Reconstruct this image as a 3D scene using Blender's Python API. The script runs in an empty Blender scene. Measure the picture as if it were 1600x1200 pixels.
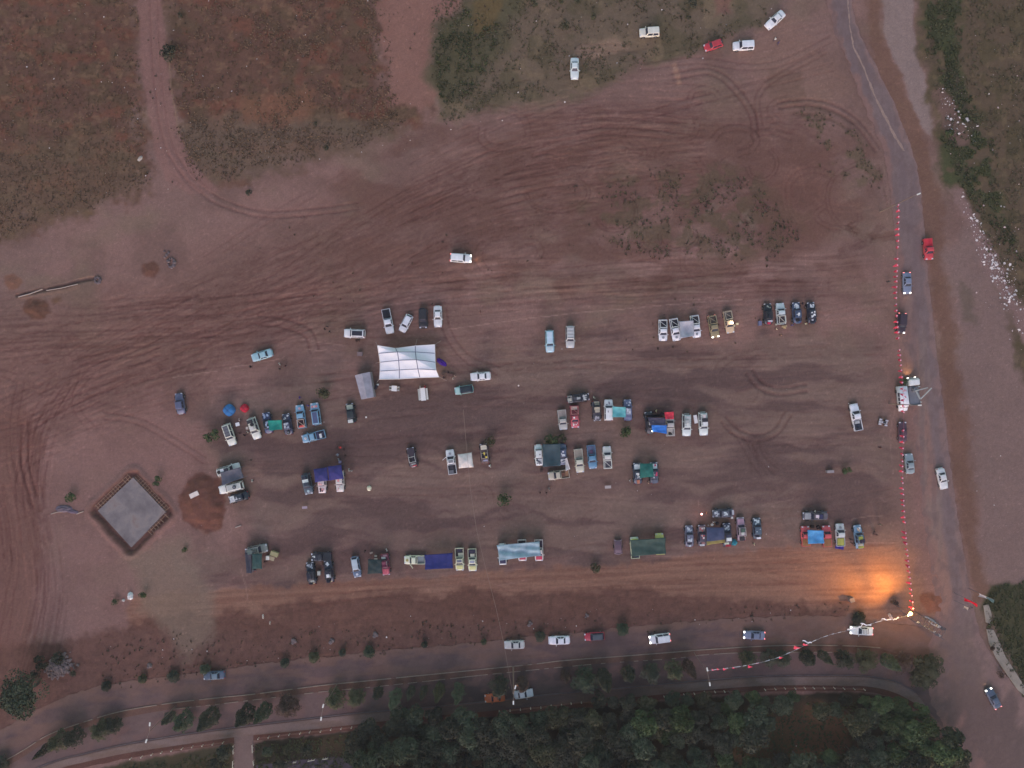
import bpy, bmesh, math, random
import numpy as np
from mathutils import Vector, Matrix
R = math.radians
scene = bpy.context.scene
COL = scene.collection
H = 160.0            # height of the drone above the ground, metres
S = 7.35             # photo pixels per metre on the ground
# ------------------------------------------------------------------ camera
cam = bpy.data.cameras.new('camera'); camo = bpy.data.objects.new('camera', cam); COL.objects.link(camo)
cam.sensor_width = 36; cam.angle = 2*math.atan(800/(S*H)); cam.clip_start = 1; cam.clip_end = 6000
camo.location = (0, 0, H); camo.rotation_euler = (0, 0, 0)
scene.camera = camo
# ------------------------------------------------------------------ world and sun (dusk, bright low sky to the south)
world = bpy.data.worlds.new('World'); scene.world = world; world.use_nodes = True
wn = world.node_tree.nodes; wl = world.node_tree.links
bg = wn['Background']
sky = wn.new('ShaderNodeTexSky'); sky.sky_type = 'NISHITA'; sky.sun_disc = False
sky.sun_elevation = R(7); sky.sun_rotation = R(188); sky.air_density = 1.0; sky.dust_density = 1.0; sky.ozone_density = 1.0
bg.inputs['Strength'].default_value = 0.15
wl.new(sky.outputs['Color'], bg.inputs['Color'])
sun = bpy.data.lights.new('sun', 'SUN'); suno = bpy.data.objects.new('sun', sun); COL.objects.link(suno)
sun.energy = 0.9; sun.angle = R(50); sun.color = (1.0, 0.76, 1.0)
suno.rotation_euler = (R(54), 0, R(-8))   # light comes from the south (bottom of the picture)
scene.view_settings.view_transform = 'Standard'; scene.view_settings.look = 'None'
scene.view_settings.exposure = 1.03; scene.view_settings.gamma = 1.0; scene.view_settings.use_curve_mapping = False
scene.cycles.max_bounces = 4; scene.cycles.diffuse_bounces = 2; scene.cycles.glossy_bounces = 2
scene.cycles.transparent_max_bounces = 4

# ------------------------------------------------------------------ helpers
LIGHT = np.array([0.72, 0.66, 0.82])      # what a perfectly white surface shows under this dusk sky
def lin(c):
    c = np.asarray(c, dtype=np.float32)/255.0
    return np.where(c <= 0.04045, c/12.92, ((c+0.055)/1.055)**2.4)
def A(*c):                                # photo colour (0..255) -> surface albedo
    return np.clip(lin(c)/LIGHT, 0.004, 0.86)
def W(px, py, z=0.0):                     # photo position of a thing at height z -> place in the world
    k = (H-z)/H
    return Vector(((px-800)/S*k, (600-py)/S*k, z))
MATS = {}
def mat(key, color=None, rough=0.8, metal=0.0, spec=0.5, coat=0.0, noise=0.0, nscale=1.0, emit=None, estr=0.0, bump=0.0, rnd=0.0):
    if key in MATS: return MATS[key]
    m = bpy.data.materials.new(key); m.use_nodes = True
    nt = m.node_tree; b = nt.nodes['Principled BSDF']
    c = (float(color[0]), float(color[1]), float(color[2]), 1)
    b.inputs['Base Color'].default_value = c
    b.inputs['Roughness'].default_value = rough; b.inputs['Metallic'].default_value = metal
    b.inputs['Specular IOR Level'].default_value = spec; b.inputs['Coat Weight'].default_value = coat
    m.diffuse_color = c
    if emit is not None:
        b.inputs['Emission Color'].default_value = (*emit, 1); b.inputs['Emission Strength'].default_value = estr
    if noise or rnd:
        mix = nt.nodes.new('ShaderNodeMix'); mix.data_type = 'RGBA'; mix.blend_type = 'MULTIPLY'; mix.inputs[0].default_value = 1
        mix.inputs[6].default_value = c
        val = None
        if noise:
            tc = nt.nodes.new('ShaderNodeTexCoord'); n = nt.nodes.new('ShaderNodeTexNoise'); n.inputs['Scale'].default_value = nscale; n.inputs['Detail'].default_value = 5
            nt.links.new(tc.outputs['Object'], n.inputs['Vector'])
            mr = nt.nodes.new('ShaderNodeMapRange'); mr.inputs[1].default_value = .25; mr.inputs[2].default_value = .75
            mr.inputs[3].default_value = 1-noise; mr.inputs[4].default_value = 1+noise
            nt.links.new(n.outputs['Fac'], mr.inputs[0]); val = mr.outputs[0]
            if bump:
                bp = nt.nodes.new('ShaderNodeBump'); bp.inputs['Strength'].default_value = bump
                nt.links.new(n.outputs['Fac'], bp.inputs['Height']); nt.links.new(bp.outputs[0], b.inputs['Normal'])
        if rnd:
            oi = nt.nodes.new('ShaderNodeObjectInfo'); m2 = nt.nodes.new('ShaderNodeMapRange')
            m2.inputs[3].default_value = 1-rnd; m2.inputs[4].default_value = 1+rnd
            nt.links.new(oi.outputs['Random'], m2.inputs[0])
            if val is None: val = m2.outputs[0]
            else:
                mm = nt.nodes.new('ShaderNodeMath'); mm.operation = 'MULTIPLY'
                nt.links.new(val, mm.inputs[0]); nt.links.new(m2.outputs[0], mm.inputs[1]); val = mm.outputs[0]
        nt.links.new(val, mix.inputs[7]); nt.links.new(mix.outputs[2], b.inputs['Base Color'])
    MATS[key] = m
    return m
def tag(o, label=None, cat=None, group=None, kind=None):
    if label: o['label'] = label
    if cat: o['category'] = cat
    if group: o['group'] = group
    if kind: o['kind'] = kind
    return o
def link(name, me, m=None, parent=None, loc=None, rotz=None):
    o = bpy.data.objects.new(name, me); COL.objects.link(o)
    if m is not None and me is not None:
        ms = m if isinstance(m, (list, tuple)) else [m]
        if len(me.materials) < len(ms):
            for x in ms[len(me.materials):]: me.materials.append(x)
        for i, x in enumerate(ms):
            if me.materials[i] != x:
                o.material_slots[i].link = 'OBJECT'; o.material_slots[i].material = x
    if parent: o.parent = parent
    if loc is not None: o.location = loc
    if rotz is not None: o.rotation_euler = (0, 0, rotz)
    return o
def empty(name, loc, rotz=0.0, label=None, cat=None, group=None):
    o = bpy.data.objects.new(name, None); COL.objects.link(o); o.location = loc; o.rotation_euler = (0, 0, rotz)
    o.empty_display_size = 0.3
    return tag(o, label, cat, group)
class MB:
    def __init__(s): s.v = []; s.f = []; s.mi = []
    def add(s, vs, fs, mi=0):
        n = len(s.v); s.v += [tuple(v) for v in vs]; s.f += [tuple(i+n for i in f) for f in fs]; s.mi += [mi]*len(fs); return s
    def box(s, x0, x1, y0, y1, z0, z1, mi=0, M=None):
        vs = [(x0,y0,z0),(x1,y0,z0),(x1,y1,z0),(x0,y1,z0),(x0,y0,z1),(x1,y0,z1),(x1,y1,z1),(x0,y1,z1)]
        if M is not None: vs = [tuple(M @ Vector(v)) for v in vs]
        return s.add(vs, [(0,3,2,1),(4,5,6,7),(0,1,5,4),(1,2,6,5),(2,3,7,6),(3,0,4,7)], mi)
    def tube(s, pts, r, n=6, mi=0, cap=True):
        pts = [Vector(p) for p in pts]; rs = r if isinstance(r, (list, tuple)) else [r]*len(pts)
        rings = []; prev = None
        for i, p in enumerate(pts):
            d = (pts[min(i+1, len(pts)-1)]-pts[max(i-1, 0)])
            d = d.normalized() if d.length > 1e-9 else Vector((0,0,1))
            a = Vector((0,0,1)) if abs(d.z) < 0.9 else Vector((1,0,0))
            u = d.cross(a).normalized(); w = d.cross(u)
            rings.append([p+(u*math.cos(2*math.pi*k/n)+w*math.sin(2*math.pi*k/n))*rs[i] for k in range(n)])
        vs = [v for ring in rings for v in ring]; fs = []
        for i in range(len(pts)-1):
            for k in range(n):
                fs.append((i*n+k, i*n+(k+1) % n, (i+1)*n+(k+1) % n, (i+1)*n+k))
        if cap: fs += [tuple(range(n))[::-1], tuple((len(pts)-1)*n+k for k in range(n))]
        return s.add(vs, fs, mi)
    def cyl(s, c, r, h, n=12, axis='z', mi=0, r2=None):
        r2 = r if r2 is None else r2; vs = []
        for rr, t in ((r, -h/2), (r2, h/2)):
            for k in range(n):
                a = 2*math.pi*k/n; p = (rr*math.cos(a), rr*math.sin(a), t)
                if axis == 'y': p = (p[0], p[2], p[1])
                if axis == 'x': p = (p[2], p[0], p[1])
                vs.append((p[0]+c[0], p[1]+c[1], p[2]+c[2]))
        fs = [tuple(range(n))[::-1], tuple(range(n, 2*n))]+[(k, (k+1) % n, n+(k+1) % n, n+k) for k in range(n)]
        return s.add(vs, fs, mi)
    def mesh(s, name, smooth=False):
        me = bpy.data.meshes.new(name); me.from_pydata(s.v, [], s.f)
        if s.mi and max(s.mi) > 0: me.polygons.foreach_set('material_index', s.mi)
        if smooth: me.polygons.foreach_set('use_smooth', [True]*len(me.polygons))
        me.update(); return me
    def obj(s, name, m, parent=None, smooth=False, loc=None, rotz=None):
        me = s.mesh(name, smooth)
        for x in (m if isinstance(m, (list, tuple)) else [m]): me.materials.append(x)
        return link(name, me, None, parent, loc, rotz)

# ------------------------------------------------------------------ noise in numpy (for the ground's soil map)
_rs = np.random.RandomState(7); _lat = _rs.rand(64, 256, 256).astype(np.float32)
def vn(x, y, seed):
    L = _lat[seed % 64]; xi = np.floor(x).astype(np.int32); yi = np.floor(y).astype(np.int32)
    fx = (x-xi).astype(np.float32); fy = (y-yi).astype(np.float32); fx = fx*fx*(3-2*fx); fy = fy*fy*(3-2*fy)
    x0 = xi & 255; x1 = (xi+1) & 255; y0 = yi & 255; y1 = (yi+1) & 255
    return (L[y0, x0]*(1-fx)+L[y0, x1]*fx)*(1-fy)+(L[y1, x0]*(1-fx)+L[y1, x1]*fx)*fy
def fbm(x, y, seed, octv=4, gain=0.5):
    s = 0; a = 1; t = 0
    for o in range(octv):
        s = s+a*vn(x*2**o+o*17.3, y*2**o+o*9.1, seed+o); t += a; a *= gain
    return s/t
def sstep(a, b, x):
    t = np.clip((x-a)/(b-a), 0, 1); return t*t*(3-2*t)
# photo-pixel grid: fine in the middle, growing outward to the horizon, one sheet
STEP = 1.9
fx = np.arange(-60, 1660+STEP, STEP); fy = np.arange(-60, 1260+STEP, STEP)
grow = np.cumsum(3.0*1.22**np.arange(0, 36))
gx = np.concatenate([fx[0]-grow[::-1], fx, fx[-1]+grow]); gy = np.concatenate([fy[0]-grow[::-1], fy, fy[-1]+grow])
NG = len(grow)
X, Y = np.meshgrid(gx.astype(np.float32), gy.astype(np.float32))
cgx = np.arange(-200, 1801, 5.0); cgy = np.arange(-200, 1401, 5.0)
CX, CY = np.meshgrid(cgx, cgy)
def sdf_coarse(poly):
    p = np.array(poly, dtype=np.float64); n = len(p); d = np.full(CX.shape, 1e18); ins = np.zeros(CX.shape, bool)
    for i in range(n):
        ax, ay = p[i]; bx, by = p[(i+1) % n]; ex, ey = bx-ax, by-ay; wx, wy = CX-ax, CY-ay
        t = np.clip((wx*ex+wy*ey)/(ex*ex+ey*ey+1e-9), 0, 1); d = np.minimum(d, (wx-ex*t)**2+(wy-ey*t)**2)
        c = (ay > CY) != (by > CY)
        if abs(ey) > 1e-9: ins ^= c & (CX < ex*(CY-ay)/ey+ax)
    return (np.sqrt(d)*np.where(ins, 1, -1)).astype(np.float32)
def samp(g, x, y):
    u = np.clip((x+200)/5, 0, g.shape[1]-1.001); v = np.clip((y+200)/5, 0, g.shape[0]-1.001)
    i = u.astype(np.int32); j = v.astype(np.int32); a = u-i; b = v-j
    return (g[j, i]*(1-a)+g[j, i+1]*a)*(1-b)+(g[j+1, i]*(1-a)+g[j+1, i+1]*a)*b
WX = (fbm(X/40, Y/40, 1, 4)-.5); WY = (fbm(X/40, Y/40, 9, 4)-.5)
WX2 = (fbm(X/9, Y/9, 3, 3)-.5); WY2 = (fbm(X/9, Y/9, 12, 3)-.5)
def mask(poly, soft=6, warp=20, warp2=6):      # inside=1 with noisy edge
    g = sdf_coarse(poly)
    d = samp(g, X+WX*warp*2+WX2*warp2*2, Y+WY*warp*2+WY2*warp2*2)
    return sstep(-soft, soft, d)

FLOOD_W = 3300
# ------------------------------------------------------------------ soil map
n_big = fbm(X/160, Y/160, 20, 4); n_mid = fbm(X/45, Y/45, 24, 4); n_fine = fbm(X/7, Y/7, 28, 3); n_px = fbm(X/2.6, Y/2.6, 33, 2)
C = np.zeros(X.shape+(3,), np.float32)
C[:] = A(112, 88, 92)
HT = np.zeros(X.shape, np.float32)
def blend(m, col, k=1.0):
    mm = (m*k)[..., None]; C[:] = C*(1-mm)+np.asarray(col, np.float32)*mm
def mul(m, f):                     # vary the soil's tone where m=1
    C[:] = C*(1+m[..., None]*(np.asarray(f, np.float32)-1))
# broad tone changes
blend(sstep(.35, .7, n_big), A(122, 94, 98), .7)
blend(sstep(.55, .30, n_mid), A(98, 76, 78), .5)
blend(sstep(.5, .8, fbm(X/70, Y/50, 40, 4)), A(108, 92, 88), .5)
# left pinkish plain
P_left = [(-200,520),(250,560),(330,700),(300,900),(330,1010),(200,1040),(-200,1130)]
blend(mask(P_left, 30, 40), A(120, 90, 95), .55)
# red churned bands
def guide(xs, ys): return np.interp(X, xs, ys)
g1 = guide([-100,0,200,400,550,700,850,1000,1200,1350], [640,600,560,480,410,345,300,275,265,300])
v1 = Y-g1
st1 = fbm(X/52+v1/60, v1/5.5+fbm(X/38, Y/38, 60, 4)*9, 50, 4)
st1b = fbm(X/26, v1/3.0+fbm(X/30, Y/30, 61, 4)*9, 55, 3)
band1 = sstep(150, 40, np.abs(v1+10+60*(n_mid-.5)))*sstep(1380, 1250, X)
blend(band1, A(98, 72, 73), .62)
mul(band1*sstep(.52, .74, st1), (.88, .83, .83)); mul(band1*sstep(.48, .28, st1), (1.09, 1.09, 1.09))
mul(band1*sstep(.52, .72, st1b), (.92, .89, .89)); mul(band1*sstep(.48, .28, st1b), (1.07, 1.07, 1.06))
P_mid = [(600,230),(800,170),(1000,190),(1150,200),(1350,220),(1380,330),(1340,430),(1200,455),(800,450),(560,420),(480,340)]
mm = mask(P_mid, 30, 50)
blend(mm*sstep(.42, .6, fbm(X/60, Y/30, 66, 4)), A(94, 68, 68), .7)
# straight tracks north of the car rows
g2 = guide([0,300,600,900,1200,1400], [520,505,470,445,430,425]); v2 = Y-g2
st2 = fbm(X/150, v2/3.2+fbm(X/80, Y/80, 63, 2)*3, 52, 4)
band2 = sstep(60, 20, np.abs(v2))*sstep(1400, 1300, X)
mul(band2*sstep(.5, .66, st2), (.84, .79, .79)); mul(band2*sstep(.48, .34, st2), (1.12, 1.12, 1.1))
# parking rows: darker, damp, streaked
P_camp = [(330,650),(560,585),(700,560),(820,545),(1200,525),(1380,545),(1400,700),(1390,850),(1150,858),(950,880),(620,905),(300,925),(300,880),(420,850),(370,740)]
mc = mask(P_camp, 34, 60)
blend(mc, A(97, 78, 81), .78)
g3 = guide([200,500,800,1100,1400], [30,14,0,-8,-12]); v3 = Y-g3
st3 = fbm(X/48, v3/5.5+fbm(X/40, Y/40, 64, 3)*6, 57, 4); st3b = fbm(X/60, v3/14+fbm(X/50, Y/50, 67, 3)*3, 70, 4)
mul(mc*sstep(.48, .68, st3), (.90, .86, .87)); mul(mc*sstep(.5, .3, st3), (1.10, 1.10, 1.08))
mul(mc*sstep(.5, .7, st3b), (.84, .79, .80)); mul(mc*sstep(.48, .3, st3b), (1.13, 1.13, 1.10))
bnd = fbm(X/150, v3/26+fbm(X/90, Y/90, 130, 3)*2, 131, 3)
blend(mc*sstep(.46, .6, bnd), A(110, 90, 90), .6); blend(mc*sstep(.52, .38, bnd), A(84, 66, 70), .8)
for cx, cy, w, h, k in ((620,690,330,22,.5),(760,770,330,20,.55),(1080,600,250,20,.3),(700,830,300,20,.5),(1180,690,180,18,.4),(500,860,180,20,.5),(850,620,200,16,.4),(380,905,90,18,.7),(350,935,70,10,.4)):
    e = np.exp(-((X-cx)/w)**2*1.6-((v3-(cy-np.interp(cx,[200,500,800,1100,1400],[30,14,0,-8,-12])))/h)**2+(n_mid-.5)*1.5)
    mul(np.clip(e*k, 0, 1), (.78, .72, .75))
# graded strip and red strip south of the camp
P_g = [(200,930),(620,905),(950,882),(1160,860),(1420,852),(1500,880),(1480,965),(1330,965),(1200,955),(1000,960),(600,985),(200,985)]
mg = mask(P_g, 5, 8)
blend(mg, A(120, 89, 84), .88)
g4 = guide([0,600,1000,1450], [40,10,-10,-22]); v4 = Y-g4
st4 = fbm(X/150, v4/4.0, 58, 4); mul(mg*sstep(.5, .65, st4), (.87, .81, .81)); mul(mg*sstep(.5, .35, st4), (1.1, 1.1, 1.08))
P_r = [(100,1000),(300,960),(520,935),(700,925),(1000,925),(1180,935),(1330,950),(1330,975),(1150,972),(900,998),(500,1035),(300,1062),(150,1090),(60,1120),(-200,1200),(-200,1020)]
mr_ = mask(P_r, 8, 16)
blend(mr_, A(88, 62, 62), .85); mul(mr_*sstep(.5, .68, n_mid), (.88, .86, .84)); mul(mr_*sstep(.6, .75, n_fine), (1.14, 1.13, 1.1)); mul(mr_*sstep(.45, .3, n_fine), (.85,.85,.85))
# grey-green pale patch near the slab
blend(mask([(200,870),(290,840),(330,930),(330,1010),(290,1030),(225,960)], 14, 16), A(112, 96, 94), .7)
# fields
P_f1 = [(-400,-400),(212,-400),(212,120),(232,250),(238,290),(120,330),(0,372),(-400,480)]
P_f2 = [(262,-400),(600,-400),(590,60),(610,140),(655,176),(670,194),(556,222),(420,262),(300,280),(274,180),(262,80)]
for P in (P_f1, P_f2):
    m = mask(P, 20, 28, 20)
    blend(m, A(86, 62, 58), .92)
    blend(m*sstep(.5, .66, fbm(X/28, Y/22, 80, 4)), A(82, 68, 58), .6)
    blend(m*sstep(.54, .68, fbm(X/26, Y/18, 84, 4)), A(100, 64, 58), .7)
    blend(m*sstep(.6, .72, fbm(X/9, Y/7, 88, 3)), A(112, 88, 78), .55)
    mul(m*sstep(.45, .3, fbm(X/6, Y/5, 90, 3)), (.8, .8, .78))
blend(mask([(-400,250),(100,215),(180,200),(235,290),(120,335),(0,375),(-400,480)], 14, 16)*.8, A(94, 78, 70), .6)
blend(mask([(265,195),(350,180),(470,190),(600,190),(640,210),(560,228),(420,268),(300,285)], 14, 16)*.8, A(98, 84, 80), .75)
blend(mask([(375,150),(490,140),(500,170),(480,190),(380,190)], 8, 10), A(112, 78, 68), .6)
# bare pink lane and green rough north
blend(mask([(575,-400),(700,-400),(720,5),(680,30),(672,100),(680,150),(660,172),(600,165),(610,110),(588,40)], 5, 10), A(118, 86, 86), .85)
P_n = [(720,-400),(1240,-400),(1220,0),(1190,40),(1050,90),(960,120),(900,150),(820,160),(760,170),(690,195),(672,120),(680,40),(715,10)]
m = mask(P_n, 14, 18)
blend(m, A(92, 80, 74), .9); blend(m*sstep(.47, .62, fbm(X/40, Y/40, 95, 4)), A(80, 72, 62), .8)
blend(m*sstep(.56, .7, fbm(X/30, Y/34, 99, 4)), A(112, 96, 86), .55)
blend(mask([(676,40),(720,5),(800,-60),(840,-60),(800,50),(760,110),(730,150),(690,165),(680,110)], 14, 16), A(70, 68, 54), .75)
blend(mask([(735,0),(790,-10),(770,50),(740,55)], 6, 8), A(92, 74, 52), .6)
blend(mask([(1115,-30),(1150,-30),(1140,22),(1118,20)], 5, 6), A(112, 72, 78), .5)
blend(mask([(905,70),(960,60),(985,80),(930,92),(890,88)], 5, 8), A(124, 102, 98), .7)
blend(mask([(1048,100),(1056,99),(1066,133),(1060,136)], 2, 2, 1), A(134, 106, 102), .9)
blend(mask([(1150,60),(1250,40),(1310,100),(1340,150),(1300,170),(1200,160),(1180,110)], 20, 20), A(118, 92, 92), .6)
# scrub patch in the churned middle
mS = sstep(.48, .6, fbm(X/22, Y/20, 103, 4))*mask([(880,330),(960,280),(1080,255),(1180,270),(1290,330),(1200,400),(1100,410),(960,380)], 20, 26)
blend(mS, A(82, 70, 62), .7)
blend(sstep(.5, .65, fbm(X/20, Y/20, 107, 4))*mask([(1090,320),(1160,310),(1180,350),(1130,370)], 12, 12), A(112, 100, 98), .7)
blend(sstep(.5, .62, fbm(X/16, Y/16, 108, 4))*mask([(1230,170),(1330,190),(1380,300),(1300,300),(1270,240)], 14, 16), A(90, 78, 68), .7)
blend(mask([(1200,105),(1250,108),(1262,150),(1240,165),(1200,150)], 6, 6), A(98, 76, 74), .6)
blend(mask([(1220,255),(1290,230),(1330,300),(1290,370),(1200,380),(1180,320)], 20, 20), A(96, 68, 68), .6)
# eastern side: verge, ditch, pale flat, rubbish trail, greens
blend(mask([(1325,-300),(1372,-300),(1376,40),(1410,130),(1440,190),(1470,300),(1480,420),(1500,560),(1520,720),(1532,900),(1545,925),(1520,945),(1505,860),(1485,720),(1468,560),(1452,420),(1432,260),(1400,180),(1360,100)], 6, 8, 7), A(99, 73, 69), .8)
blend(mask([(1362,-300),(1420,-300),(1428,30),(1436,90),(1452,160),(1462,220),(1440,195),(1410,120),(1385,60)], 3, 5, 4), A(122, 106, 114), .9)
blend(mask([(1480,400),(1530,330),(1560,420),(1590,490),(1900,540),(1900,915),(1600,920),(1560,915),(1538,905),(1522,740),(1500,560)], 14, 18), A(112, 92, 98), .9)
m = mask([(1425,-400),(1900,-400),(1900,620),(1600,600),(1570,470),(1520,350),(1480,290),(1466,220),(1450,150),(1436,60)], 8, 12)
blend(m, A(78, 66, 58), .92); blend(m*sstep(.5, .62, fbm(X/22, Y/26, 111, 4)), A(68, 62, 48), .6); blend(m*sstep(.58, .7, fbm(X/10, Y/10, 115, 3)), A(98, 84, 70), .5)
for P in ([(1452,-30),(1500,-30),(1502,60),(1500,130),(1478,150),(1475,110),(1446,70)], [(1470,215),(1530,200),(1560,300),(1590,380),(1560,330),(1500,290),(1475,270)], [(1475,80),(1500,110),(1530,180),(1560,260),(1540,270),(1500,200),(1478,120)]):
    blend(mask(P, 10, 16, 12)*sstep(.36, .5, fbm(X/14, Y/14, 140, 3)), A(56, 64, 44), .8)
blend(mask([(1478,92),(1492,110),(1530,200),(1520,210),(1492,150),(1478,110)], 3, 4), A(58, 52, 50), .6)
blend(mask([(1458,140),(1476,140),(1520,220),(1500,230),(1470,200)], 5, 8), A(104, 80, 84), .7)
blend(mask([(1480,288),(1500,290),(1530,350),(1560,400),(1590,470),(1640,540),(1600,540),(1560,450),(1530,410),(1520,360),(1495,320)], 5, 9), A(120, 96, 104), .85)
blend(mask([(1500,440),(1520,450),(1530,510),(1505,500)], 6, 10)*.8, A(76, 70, 64), .6)
blend(mask([(1545,915),(1900,905),(1900,1260),(1610,1110),(1580,1040),(1545,975),(1530,950)], 5, 8), A(56, 58, 42), .92)
blend(mask([(1530,950),(1545,955),(1570,1010),(1620,1090),(1640,1180),(1600,1120),(1545,1010)], 4, 5), A(96, 80, 78), .8)
# dusty apron beside the road
blend(mask([(1370,320),(1400,320),(1410,500),(1425,640),(1440,900),(1400,900),(1385,600)], 12, 12), A(116, 90, 92), .5)
m = mask([(1420,560),(1440,560),(1500,950),(1440,950)], 14, 10); blend(m, A(122, 92, 96), .7)
# excavated dark-red heaps and pit
def heap(pts, h, col, soft=8):
    g = sdf_coarse(pts); d = samp(g, X+WX*14+WX2*8, Y+WY*14+WY2*8)
    global HT
    m = sstep(-2.5, 2.5, d); blend(m, col, .85); HT = HT+sstep(0, 26, d)*h*(.55+.9*n_mid)+m*(n_fine-.5)*.25*min(1, abs(h)); return m
m = heap([(292,745),(318,738),(345,752),(350,775),(354,800),(345,828),(322,836),(300,826),(280,812),(276,780)], .9, A(90, 58, 56)); blend(m*sstep(.5,.7,n_fine), A(98, 64, 58), .5)
heap([(42,470),(58,463),(76,468),(82,486),(70,498),(48,498),(37,482)], .8, A(88, 60, 54))
heap([(83,464),(94,461),(99,468),(92,474),(84,472)], .35, A(94, 70, 62))
heap([(7,432),(20,426),(32,432),(30,448),(18,452),(8,444)], .35, A(108, 76, 70))
heap([(221,418),(234,409),(250,413),(250,428),(238,437),(222,432)], .7, A(92, 62, 58))
heap([(1432,930),(1455,922),(1476,935),(1470,958),(1448,962)], .6, A(108, 70, 62))
# hollow around the concrete slab
SL = [(208,746),(259,800),(205,855),(153,798)]
gs = sdf_coarse(SL); ds = samp(gs, X+WX2*5, Y+WY2*5)
ringm = sstep(-9.5, -6, ds)*(1-sstep(3, 6, ds))
blend(sstep(-16, -9, ds)*(1-sstep(3, 6, ds)), A(90, 62, 62), .8); HT -= ringm*.6; HT += sstep(-22, -14, ds)*(1-sstep(-12, -9, ds))*.25
HT -= sstep(2, 5, ds)*.6
# trench
def stroke(pts, w, f=None, col=None, k=1.0, dz=0.0, soft=.9, brk=0.0, seed=0):
    p = np.array(pts, float)
    for (ax, ay), (bx, by) in zip(p[:-1], p[1:]):
        x0 = min(ax, bx)-w-3; x1 = max(ax, bx)+w+3; y0 = min(ay, by)-w-3; y1 = max(ay, by)+w+3
        i0 = int(max(0, (x0-fx[0])/STEP))+NG; i1 = int(min(len(fx)-1, (x1-fx[0])/STEP+1))+NG
        j0 = int(max(0, (y0-fy[0])/STEP))+NG; j1 = int(min(len(fy)-1, (y1-fy[0])/STEP+1))+NG
        if i1 <= i0 or j1 <= j0: continue
        sx = X[j0:j1, i0:i1]+WX2[j0:j1, i0:i1]*2; sy = Y[j0:j1, i0:i1]+WY2[j0:j1, i0:i1]*2
        ex, ey = bx-ax, by-ay; L2 = ex*ex+ey*ey+1e-9
        t = ((sx-ax)*ex+(sy-ay)*ey)/L2; inside = (t >= 0) & (t < 1)
        t = np.clip(t, 0, 1); d = np.hypot(sx-ax-ex*t, sy-ay-ey*t)
        m = np.where(inside, sstep(w*.5+soft, max(0, w*.5-soft), d), 0)*k
        if brk: m = m*sstep(brk-.12, brk+.12, n_mid[j0:j1, i0:i1]*.5+n_fine[j0:j1, i0:i1]*.5)
        sub = C[j0:j1, i0:i1]
        if f is not None: sub *= (1+m[..., None]*(np.asarray(f, np.float32)-1))
        if col is not None: sub += (np.asarray(col, np.float32)-sub)*m[..., None]
        if dz: HT[j0:j1, i0:i1] += m*dz
stroke([(25,462),(60,455),(100,446),(130,438),(150,434)], 5, col=A(90, 70, 72), dz=-.35)
stroke([(27,466),(100,453),(125,446)], 5, col=A(118, 94, 92), k=.4, dz=.2)
def curve(pts, n=26):
    p = [Vector((a, b)) for a, b in pts]; out = []
    p = [p[0]*2-p[1]]+p+[p[-1]*2-p[-2]]
    for i in range(1, len(p)-2):
        for k in range(n):
            t = k/n; a, b, c, d = p[i-1], p[i], p[i+1], p[i+2]
            out.append(tuple(.5*((2*b)+(c-a)*t+(2*a-5*b+4*c-d)*t*t+(3*b-a-3*c+d)*t**3)))
    out.append(tuple(p[-2])); return out
def offset(pts, d):
    p = np.array(pts); t = np.gradient(p, axis=0); n = np.stack([-t[:, 1], t[:, 0]], 1)/(np.hypot(t[:, 0], t[:, 1])[:, None]+1e-6)
    return p+n*d
rt = random.Random(5)
DK = (.80, .73, .74); LT = (1.16, 1.14, 1.12)
def track(pts, f=DK, k=.8, w=3.0, gauge=6.0, dz=-.05, brk=.40, n=10):
    c = curve(pts, n)
    for s in (-1, 1): stroke(offset(c, s*gauge), w, f, k=k, dz=dz, brk=brk)
def family(base, spread, count, lo=.3, hi=.8, jit=14):
    c = base; L = len(c)
    for _ in range(count):
        o = rt.gauss(0, spread); a = rt.randrange(0, max(1, L-2)); b = min(L, a+rt.randint(2, 4))
        seg = c[a:b+1]
        if len(seg) < 2: continue
        ang = rt.gauss(0, .09)
        pts = [(x+rt.uniform(-jit, jit)*.3, y+o+(x-seg[0][0])*ang+rt.uniform(-jit, jit)*.4) for x, y in seg]
        track(pts, DK if rt.random() < .62 else LT, rt.uniform(lo, hi), rt.uniform(1.6, 3.2), rt.uniform(5, 6.5), rt.uniform(-.06, -.02), rt.uniform(.35, .5), 7)
family([(-60,640),(60,600),(200,560),(320,520),(430,470),(540,420),(640,370),(740,325),(850,295),(960,280),(1100,270)], 52, 110, .25, .65)
family([(-60,560),(80,535),(220,520),(360,505),(500,480),(640,465),(800,452),(950,445),(1100,440),(1300,432)], 26, 60)
family([(-60,700),(20,660),(110,610),(200,570),(320,520)], 40, 34)
family([(300,700),(500,690),(700,680),(900,668),(1100,655),(1380,640)], 90, 70, .2, .55)
family([(300,935),(500,920),(700,905),(900,900),(1100,890),(1400,872)], 18, 30, .2, .55)
family([(330,590),(500,575),(700,560),(900,548),(1200,530),(1390,520)], 26, 30, .2, .5)
family([(800,180),(900,165),(1000,165),(1120,150),(1300,110)], 26, 26, .25, .6)
family([(640,300),(720,260),(820,225),(950,205),(1100,215)], 30, 40, .3, .7)
def vfamily(base, spread, count):
    for _ in range(count):
        o = rt.gauss(0, spread); a = rt.randrange(0, len(base)-2); b = min(len(base), a+rt.randint(3, 6))
        track([(x+o+rt.uniform(-4, 4), y+rt.uniform(-6, 6)) for x, y in base[a:b]], DK if rt.random() < .6 else LT, rt.uniform(.4, .8), rt.uniform(2, 3.4), 6, -.05, .38, 8)
blend(mask([(-200,640),(40,640),(70,700),(55,800),(62,900),(40,1010),(-200,1040)], 10, 14), A(98, 68, 68), .7)
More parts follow.
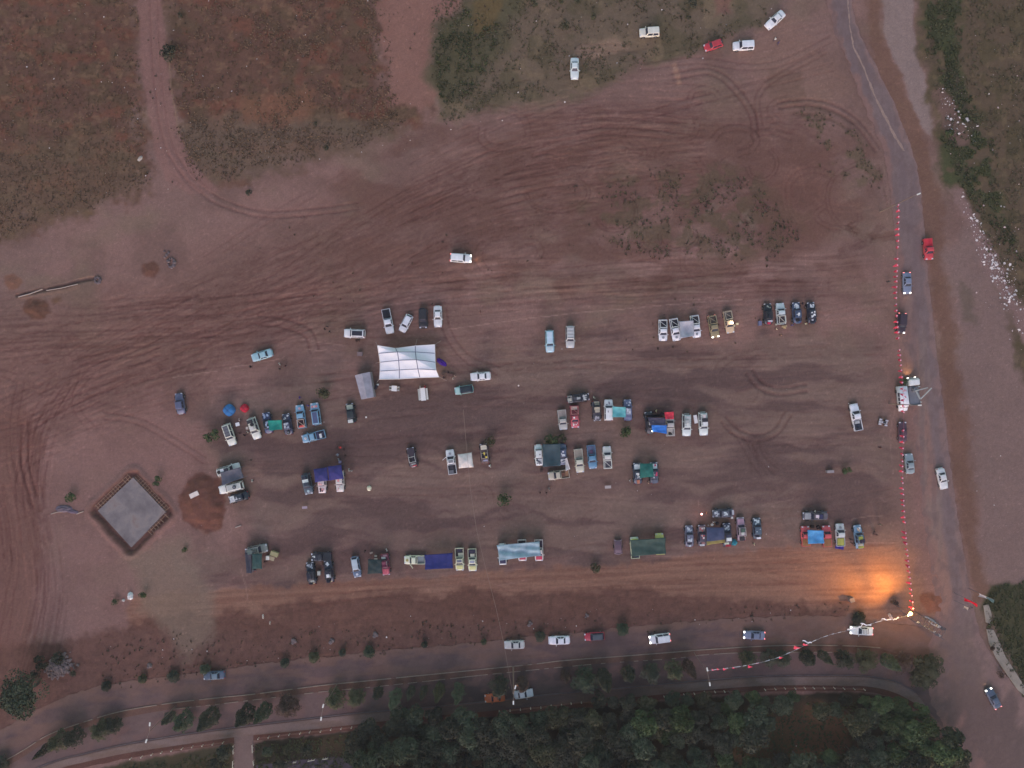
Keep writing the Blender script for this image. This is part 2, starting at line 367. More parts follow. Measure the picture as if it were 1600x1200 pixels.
vfamily([(40,600),(30,660),(30,720),(45,790),(58,860),(62,930),(50,1000),(30,1060)], 16, 26)
vfamily([(110,600),(75,660),(58,720),(55,780),(62,850)], 10, 12)
vfamily([(-20,1000),(0,940),(10,880),(5,820),(-10,760)], 12, 8)
# single remembered tracks
track([(40,690),(20,760),(-10,800)], LT, .6); track([(0,700),(50,705),(110,690)], LT, .6)
track([(160,650),(220,660),(290,700),(320,720)], DK, .85, 3, 5, -.06, .1); track([(165,660),(110,705),(70,712)], LT, .4)
track([(268,240),(300,285),(350,318),(420,335),(500,330),(560,322)], DK, .9, 3, 5, -.08, .25)
track([(272,250),(320,305),(400,335),(480,345)], DK, .6, 2.5, 5)
track([(236,-60),(240,60),(246,140),(258,215),(275,260)], DK, .85, 2.6, 5, -.06, .1)
track([(400,500),(440,505),(480,520),(492,550)], DK, 1, 4, 7, -.08, .05)
track([(688,540),(705,560),(735,590)], DK, .5); track([(690,480),(700,520),(730,560),(780,580)], DK, .95, 3.6, 6, -.07, .1)
track([(1050,120),(1110,112),(1150,140),(1176,180),(1180,215)], DK, 1, 4, 5, -.07, .05)
track([(1188,200),(1185,150),(1215,120),(1290,80)], DK, .8, 3.4, 4, -.05, .1); track([(1000,105),(1090,95),(1170,105),(1230,95),(1300,60)], DK, .75, 3, 5, -.05, .15)
track([(1215,165),(1265,160),(1310,172),(1345,198),(1372,235)], DK, .95, 4, 4.5, -.08, .2)
track([(1240,172),(1290,178),(1335,200)], (.78,.78,.72), .8, 5, 6, -.05, .1)
track([(1178,190),(1215,190),(1150,240),(1120,260)], LT, .6); track([(1130,255),(1165,220),(1200,205),(1240,215)], DK, .7, 4, 5)
track([(1380,260),(1388,300),(1395,330)], DK, .7)
for cx, cy, rx, ry, f in ((1240,300,14,38,LT),(1255,305,20,42,LT),(1190,255,24,26,DK),(1040,360,40,26,LT),(1060,370,30,20,DK),(960,330,34,30,DK),(985,300,46,40,LT),(870,300,50,30,DK),(1170,590,0,0,DK)):
    if rx:
        a0 = rt.uniform(0, 6); track([(cx+rx*math.cos(a0+t*.8), cy+ry*math.sin(a0+t*.8)) for t in range(6)], f, .95, 2.4, 2.6, -.04, .1, 8)
track([(1170,580),(1185,600),(1215,612),(1262,606)], DK, 1, 5, 5.5, -.1, .02); track([(1140,660),(1160,690),(1178,720),(1196,745)], DK, .7, 3, 5, -.05, .1); track([(1180,740),(1178,690),(1195,715),(1225,740)], DK, .5)
track([(1130,655),(1150,675),(1185,685),(1215,672),(1232,645)], DK, 1, 4, 5.5, -.08, .05)
track([(1180,690),(1190,715),(1215,738)], DK, .8, 3.4, 5, -.06, .2); track([(1262,600),(1300,640),(1340,600)], LT, .3)
track([(640,925),(560,930),(480,945),(420,955)], DK, .6); track([(1310,395),(1350,380),(1380,350)], DK, .8, 6, 3)
track([(1325,350),(1350,372),(1400,368)], (.72,.62,.6), .7, 8, 3)
track([(300,1030),(340,990),(380,960)], DK, .6); track([(190,960),(240,985),(260,1010)], DK, .5)
for _ in range(34):
    cx, cy = rt.uniform(720, 1370), rt.uniform(150, 420); rx = rt.uniform(14, 60); ry = rx*rt.uniform(.5, 1); a0 = rt.uniform(0, 6); nn = rt.randint(4, 7); tl = rt.uniform(-.6, .4)
    track([(cx+rx*math.cos(a0+t*.75)-ry*math.sin(a0+t*.75)*tl*.4, cy+ry*math.sin(a0+t*.75)+rx*math.cos(a0+t*.75)*tl*.4) for t in range(nn)], DK if rt.random() < .65 else LT, rt.uniform(.5, .9), rt.uniform(2, 3.2), rt.uniform(3, 5.5), -.04, rt.uniform(.2, .42), 7)
for _ in range(26):
    cx, cy = rt.uniform(-60, 240), rt.uniform(520, 760); rx = rt.uniform(50, 160); a0 = rt.uniform(0, 6); nn = rt.randint(3, 5)
    track([(cx+rx*math.cos(a0+t*.5), cy+rx*.7*math.sin(a0+t*.5)) for t in range(nn)], DK if rt.random() < .5 else LT, rt.uniform(.4, .8), rt.uniform(2, 3), 5.5, -.04, rt.uniform(.2, .42), 8)
for _ in range(22):
    cx, cy = rt.uniform(380, 1350), rt.uniform(560, 930); rx = rt.uniform(20, 60); a0 = rt.uniform(0, 6); nn = rt.randint(3, 5)
    track([(cx+rx*math.cos(a0+t*.5), cy+rx*.6*math.sin(a0+t*.5)) for t in range(nn)], DK, rt.uniform(.35, .7), rt.uniform(2, 3), 5.5, -.04, rt.uniform(.25, .42), 7)
# chalk lines
CH = A(150, 122, 124)
for pts, k in (([(700,515),(830,497),(900,489),(990,481),(1080,473),(1160,468)], .8), ([(270,590),(310,584),(340,580)], .7), ([(360,574),(400,568),(440,560),(445,556)], .6),
               ([(470,530),(500,535),(545,541)], .5), ([(475,545),(500,549),(510,546)], .6), ([(376,890),(384,915),(387,938)], .5), ([(355,790),(362,830)], .4), ([(1398,640),(1390,680),(1396,740)], .35),
               ([(730,900),(780,915),(830,905)], .25), ([(1190,790),(1240,780)], .3), ([(1330,812),(1360,806),(1380,806)], .5), ([(1300,845),(1360,848),(1420,850)], .5), ([(1150,862),(1300,858)], .35), ([(1010,870),(1070,868)], .4)):
    stroke(pts, 1.3, col=CH, k=k*.75, soft=.8, brk=.3)
# dirt road top left
lane = [(214,-400),(252,-400),(253,0),(258,60),(262,110),(275,190),(288,230),(312,268),(345,300),(300,305),(262,285),(243,240),(232,180),(220,100),(213,0)]
ml = mask(lane, 3, 3, 3); m0 = ml.copy(); blend(m0, A(118, 88, 92), .88)
for off in (-8, 4): stroke(offset(curve([(236,-60),(240,60),(246,140),(258,215),(280,262),(320,300)], 8), off), 2.4, DK, k=.7, dz=-.05)
stroke(curve([(264,90),(268,140),(275,180),(280,215)], 8), 1.6, col=A(126, 104, 96), k=.7)
# generic fine variation everywhere
det = (fbm(X/4, Y/4, 118, 3)-.5)*2
C *= (1+.11*det[..., None]+.05*(n_px-.5)[..., None]*2)
C *= (1+.14*(n_mid-.5)[..., None])
# wheel-scuffed clods, pale stones
sp = fbm(X/3.1, Y/3.1, 120, 1); C[:] = np.where((sp > .93)[..., None], C*1.25, C)
# lawns and grove floor in the south
LAWN = mask([(120,1215),(200,1190),(300,1174),(366,1160),(366,1300),(-200,1500),(-200,1300)], 3, 2, 3)
blend(LAWN, A(52, 52, 40), .9); blend(LAWN*sstep(.5, .65, n_mid), A(62, 52, 40), .6)
LAWN2 = mask([(396,1160),(450,1153),(560,1140),(700,1128),(800,1115),(900,1105),(1000,1098),(1100,1088),(1330,1082),(1400,1090),(1460,1150),(1520,1260),(1700,1900),(396,1900)], 3, 2, 3)
blend(LAWN2, A(36, 36, 30), .95); blend(LAWN2*sstep(.55, .7, n_mid), A(52, 44, 36), .5)
blend(mask([(1200,1120),(1260,1100),(1330,1120),(1335,1170),(1280,1185),(1200,1165)], 14, 14), A(96, 70, 58), .9)
blend(mask([(1120,1150),(1220,1130),(1260,1180),(1140,1190)], 14, 14), A(82, 66, 52), .8)
blend(mask([(470,1155),(560,1145),(540,1180),(490,1185)], 10, 10), A(64, 52, 42), .7)
# kerb-side bushy verge tint between roads
HT += (n_mid-.5)*.10+(n_fine-.5)*.07*(1-.5*mc)
C *= np.array([1.045,.935,.835], np.float32)
mul(mc, (1.04, 1.07, 1.10))
# keep the ground flat and low under roads and paving
P_roads = [(-400,1300),(-400,1250),(0,1140),(100,1090),(190,1064),(300,1052),(420,1034),(600,1016),(830,993),(960,982),(1160,964),(1330,962),(1400,975),(1478,962),(1462,850),(1445,650),(1420,500),(1402,400),(1392,300),(1380,240),(1345,160),(1318,90),(1288,-10),(1280,-400),(1330,-400),(1332,0),(1352,80),(1400,180),(1432,260),(1452,420),(1468,560),(1490,740),(1510,860),(1525,950),(1548,1010),(1600,1085),(1700,1230),(1560,1300),(1460,1110),(1400,1085),(1330,1078),(1100,1085),(960,1096),(640,1125),(440,1150),(396,1156),(396,1300),(366,1300),(366,1160),(200,1188),(80,1225)]
flat = sstep(-4, 2, samp(sdf_coarse(P_roads), X, Y))
HT = HT*(1-flat)-.06*flat
NGI = (slice(NG, NG+len(fy)), slice(NG, NG+len(fx)))
HT[:NG] = 0; HT[-NG:] = 0; HT[:, :NG] = 0; HT[:, -NG:] = 0

def ground_h(px, py):
    i = int(round((px-fx[0])/STEP))+NG; j = int(round((py-fy[0])/STEP))+NG
    if 0 <= i < X.shape[1] and 0 <= j < X.shape[0]: return float(HT[j, i])
    return 0.0
def grid_mesh(name, XX, YY, ZZ, CC):
    ny, nx = XX.shape
    co = np.stack([(XX-800)/S, (600-YY)/S, ZZ], -1).reshape(-1, 3).astype(np.float32)
    idx = np.arange(ny*nx).reshape(ny, nx)
    q = np.stack([idx[1:, :-1], idx[1:, 1:], idx[:-1, 1:], idx[:-1, :-1]], -1).reshape(-1, 4)
    me = bpy.data.meshes.new(name); me.vertices.add(len(co)); me.vertices.foreach_set('co', co.ravel())
    me.loops.add(q.size); me.loops.foreach_set('vertex_index', q.ravel().astype(np.int32))
    me.polygons.add(len(q)); me.polygons.foreach_set('loop_start', np.arange(0, q.size, 4, dtype=np.int32))
    me.polygons.foreach_set('use_smooth', np.ones(len(q), bool))
    me.update(calc_edges=True)
    ca = me.color_attributes.new('soil', 'FLOAT_COLOR', 'POINT')
    c4 = np.ones((len(co), 4), np.float32); c4[:, :3] = CC.reshape(-1, 3); ca.data.foreach_set('color', c4.ravel())
    return me
def soil_material(name, rough=.95, grain=.16, gscale=9.0, bump=.25, fine=40.0):
    m = bpy.data.materials.new(name); m.use_nodes = True; nt = m.node_tree; b = nt.nodes['Principled BSDF']
    b.inputs['Roughness'].default_value = rough; b.inputs['Specular IOR Level'].default_value = .15
    at = nt.nodes.new('ShaderNodeAttribute'); at.attribute_name = 'soil'
    tc = nt.nodes.new('ShaderNodeTexCoord')
    n1 = nt.nodes.new('ShaderNodeTexNoise'); n1.inputs['Scale'].default_value = gscale*.22; n1.inputs['Detail'].default_value = 8; n1.inputs['Roughness'].default_value = .65
    n2 = nt.nodes.new('ShaderNodeTexNoise'); n2.inputs['Scale'].default_value = fine*.1; n2.inputs['Detail'].default_value = 4
    for n in (n1, n2): nt.links.new(tc.outputs['Object'], n.inputs['Vector'])
    ad = nt.nodes.new('ShaderNodeMath'); ad.operation = 'ADD'; nt.links.new(n1.outputs['Fac'], ad.inputs[0]); nt.links.new(n2.outputs['Fac'], ad.inputs[1])
    mr = nt.nodes.new('ShaderNodeMapRange'); mr.inputs[1].default_value = .7; mr.inputs[2].default_value = 1.3; mr.inputs[3].default_value = 1-grain; mr.inputs[4].default_value = 1+grain
    nt.links.new(ad.outputs[0], mr.inputs[0])
    mx = nt.nodes.new('ShaderNodeMix'); mx.data_type = 'RGBA'; mx.blend_type = 'MULTIPLY'; mx.inputs[0].default_value = 1
    nt.links.new(at.outputs['Color'], mx.inputs[6]); nt.links.new(mr.outputs[0], mx.inputs[7]); nt.links.new(mx.outputs[2], b.inputs['Base Color'])
    bp = nt.nodes.new('ShaderNodeBump'); bp.inputs['Strength'].default_value = bump; bp.inputs['Distance'].default_value = .08
    nt.links.new(ad.outputs[0], bp.inputs['Height']); nt.links.new(bp.outputs[0], b.inputs['Normal'])
    return m
m_soil = soil_material('soil')
g = grid_mesh('ground', X, Y, HT, C); g.materials.append(m_soil)
tag(link('ground', g), kind='structure')

# ------------------------------------------------------------------ roads, pavement
def resample(pts, n):
    p = np.array(curve(pts, 12)); d = np.r_[0, np.cumsum(np.hypot(*np.diff(p, axis=0).T))]; t = np.linspace(0, d[-1], n)
    return np.stack([np.interp(t, d, p[:, 0]), np.interp(t, d, p[:, 1])], 1)
def band(name, top, bot, n, m, z, color_fn, jag=(1.5, 1.5), material=None, kind='structure'):
    a = resample(top, n); b = resample(bot, n)
    ja = (fbm(a[:, 0]/9, a[:, 1]/9, 5, 3)-.5)*2*jag[0]; jb = (fbm(b[:, 0]/9, b[:, 1]/9, 15, 3)-.5)*2*jag[1]
    d = (b-a); L = np.hypot(d[:, 0], d[:, 1])[:, None]; u = d/L
    a = a-u*ja[:, None]; b = b+u*jb[:, None]
    v = np.linspace(0, 1, m)
    XX = a[:, 0][None]*(1-v[:, None])+b[:, 0][None]*v[:, None]; YY = a[:, 1][None]*(1-v[:, None])+b[:, 1][None]*v[:, None]
    VV = np.repeat(v[:, None], n, 1); UU = np.repeat(np.linspace(0, 1, n)[None], m, 0)
    XX = XX.astype(np.float32); YY = YY.astype(np.float32)
    CC = color_fn(XX, YY, UU, VV)*np.array([1.12,1.0,.90], np.float32)
    me = grid_mesh(name, XX, YY, np.full(XX.shape, z, np.float32), CC); me.materials.append(material or m_soil)
    o = link(name, me); tag(o, kind=kind); return o
m_road = soil_material('road_surface', rough=.85, grain=.10, bump=.1)
UP = [(-200,1215),(-60,1165),(0,1141),(50,1112),(100,1090),(145,1075),(190,1066),(260,1057),(345,1046),(420,1036),(520,1025),(600,1017),(700,1008),(830,995),(900,990),(980,980),(1080,972),(1170,965),(1300,963),(1380,972),(1480,985)]
LO = [(-200,1290),(-60,1222),(10,1187),(40,1170),(80,1146),(150,1122),(200,1109),(270,1098),(340,1090),(400,1084),(500,1071),(560,1065),(640,1057),(760,1045),(830,1038),(880,1032),(960,1026),(1050,1019),(1100,1015),(1180,1010),(1250,1008),(1330,1009),(1375,1012),(1420,1022),(1470,1040)]
def mixc(a, b, t): return a*(1-t[..., None])+b*t[..., None]
def c_main(x, y, u, v):
    base = np.zeros(x.shape+(3,), np.float32)+A(85, 69, 77)
    dust = fbm(x/50, y/14, 40, 4)
    c = mixc(base, A(98, 76, 78).astype(np.float32), sstep(.45, .62, dust))
    c = mixc(c, A(78, 63, 72).astype(np.float32), sstep(.5, .7, fbm(x/90, (y+x*.1)/6, 44, 3))*.5)
    c = mixc(c, A(104, 80, 80).astype(np.float32), sstep(.30, .05, v+(fbm(x/18, y/10, 46, 4)-.5)*.5)*.85)
    c = mixc(c, A(92, 68, 70).astype(np.float32), sstep(.85, 1.0, v)*.6)
    c = mixc(c, A(104, 78, 76).astype(np.float32), sstep(1120, 1300, x)*.8)
    c = mixc(c, A(100, 80, 84).astype(np.float32), sstep(.42, .6, fbm(x/26, y/9, 47, 4))*.45)
    return c*(1+.12*(fbm(x/5, y/5, 48, 3)-.5)[..., None]*2)
band('main_road', UP, LO, 500, 26, .020, c_main, (3.2, .6), m_road)
# planted strip between the two roads
ST = [(-200,1300),(-60,1230),(20,1192),(80,1156),(150,1132),(200,1120),(270,1108),(340,1100),(400,1093),(500,1081),(574,1074),(660,1065),(760,1054),(880,1042),(960,1035),(1050,1029),(1100,1023),(1180,1019),(1300,1019),(1380,1022),(1440,1035)]
def c_strip(x, y, u, v): return (np.zeros(x.shape+(3,), np.float32)+A(88, 66, 66))*(.85+.3*fbm(x/9, y/4, 70, 3))[..., None]
band('median_strip', [(p[0], p[1]+1) for p in LO[:-2]], ST, 420, 6, .028, c_strip, (.2, .2))
KE = [(-200,1360),(-60,1275),(40,1210),(90,1188),(130,1178),(200,1162),(290,1147),(370,1136),(480,1123),(560,1114),(660,1106),(750,1097),(860,1085),(980,1074),(1100,1063),(1200,1056),(1320,1055),(1360,1057),(1400,1065),(1430,1082),(1445,1098)]
def c_serv(x, y, u, v):
    c = np.zeros(x.shape+(3,), np.float32)+A(92, 75, 82)
    c = mixc(c, A(76, 62, 70).astype(np.float32), sstep(.45, .62, fbm(x/60, y/20, 71, 4))*.7)
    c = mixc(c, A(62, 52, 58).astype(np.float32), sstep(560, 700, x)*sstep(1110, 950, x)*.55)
    c = mixc(c, A(100, 76, 80).astype(np.float32), sstep(.5, .65, fbm(x/18, y/12, 75, 3))*.5)
    return c*(1+.12*(fbm(x/5, y/5, 49, 3)-.5)[..., None]*2)
ST2 = [(p[0], p[1]) for p in ST[:-1]]+[(1440,1040),(1475,1065)]
KE2 = KE[:-1]+[(1440,1097),(1475,1140)]
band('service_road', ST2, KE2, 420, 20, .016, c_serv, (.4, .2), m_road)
PV = [(-200,1385),(-60,1298),(40,1228),(90,1202),(130,1191),(200,1176),(300,1161),(370,1151),(440,1144),(500,1138),(640,1122),(750,1112),(860,1101),(980,1090),(1100,1078),(1200,1071),(1320,1071),(1360,1073),(1395,1081),(1425,1096),(1440,1108)]
def c_pav(x, y, u, v):
    c = np.zeros(x.shape+(3,), np.float32)+A(108, 92, 98)
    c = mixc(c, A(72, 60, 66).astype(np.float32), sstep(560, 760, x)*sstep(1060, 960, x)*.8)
    c = mixc(c, A(98, 80, 80).astype(np.float32), sstep(.45, .65, fbm(x/40, y/10, 76, 4))*.7)
    return c*(1+.1*(fbm(x/4, y/4, 50, 3)-.5)[..., None]*2)
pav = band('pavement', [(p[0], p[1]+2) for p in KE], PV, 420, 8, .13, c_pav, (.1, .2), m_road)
def c_ver(x, y, u, v): return (np.zeros(x.shape+(3,), np.float32)+A(82, 56, 56))*(.8+.4*fbm(x/9, y/4, 72, 3))[..., None]
VE = [(p[0], p[1]+9) for p in PV]
band('red_earth_verge', PV, VE, 420, 4, .035, c_ver, (.1, 1.5))
# kerb stones as real steps
def kerb(name, pts, w, z0, z1, m, label, broken=None):
    p = resample(pts, int(max(20, sum(math.hypot(pts[i+1][0]-pts[i][0], pts[i+1][1]-pts[i][1]) for i in range(len(pts)-1))/7.3)))
    root = empty(name, W(*p[0]), 0, label, 'kerb', 'kerbs along the roads')
    big = MB(); rk = random.Random(len(pts)*7+int(pts[0][0])); cnt = 0
    inv = Vector(W(*p[0]))
    for a, b in zip(p[:-1], p[1:]):
        if broken and rk.random() < broken: continue
        A_, B_ = W(*a), W(*b); d = (B_-A_); L = d.length; d.normalize(); n = Vector((-d.y, d.x, 0))
        tmp = []
        zz = z1+rk.uniform(-.015, .015)
        for (q, zc) in ((A_+d*.02-n*w/2, z0), (B_-d*.02-n*w/2, z0), (B_-d*.02+n*w/2, z0), (A_+d*.02+n*w/2, z0)): tmp.append(Vector((q.x, q.y, zc))-Vector((inv.x, inv.y, 0)))
        vs = tmp+[Vector((t.x, t.y, zz)) for t in tmp]
        fs = [(0,3,2,1),(4,5,6,7),(0,1,5,4),(1,2,6,5),(2,3,7,6),(3,0,4,7)]
        if cnt < 300: mb = MB(); mb.add(vs, fs); mb.obj('kerb_stone', m, root)
        else: big.add(vs, fs)
        cnt += 1
    if big.v: o = big.obj('kerb_stone', m, root); o['kind'] = 'stuff'
    return root
m_kerb = mat('kerb_concrete', A(128, 108, 104), .9, noise=.25, nscale=.8)
m_kerbd = mat('kerb_grey', A(92, 76, 82), .9, noise=.25, nscale=.8)
kerb('road_kerb', LO[1:23], .17, -.05, .16, m_kerb, 'thin pale kerb along the south edge of the main road', .06)
kerb('median_kerb', ST[6:19], .14, -.05, .12, m_kerb, 'broken pale kerb on the tree side of the red median strip', .45)
kerb('pavement_kerb', KE[:20], .22, -.05, .125, m_kerbd, 'grey kerb between the service road and the pavement')
# side road in the east
EL = [(1284,-300),(1288,-60),(1290,0),(1306,50),(1330,110),(1350,165),(1378,230),(1390,290),(1397,360),(1402,430),(1410,520),(1420,600),(1432,700),(1442,800),(1455,890),(1462,960),(1452,1010),(1450,1080),(1478,1140),(1520,1210),(1600,1330)]
ER = [(1322,-300),(1326,-60),(1330,0),(1346,60),(1372,110),(1396,160),(1420,220),(1436,280),(1442,340),(1450,430),(1460,520),(1470,600),(1482,700),(1495,800),(1507,870),(1517,930),(1530,985),(1550,1025),(1580,1065),(1615,1110),(1720,1260)]
def c_side(x, y, u, v):
    c = np.zeros(x.shape+(3,), np.float32)+A(103, 88, 98)
    w1 = sstep(.30, .5, v)*sstep(1.0, .9, v); south = sstep(330, 620, y)
    dirt = A(120, 94, 96).astype(np.float32)
    c = mixc(c, dirt, south*(1-sstep(.4, .62, v+.2*(fbm(x/30, y/60, 90, 3)-.5)))*.95)
    c = mixc(c, A(116, 100, 104).astype(np.float32), south*sstep(.45, .6, fbm(x/14, y/90, 92, 3))*.55)
    c = mixc(c, A(90, 76, 88).astype(np.float32), sstep(.5, .65, fbm(x/10, y/110, 94, 3))*.4)
    c = mixc(c, A(100, 82, 84).astype(np.float32), sstep(940, 1010, y)*.7)
    c = mixc(c, A(82, 68, 74).astype(np.float32), sstep(1000, 1130, y)*.8)
    ed = (fbm(x/16, y/24, 96, 4)-.5)*.5
    c = mixc(c, A(116, 94, 100).astype(np.float32), sstep(.80, .94, v+ed)*.75)
    c = mixc(c, A(114, 88, 92).astype(np.float32), sstep(.24, .06, v+ed)*.9)
    c = mixc(c, A(94, 78, 86).astype(np.float32), sstep(.56, .66, fbm(x/8, y/12, 97, 3))*.5)
    return c*(1+.12*(fbm(x/5, y/5, 98, 3)-.5)[..., None]*2)
band('side_road', EL, ER, 700, 30, .026, c_side, (4.5, 2.6), m_road)
m_pale = soil_material('pale_concrete', grain=.2)
def c_pale(x, y, u, v): return (np.zeros(x.shape+(3,), np.float32)+A(128, 110, 114))*(.85+.3*fbm(x/7, y/7, 81, 3))[..., None]
band('roadside_gutter', [(1318,-60),(1330,60),(1345,100),(1370,160),(1392,205),(1410,235)], [(1319.5,-60),(1332,59),(1347.5,99),(1373,159),(1396,204),(1414,236)], 300, 4, .034, c_pale, (2.2, 2.2), m_pale)
# crossing path
def c_path(x, y, u, v): return (np.zeros(x.shape+(3,), np.float32)+A(100, 84, 90))*(.88+.24*fbm(x/8, y/8, 82, 3))[..., None]
band('footpath', [(366,1151.5),(366,1190),(365,1240),(365,1400)], [(396,1148.5),(396,1190),(398,1240),(398,1400)], 60, 10, .06, c_path, (.3, .3), m_road)
def c_low(x, y, u, v): return (np.zeros(x.shape+(3,), np.float32)+A(62, 56, 72))*(.9+.2*fbm(x/8, y/8, 83, 3))[..., None]
band('park_lane', [(400,1196),(440,1191),(480,1186),(520,1183),(600,1178)], [(400,1232),(440,1228),(480,1223),(520,1220),(600,1214)], 60, 8, .02, c_low, (.3, .3), m_road)
# concrete slabs near the corner on the east side
for pts, lab in (([(1536,946),(1544,944),(1549,960),(1547,975),(1540,972)], 'small pale broken concrete slab beside the road corner'),
                 ([(1541,983),(1552,984),(1562,1005),(1570,1025),(1585,1048),(1602,1075),(1606,1092),(1590,1078),(1572,1052),(1556,1028),(1545,1005)], 'long pale cracked concrete apron curving along the road corner')):
    mb = MB(); c0 = W(*pts[0]); v0 = [Vector(W(*p))-c0 for p in pts]; n = len(v0)
    mb.add([(v.x, v.y, -.05) for v in v0]+[(v.x, v.y, .14) for v in v0], [tuple(range(n, 2*n))]+[tuple(range(n))[::-1]]+[(k, (k+1) % n, n+(k+1) % n, n+k) for k in range(n)])
    tag(mb.obj('concrete_slab', mat('old_concrete', A(128, 114, 112), .95, noise=.22, nscale=.5), loc=c0), lab, 'concrete slab')
# ------------------------------------------------------------------ vehicles
m_glass = mat('car_glass', (.030, .034, .055), .35, spec=.35)
m_tyre = mat('tyre_rubber', (.018, .018, .02), .9)
m_rim = mat('wheel_rim', (.35, .35, .37), .35, .7)
m_plast = mat('black_plastic', (.022, .023, .028), .6)
m_steel = mat('grey_steel', (.20, .20, .22), .45, .6)
m_lamp = mat('lamp_glass', (.7, .7, .72), .2)
m_lampon = mat('lamp_lit', (.9, .9, .85), .3, emit=(1.0, .93, .82), estr=2.6)
m_tail = mat('tail_lamp', (.35, .02, .02), .3)
m_tailon = mat('tail_lamp_lit', (.4, .02, .02), .3, emit=(1, .25, .25), estr=1.6)
def paint(c, rough=.38):
    g_ = (c[0]*.3+c[1]*.5+c[2]*.2); c = tuple(int(g_+(v-g_)*.86) for v in c[:3])
    k = 'paint_%d_%d_%d' % tuple(int(v) for v in c[:3])
    return mat(k, A(*c[:3]), rough, spec=.4, coat=.25, noise=.13, nscale=1.0, rnd=.06)
def cloth(c):
    k = 'cloth_%d_%d_%d' % tuple(int(v) for v in c[:3])
    return mat(k, A(*c[:3]), .95, spec=.1, noise=.22, nscale=.9, bump=.3)
# profiles: (x, half width factor, top height); x in -1..1 along half the length, front is +x
PROF = {
 'sedan': dict(w=1.78, h=1.46, st=[(-1,.72,.58),(-.985,.86,.74),(-.95,.93,.86),(-.80,.98,.94),(-.5,1,.97),(0,1,.96),(.36,1,.93),(.62,.99,.88),(.84,.95,.80),(.95,.86,.72),(.99,.74,.62),(1,.6,.52)],
               cab=(-.60,.36,-.40,.12,.86,.66), win='sedan'),
 'hatch': dict(w=1.72, h=1.50, st=[(-1,.78,.60),(-.98,.90,.80),(-.93,.96,.92),(-.5,1,.98),(0,1,.97),(.46,1,.94),(.74,.97,.86),(.92,.87,.74),(.99,.74,.62),(1,.62,.54)],
               cab=(-.95,.46,-.78,.20,.88,.70), win='hatch'),
 'suv':   dict(w=1.86, h=1.78, st=[(-1,.84,.62),(-.985,.92,.9),(-.95,.97,1.04),(-.5,1,1.08),(0,1,1.07),(.42,1,1.05),(.72,.98,.99),(.92,.92,.90),(.985,.83,.78),(1,.72,.66)],
               cab=(-.97,.44,-.90,.24,.90,.76), win='suv'),
 'jeep':  dict(w=1.74, h=1.80, st=[(-1,.90,.66),(-.98,.94,.95),(-.5,1,1.02),(0,1,1.04),(.40,.98,1.05),(.70,.92,1.02),(.93,.84,.97),(.99,.78,.86),(1,.7,.7)],
               cab=(-.55,.36,-.48,.22,.90,.78), win='jeep'),
 'pickup':dict(w=1.84, h=1.74, st=[(-1,.90,.62),(-.985,.95,.74),(-.5,.97,.74),(-.22,1,.76),(-.20,1,1.04),(0,1,1.06),(.46,1,1.03),(.74,.98,.97),(.92,.92,.88),(.985,.84,.78),(1,.72,.66)],
               cab=(-.20,.48,-.12,.26,.90,.74), win='pickup'),
}
_vm = {}
def rrect(x0, x1, w, z, c=.16):
    return [(x1-c,-w,z),(x1-.03,-w+c*.8,z),(x1,0,z),(x1-.03,w-c*.8,z),(x1-c,w,z),(x0+c,w,z),(x0+.03,w-c*.8,z),(x0,0,z),(x0+.03,-w+c*.8,z),(x0+c,-w,z)]
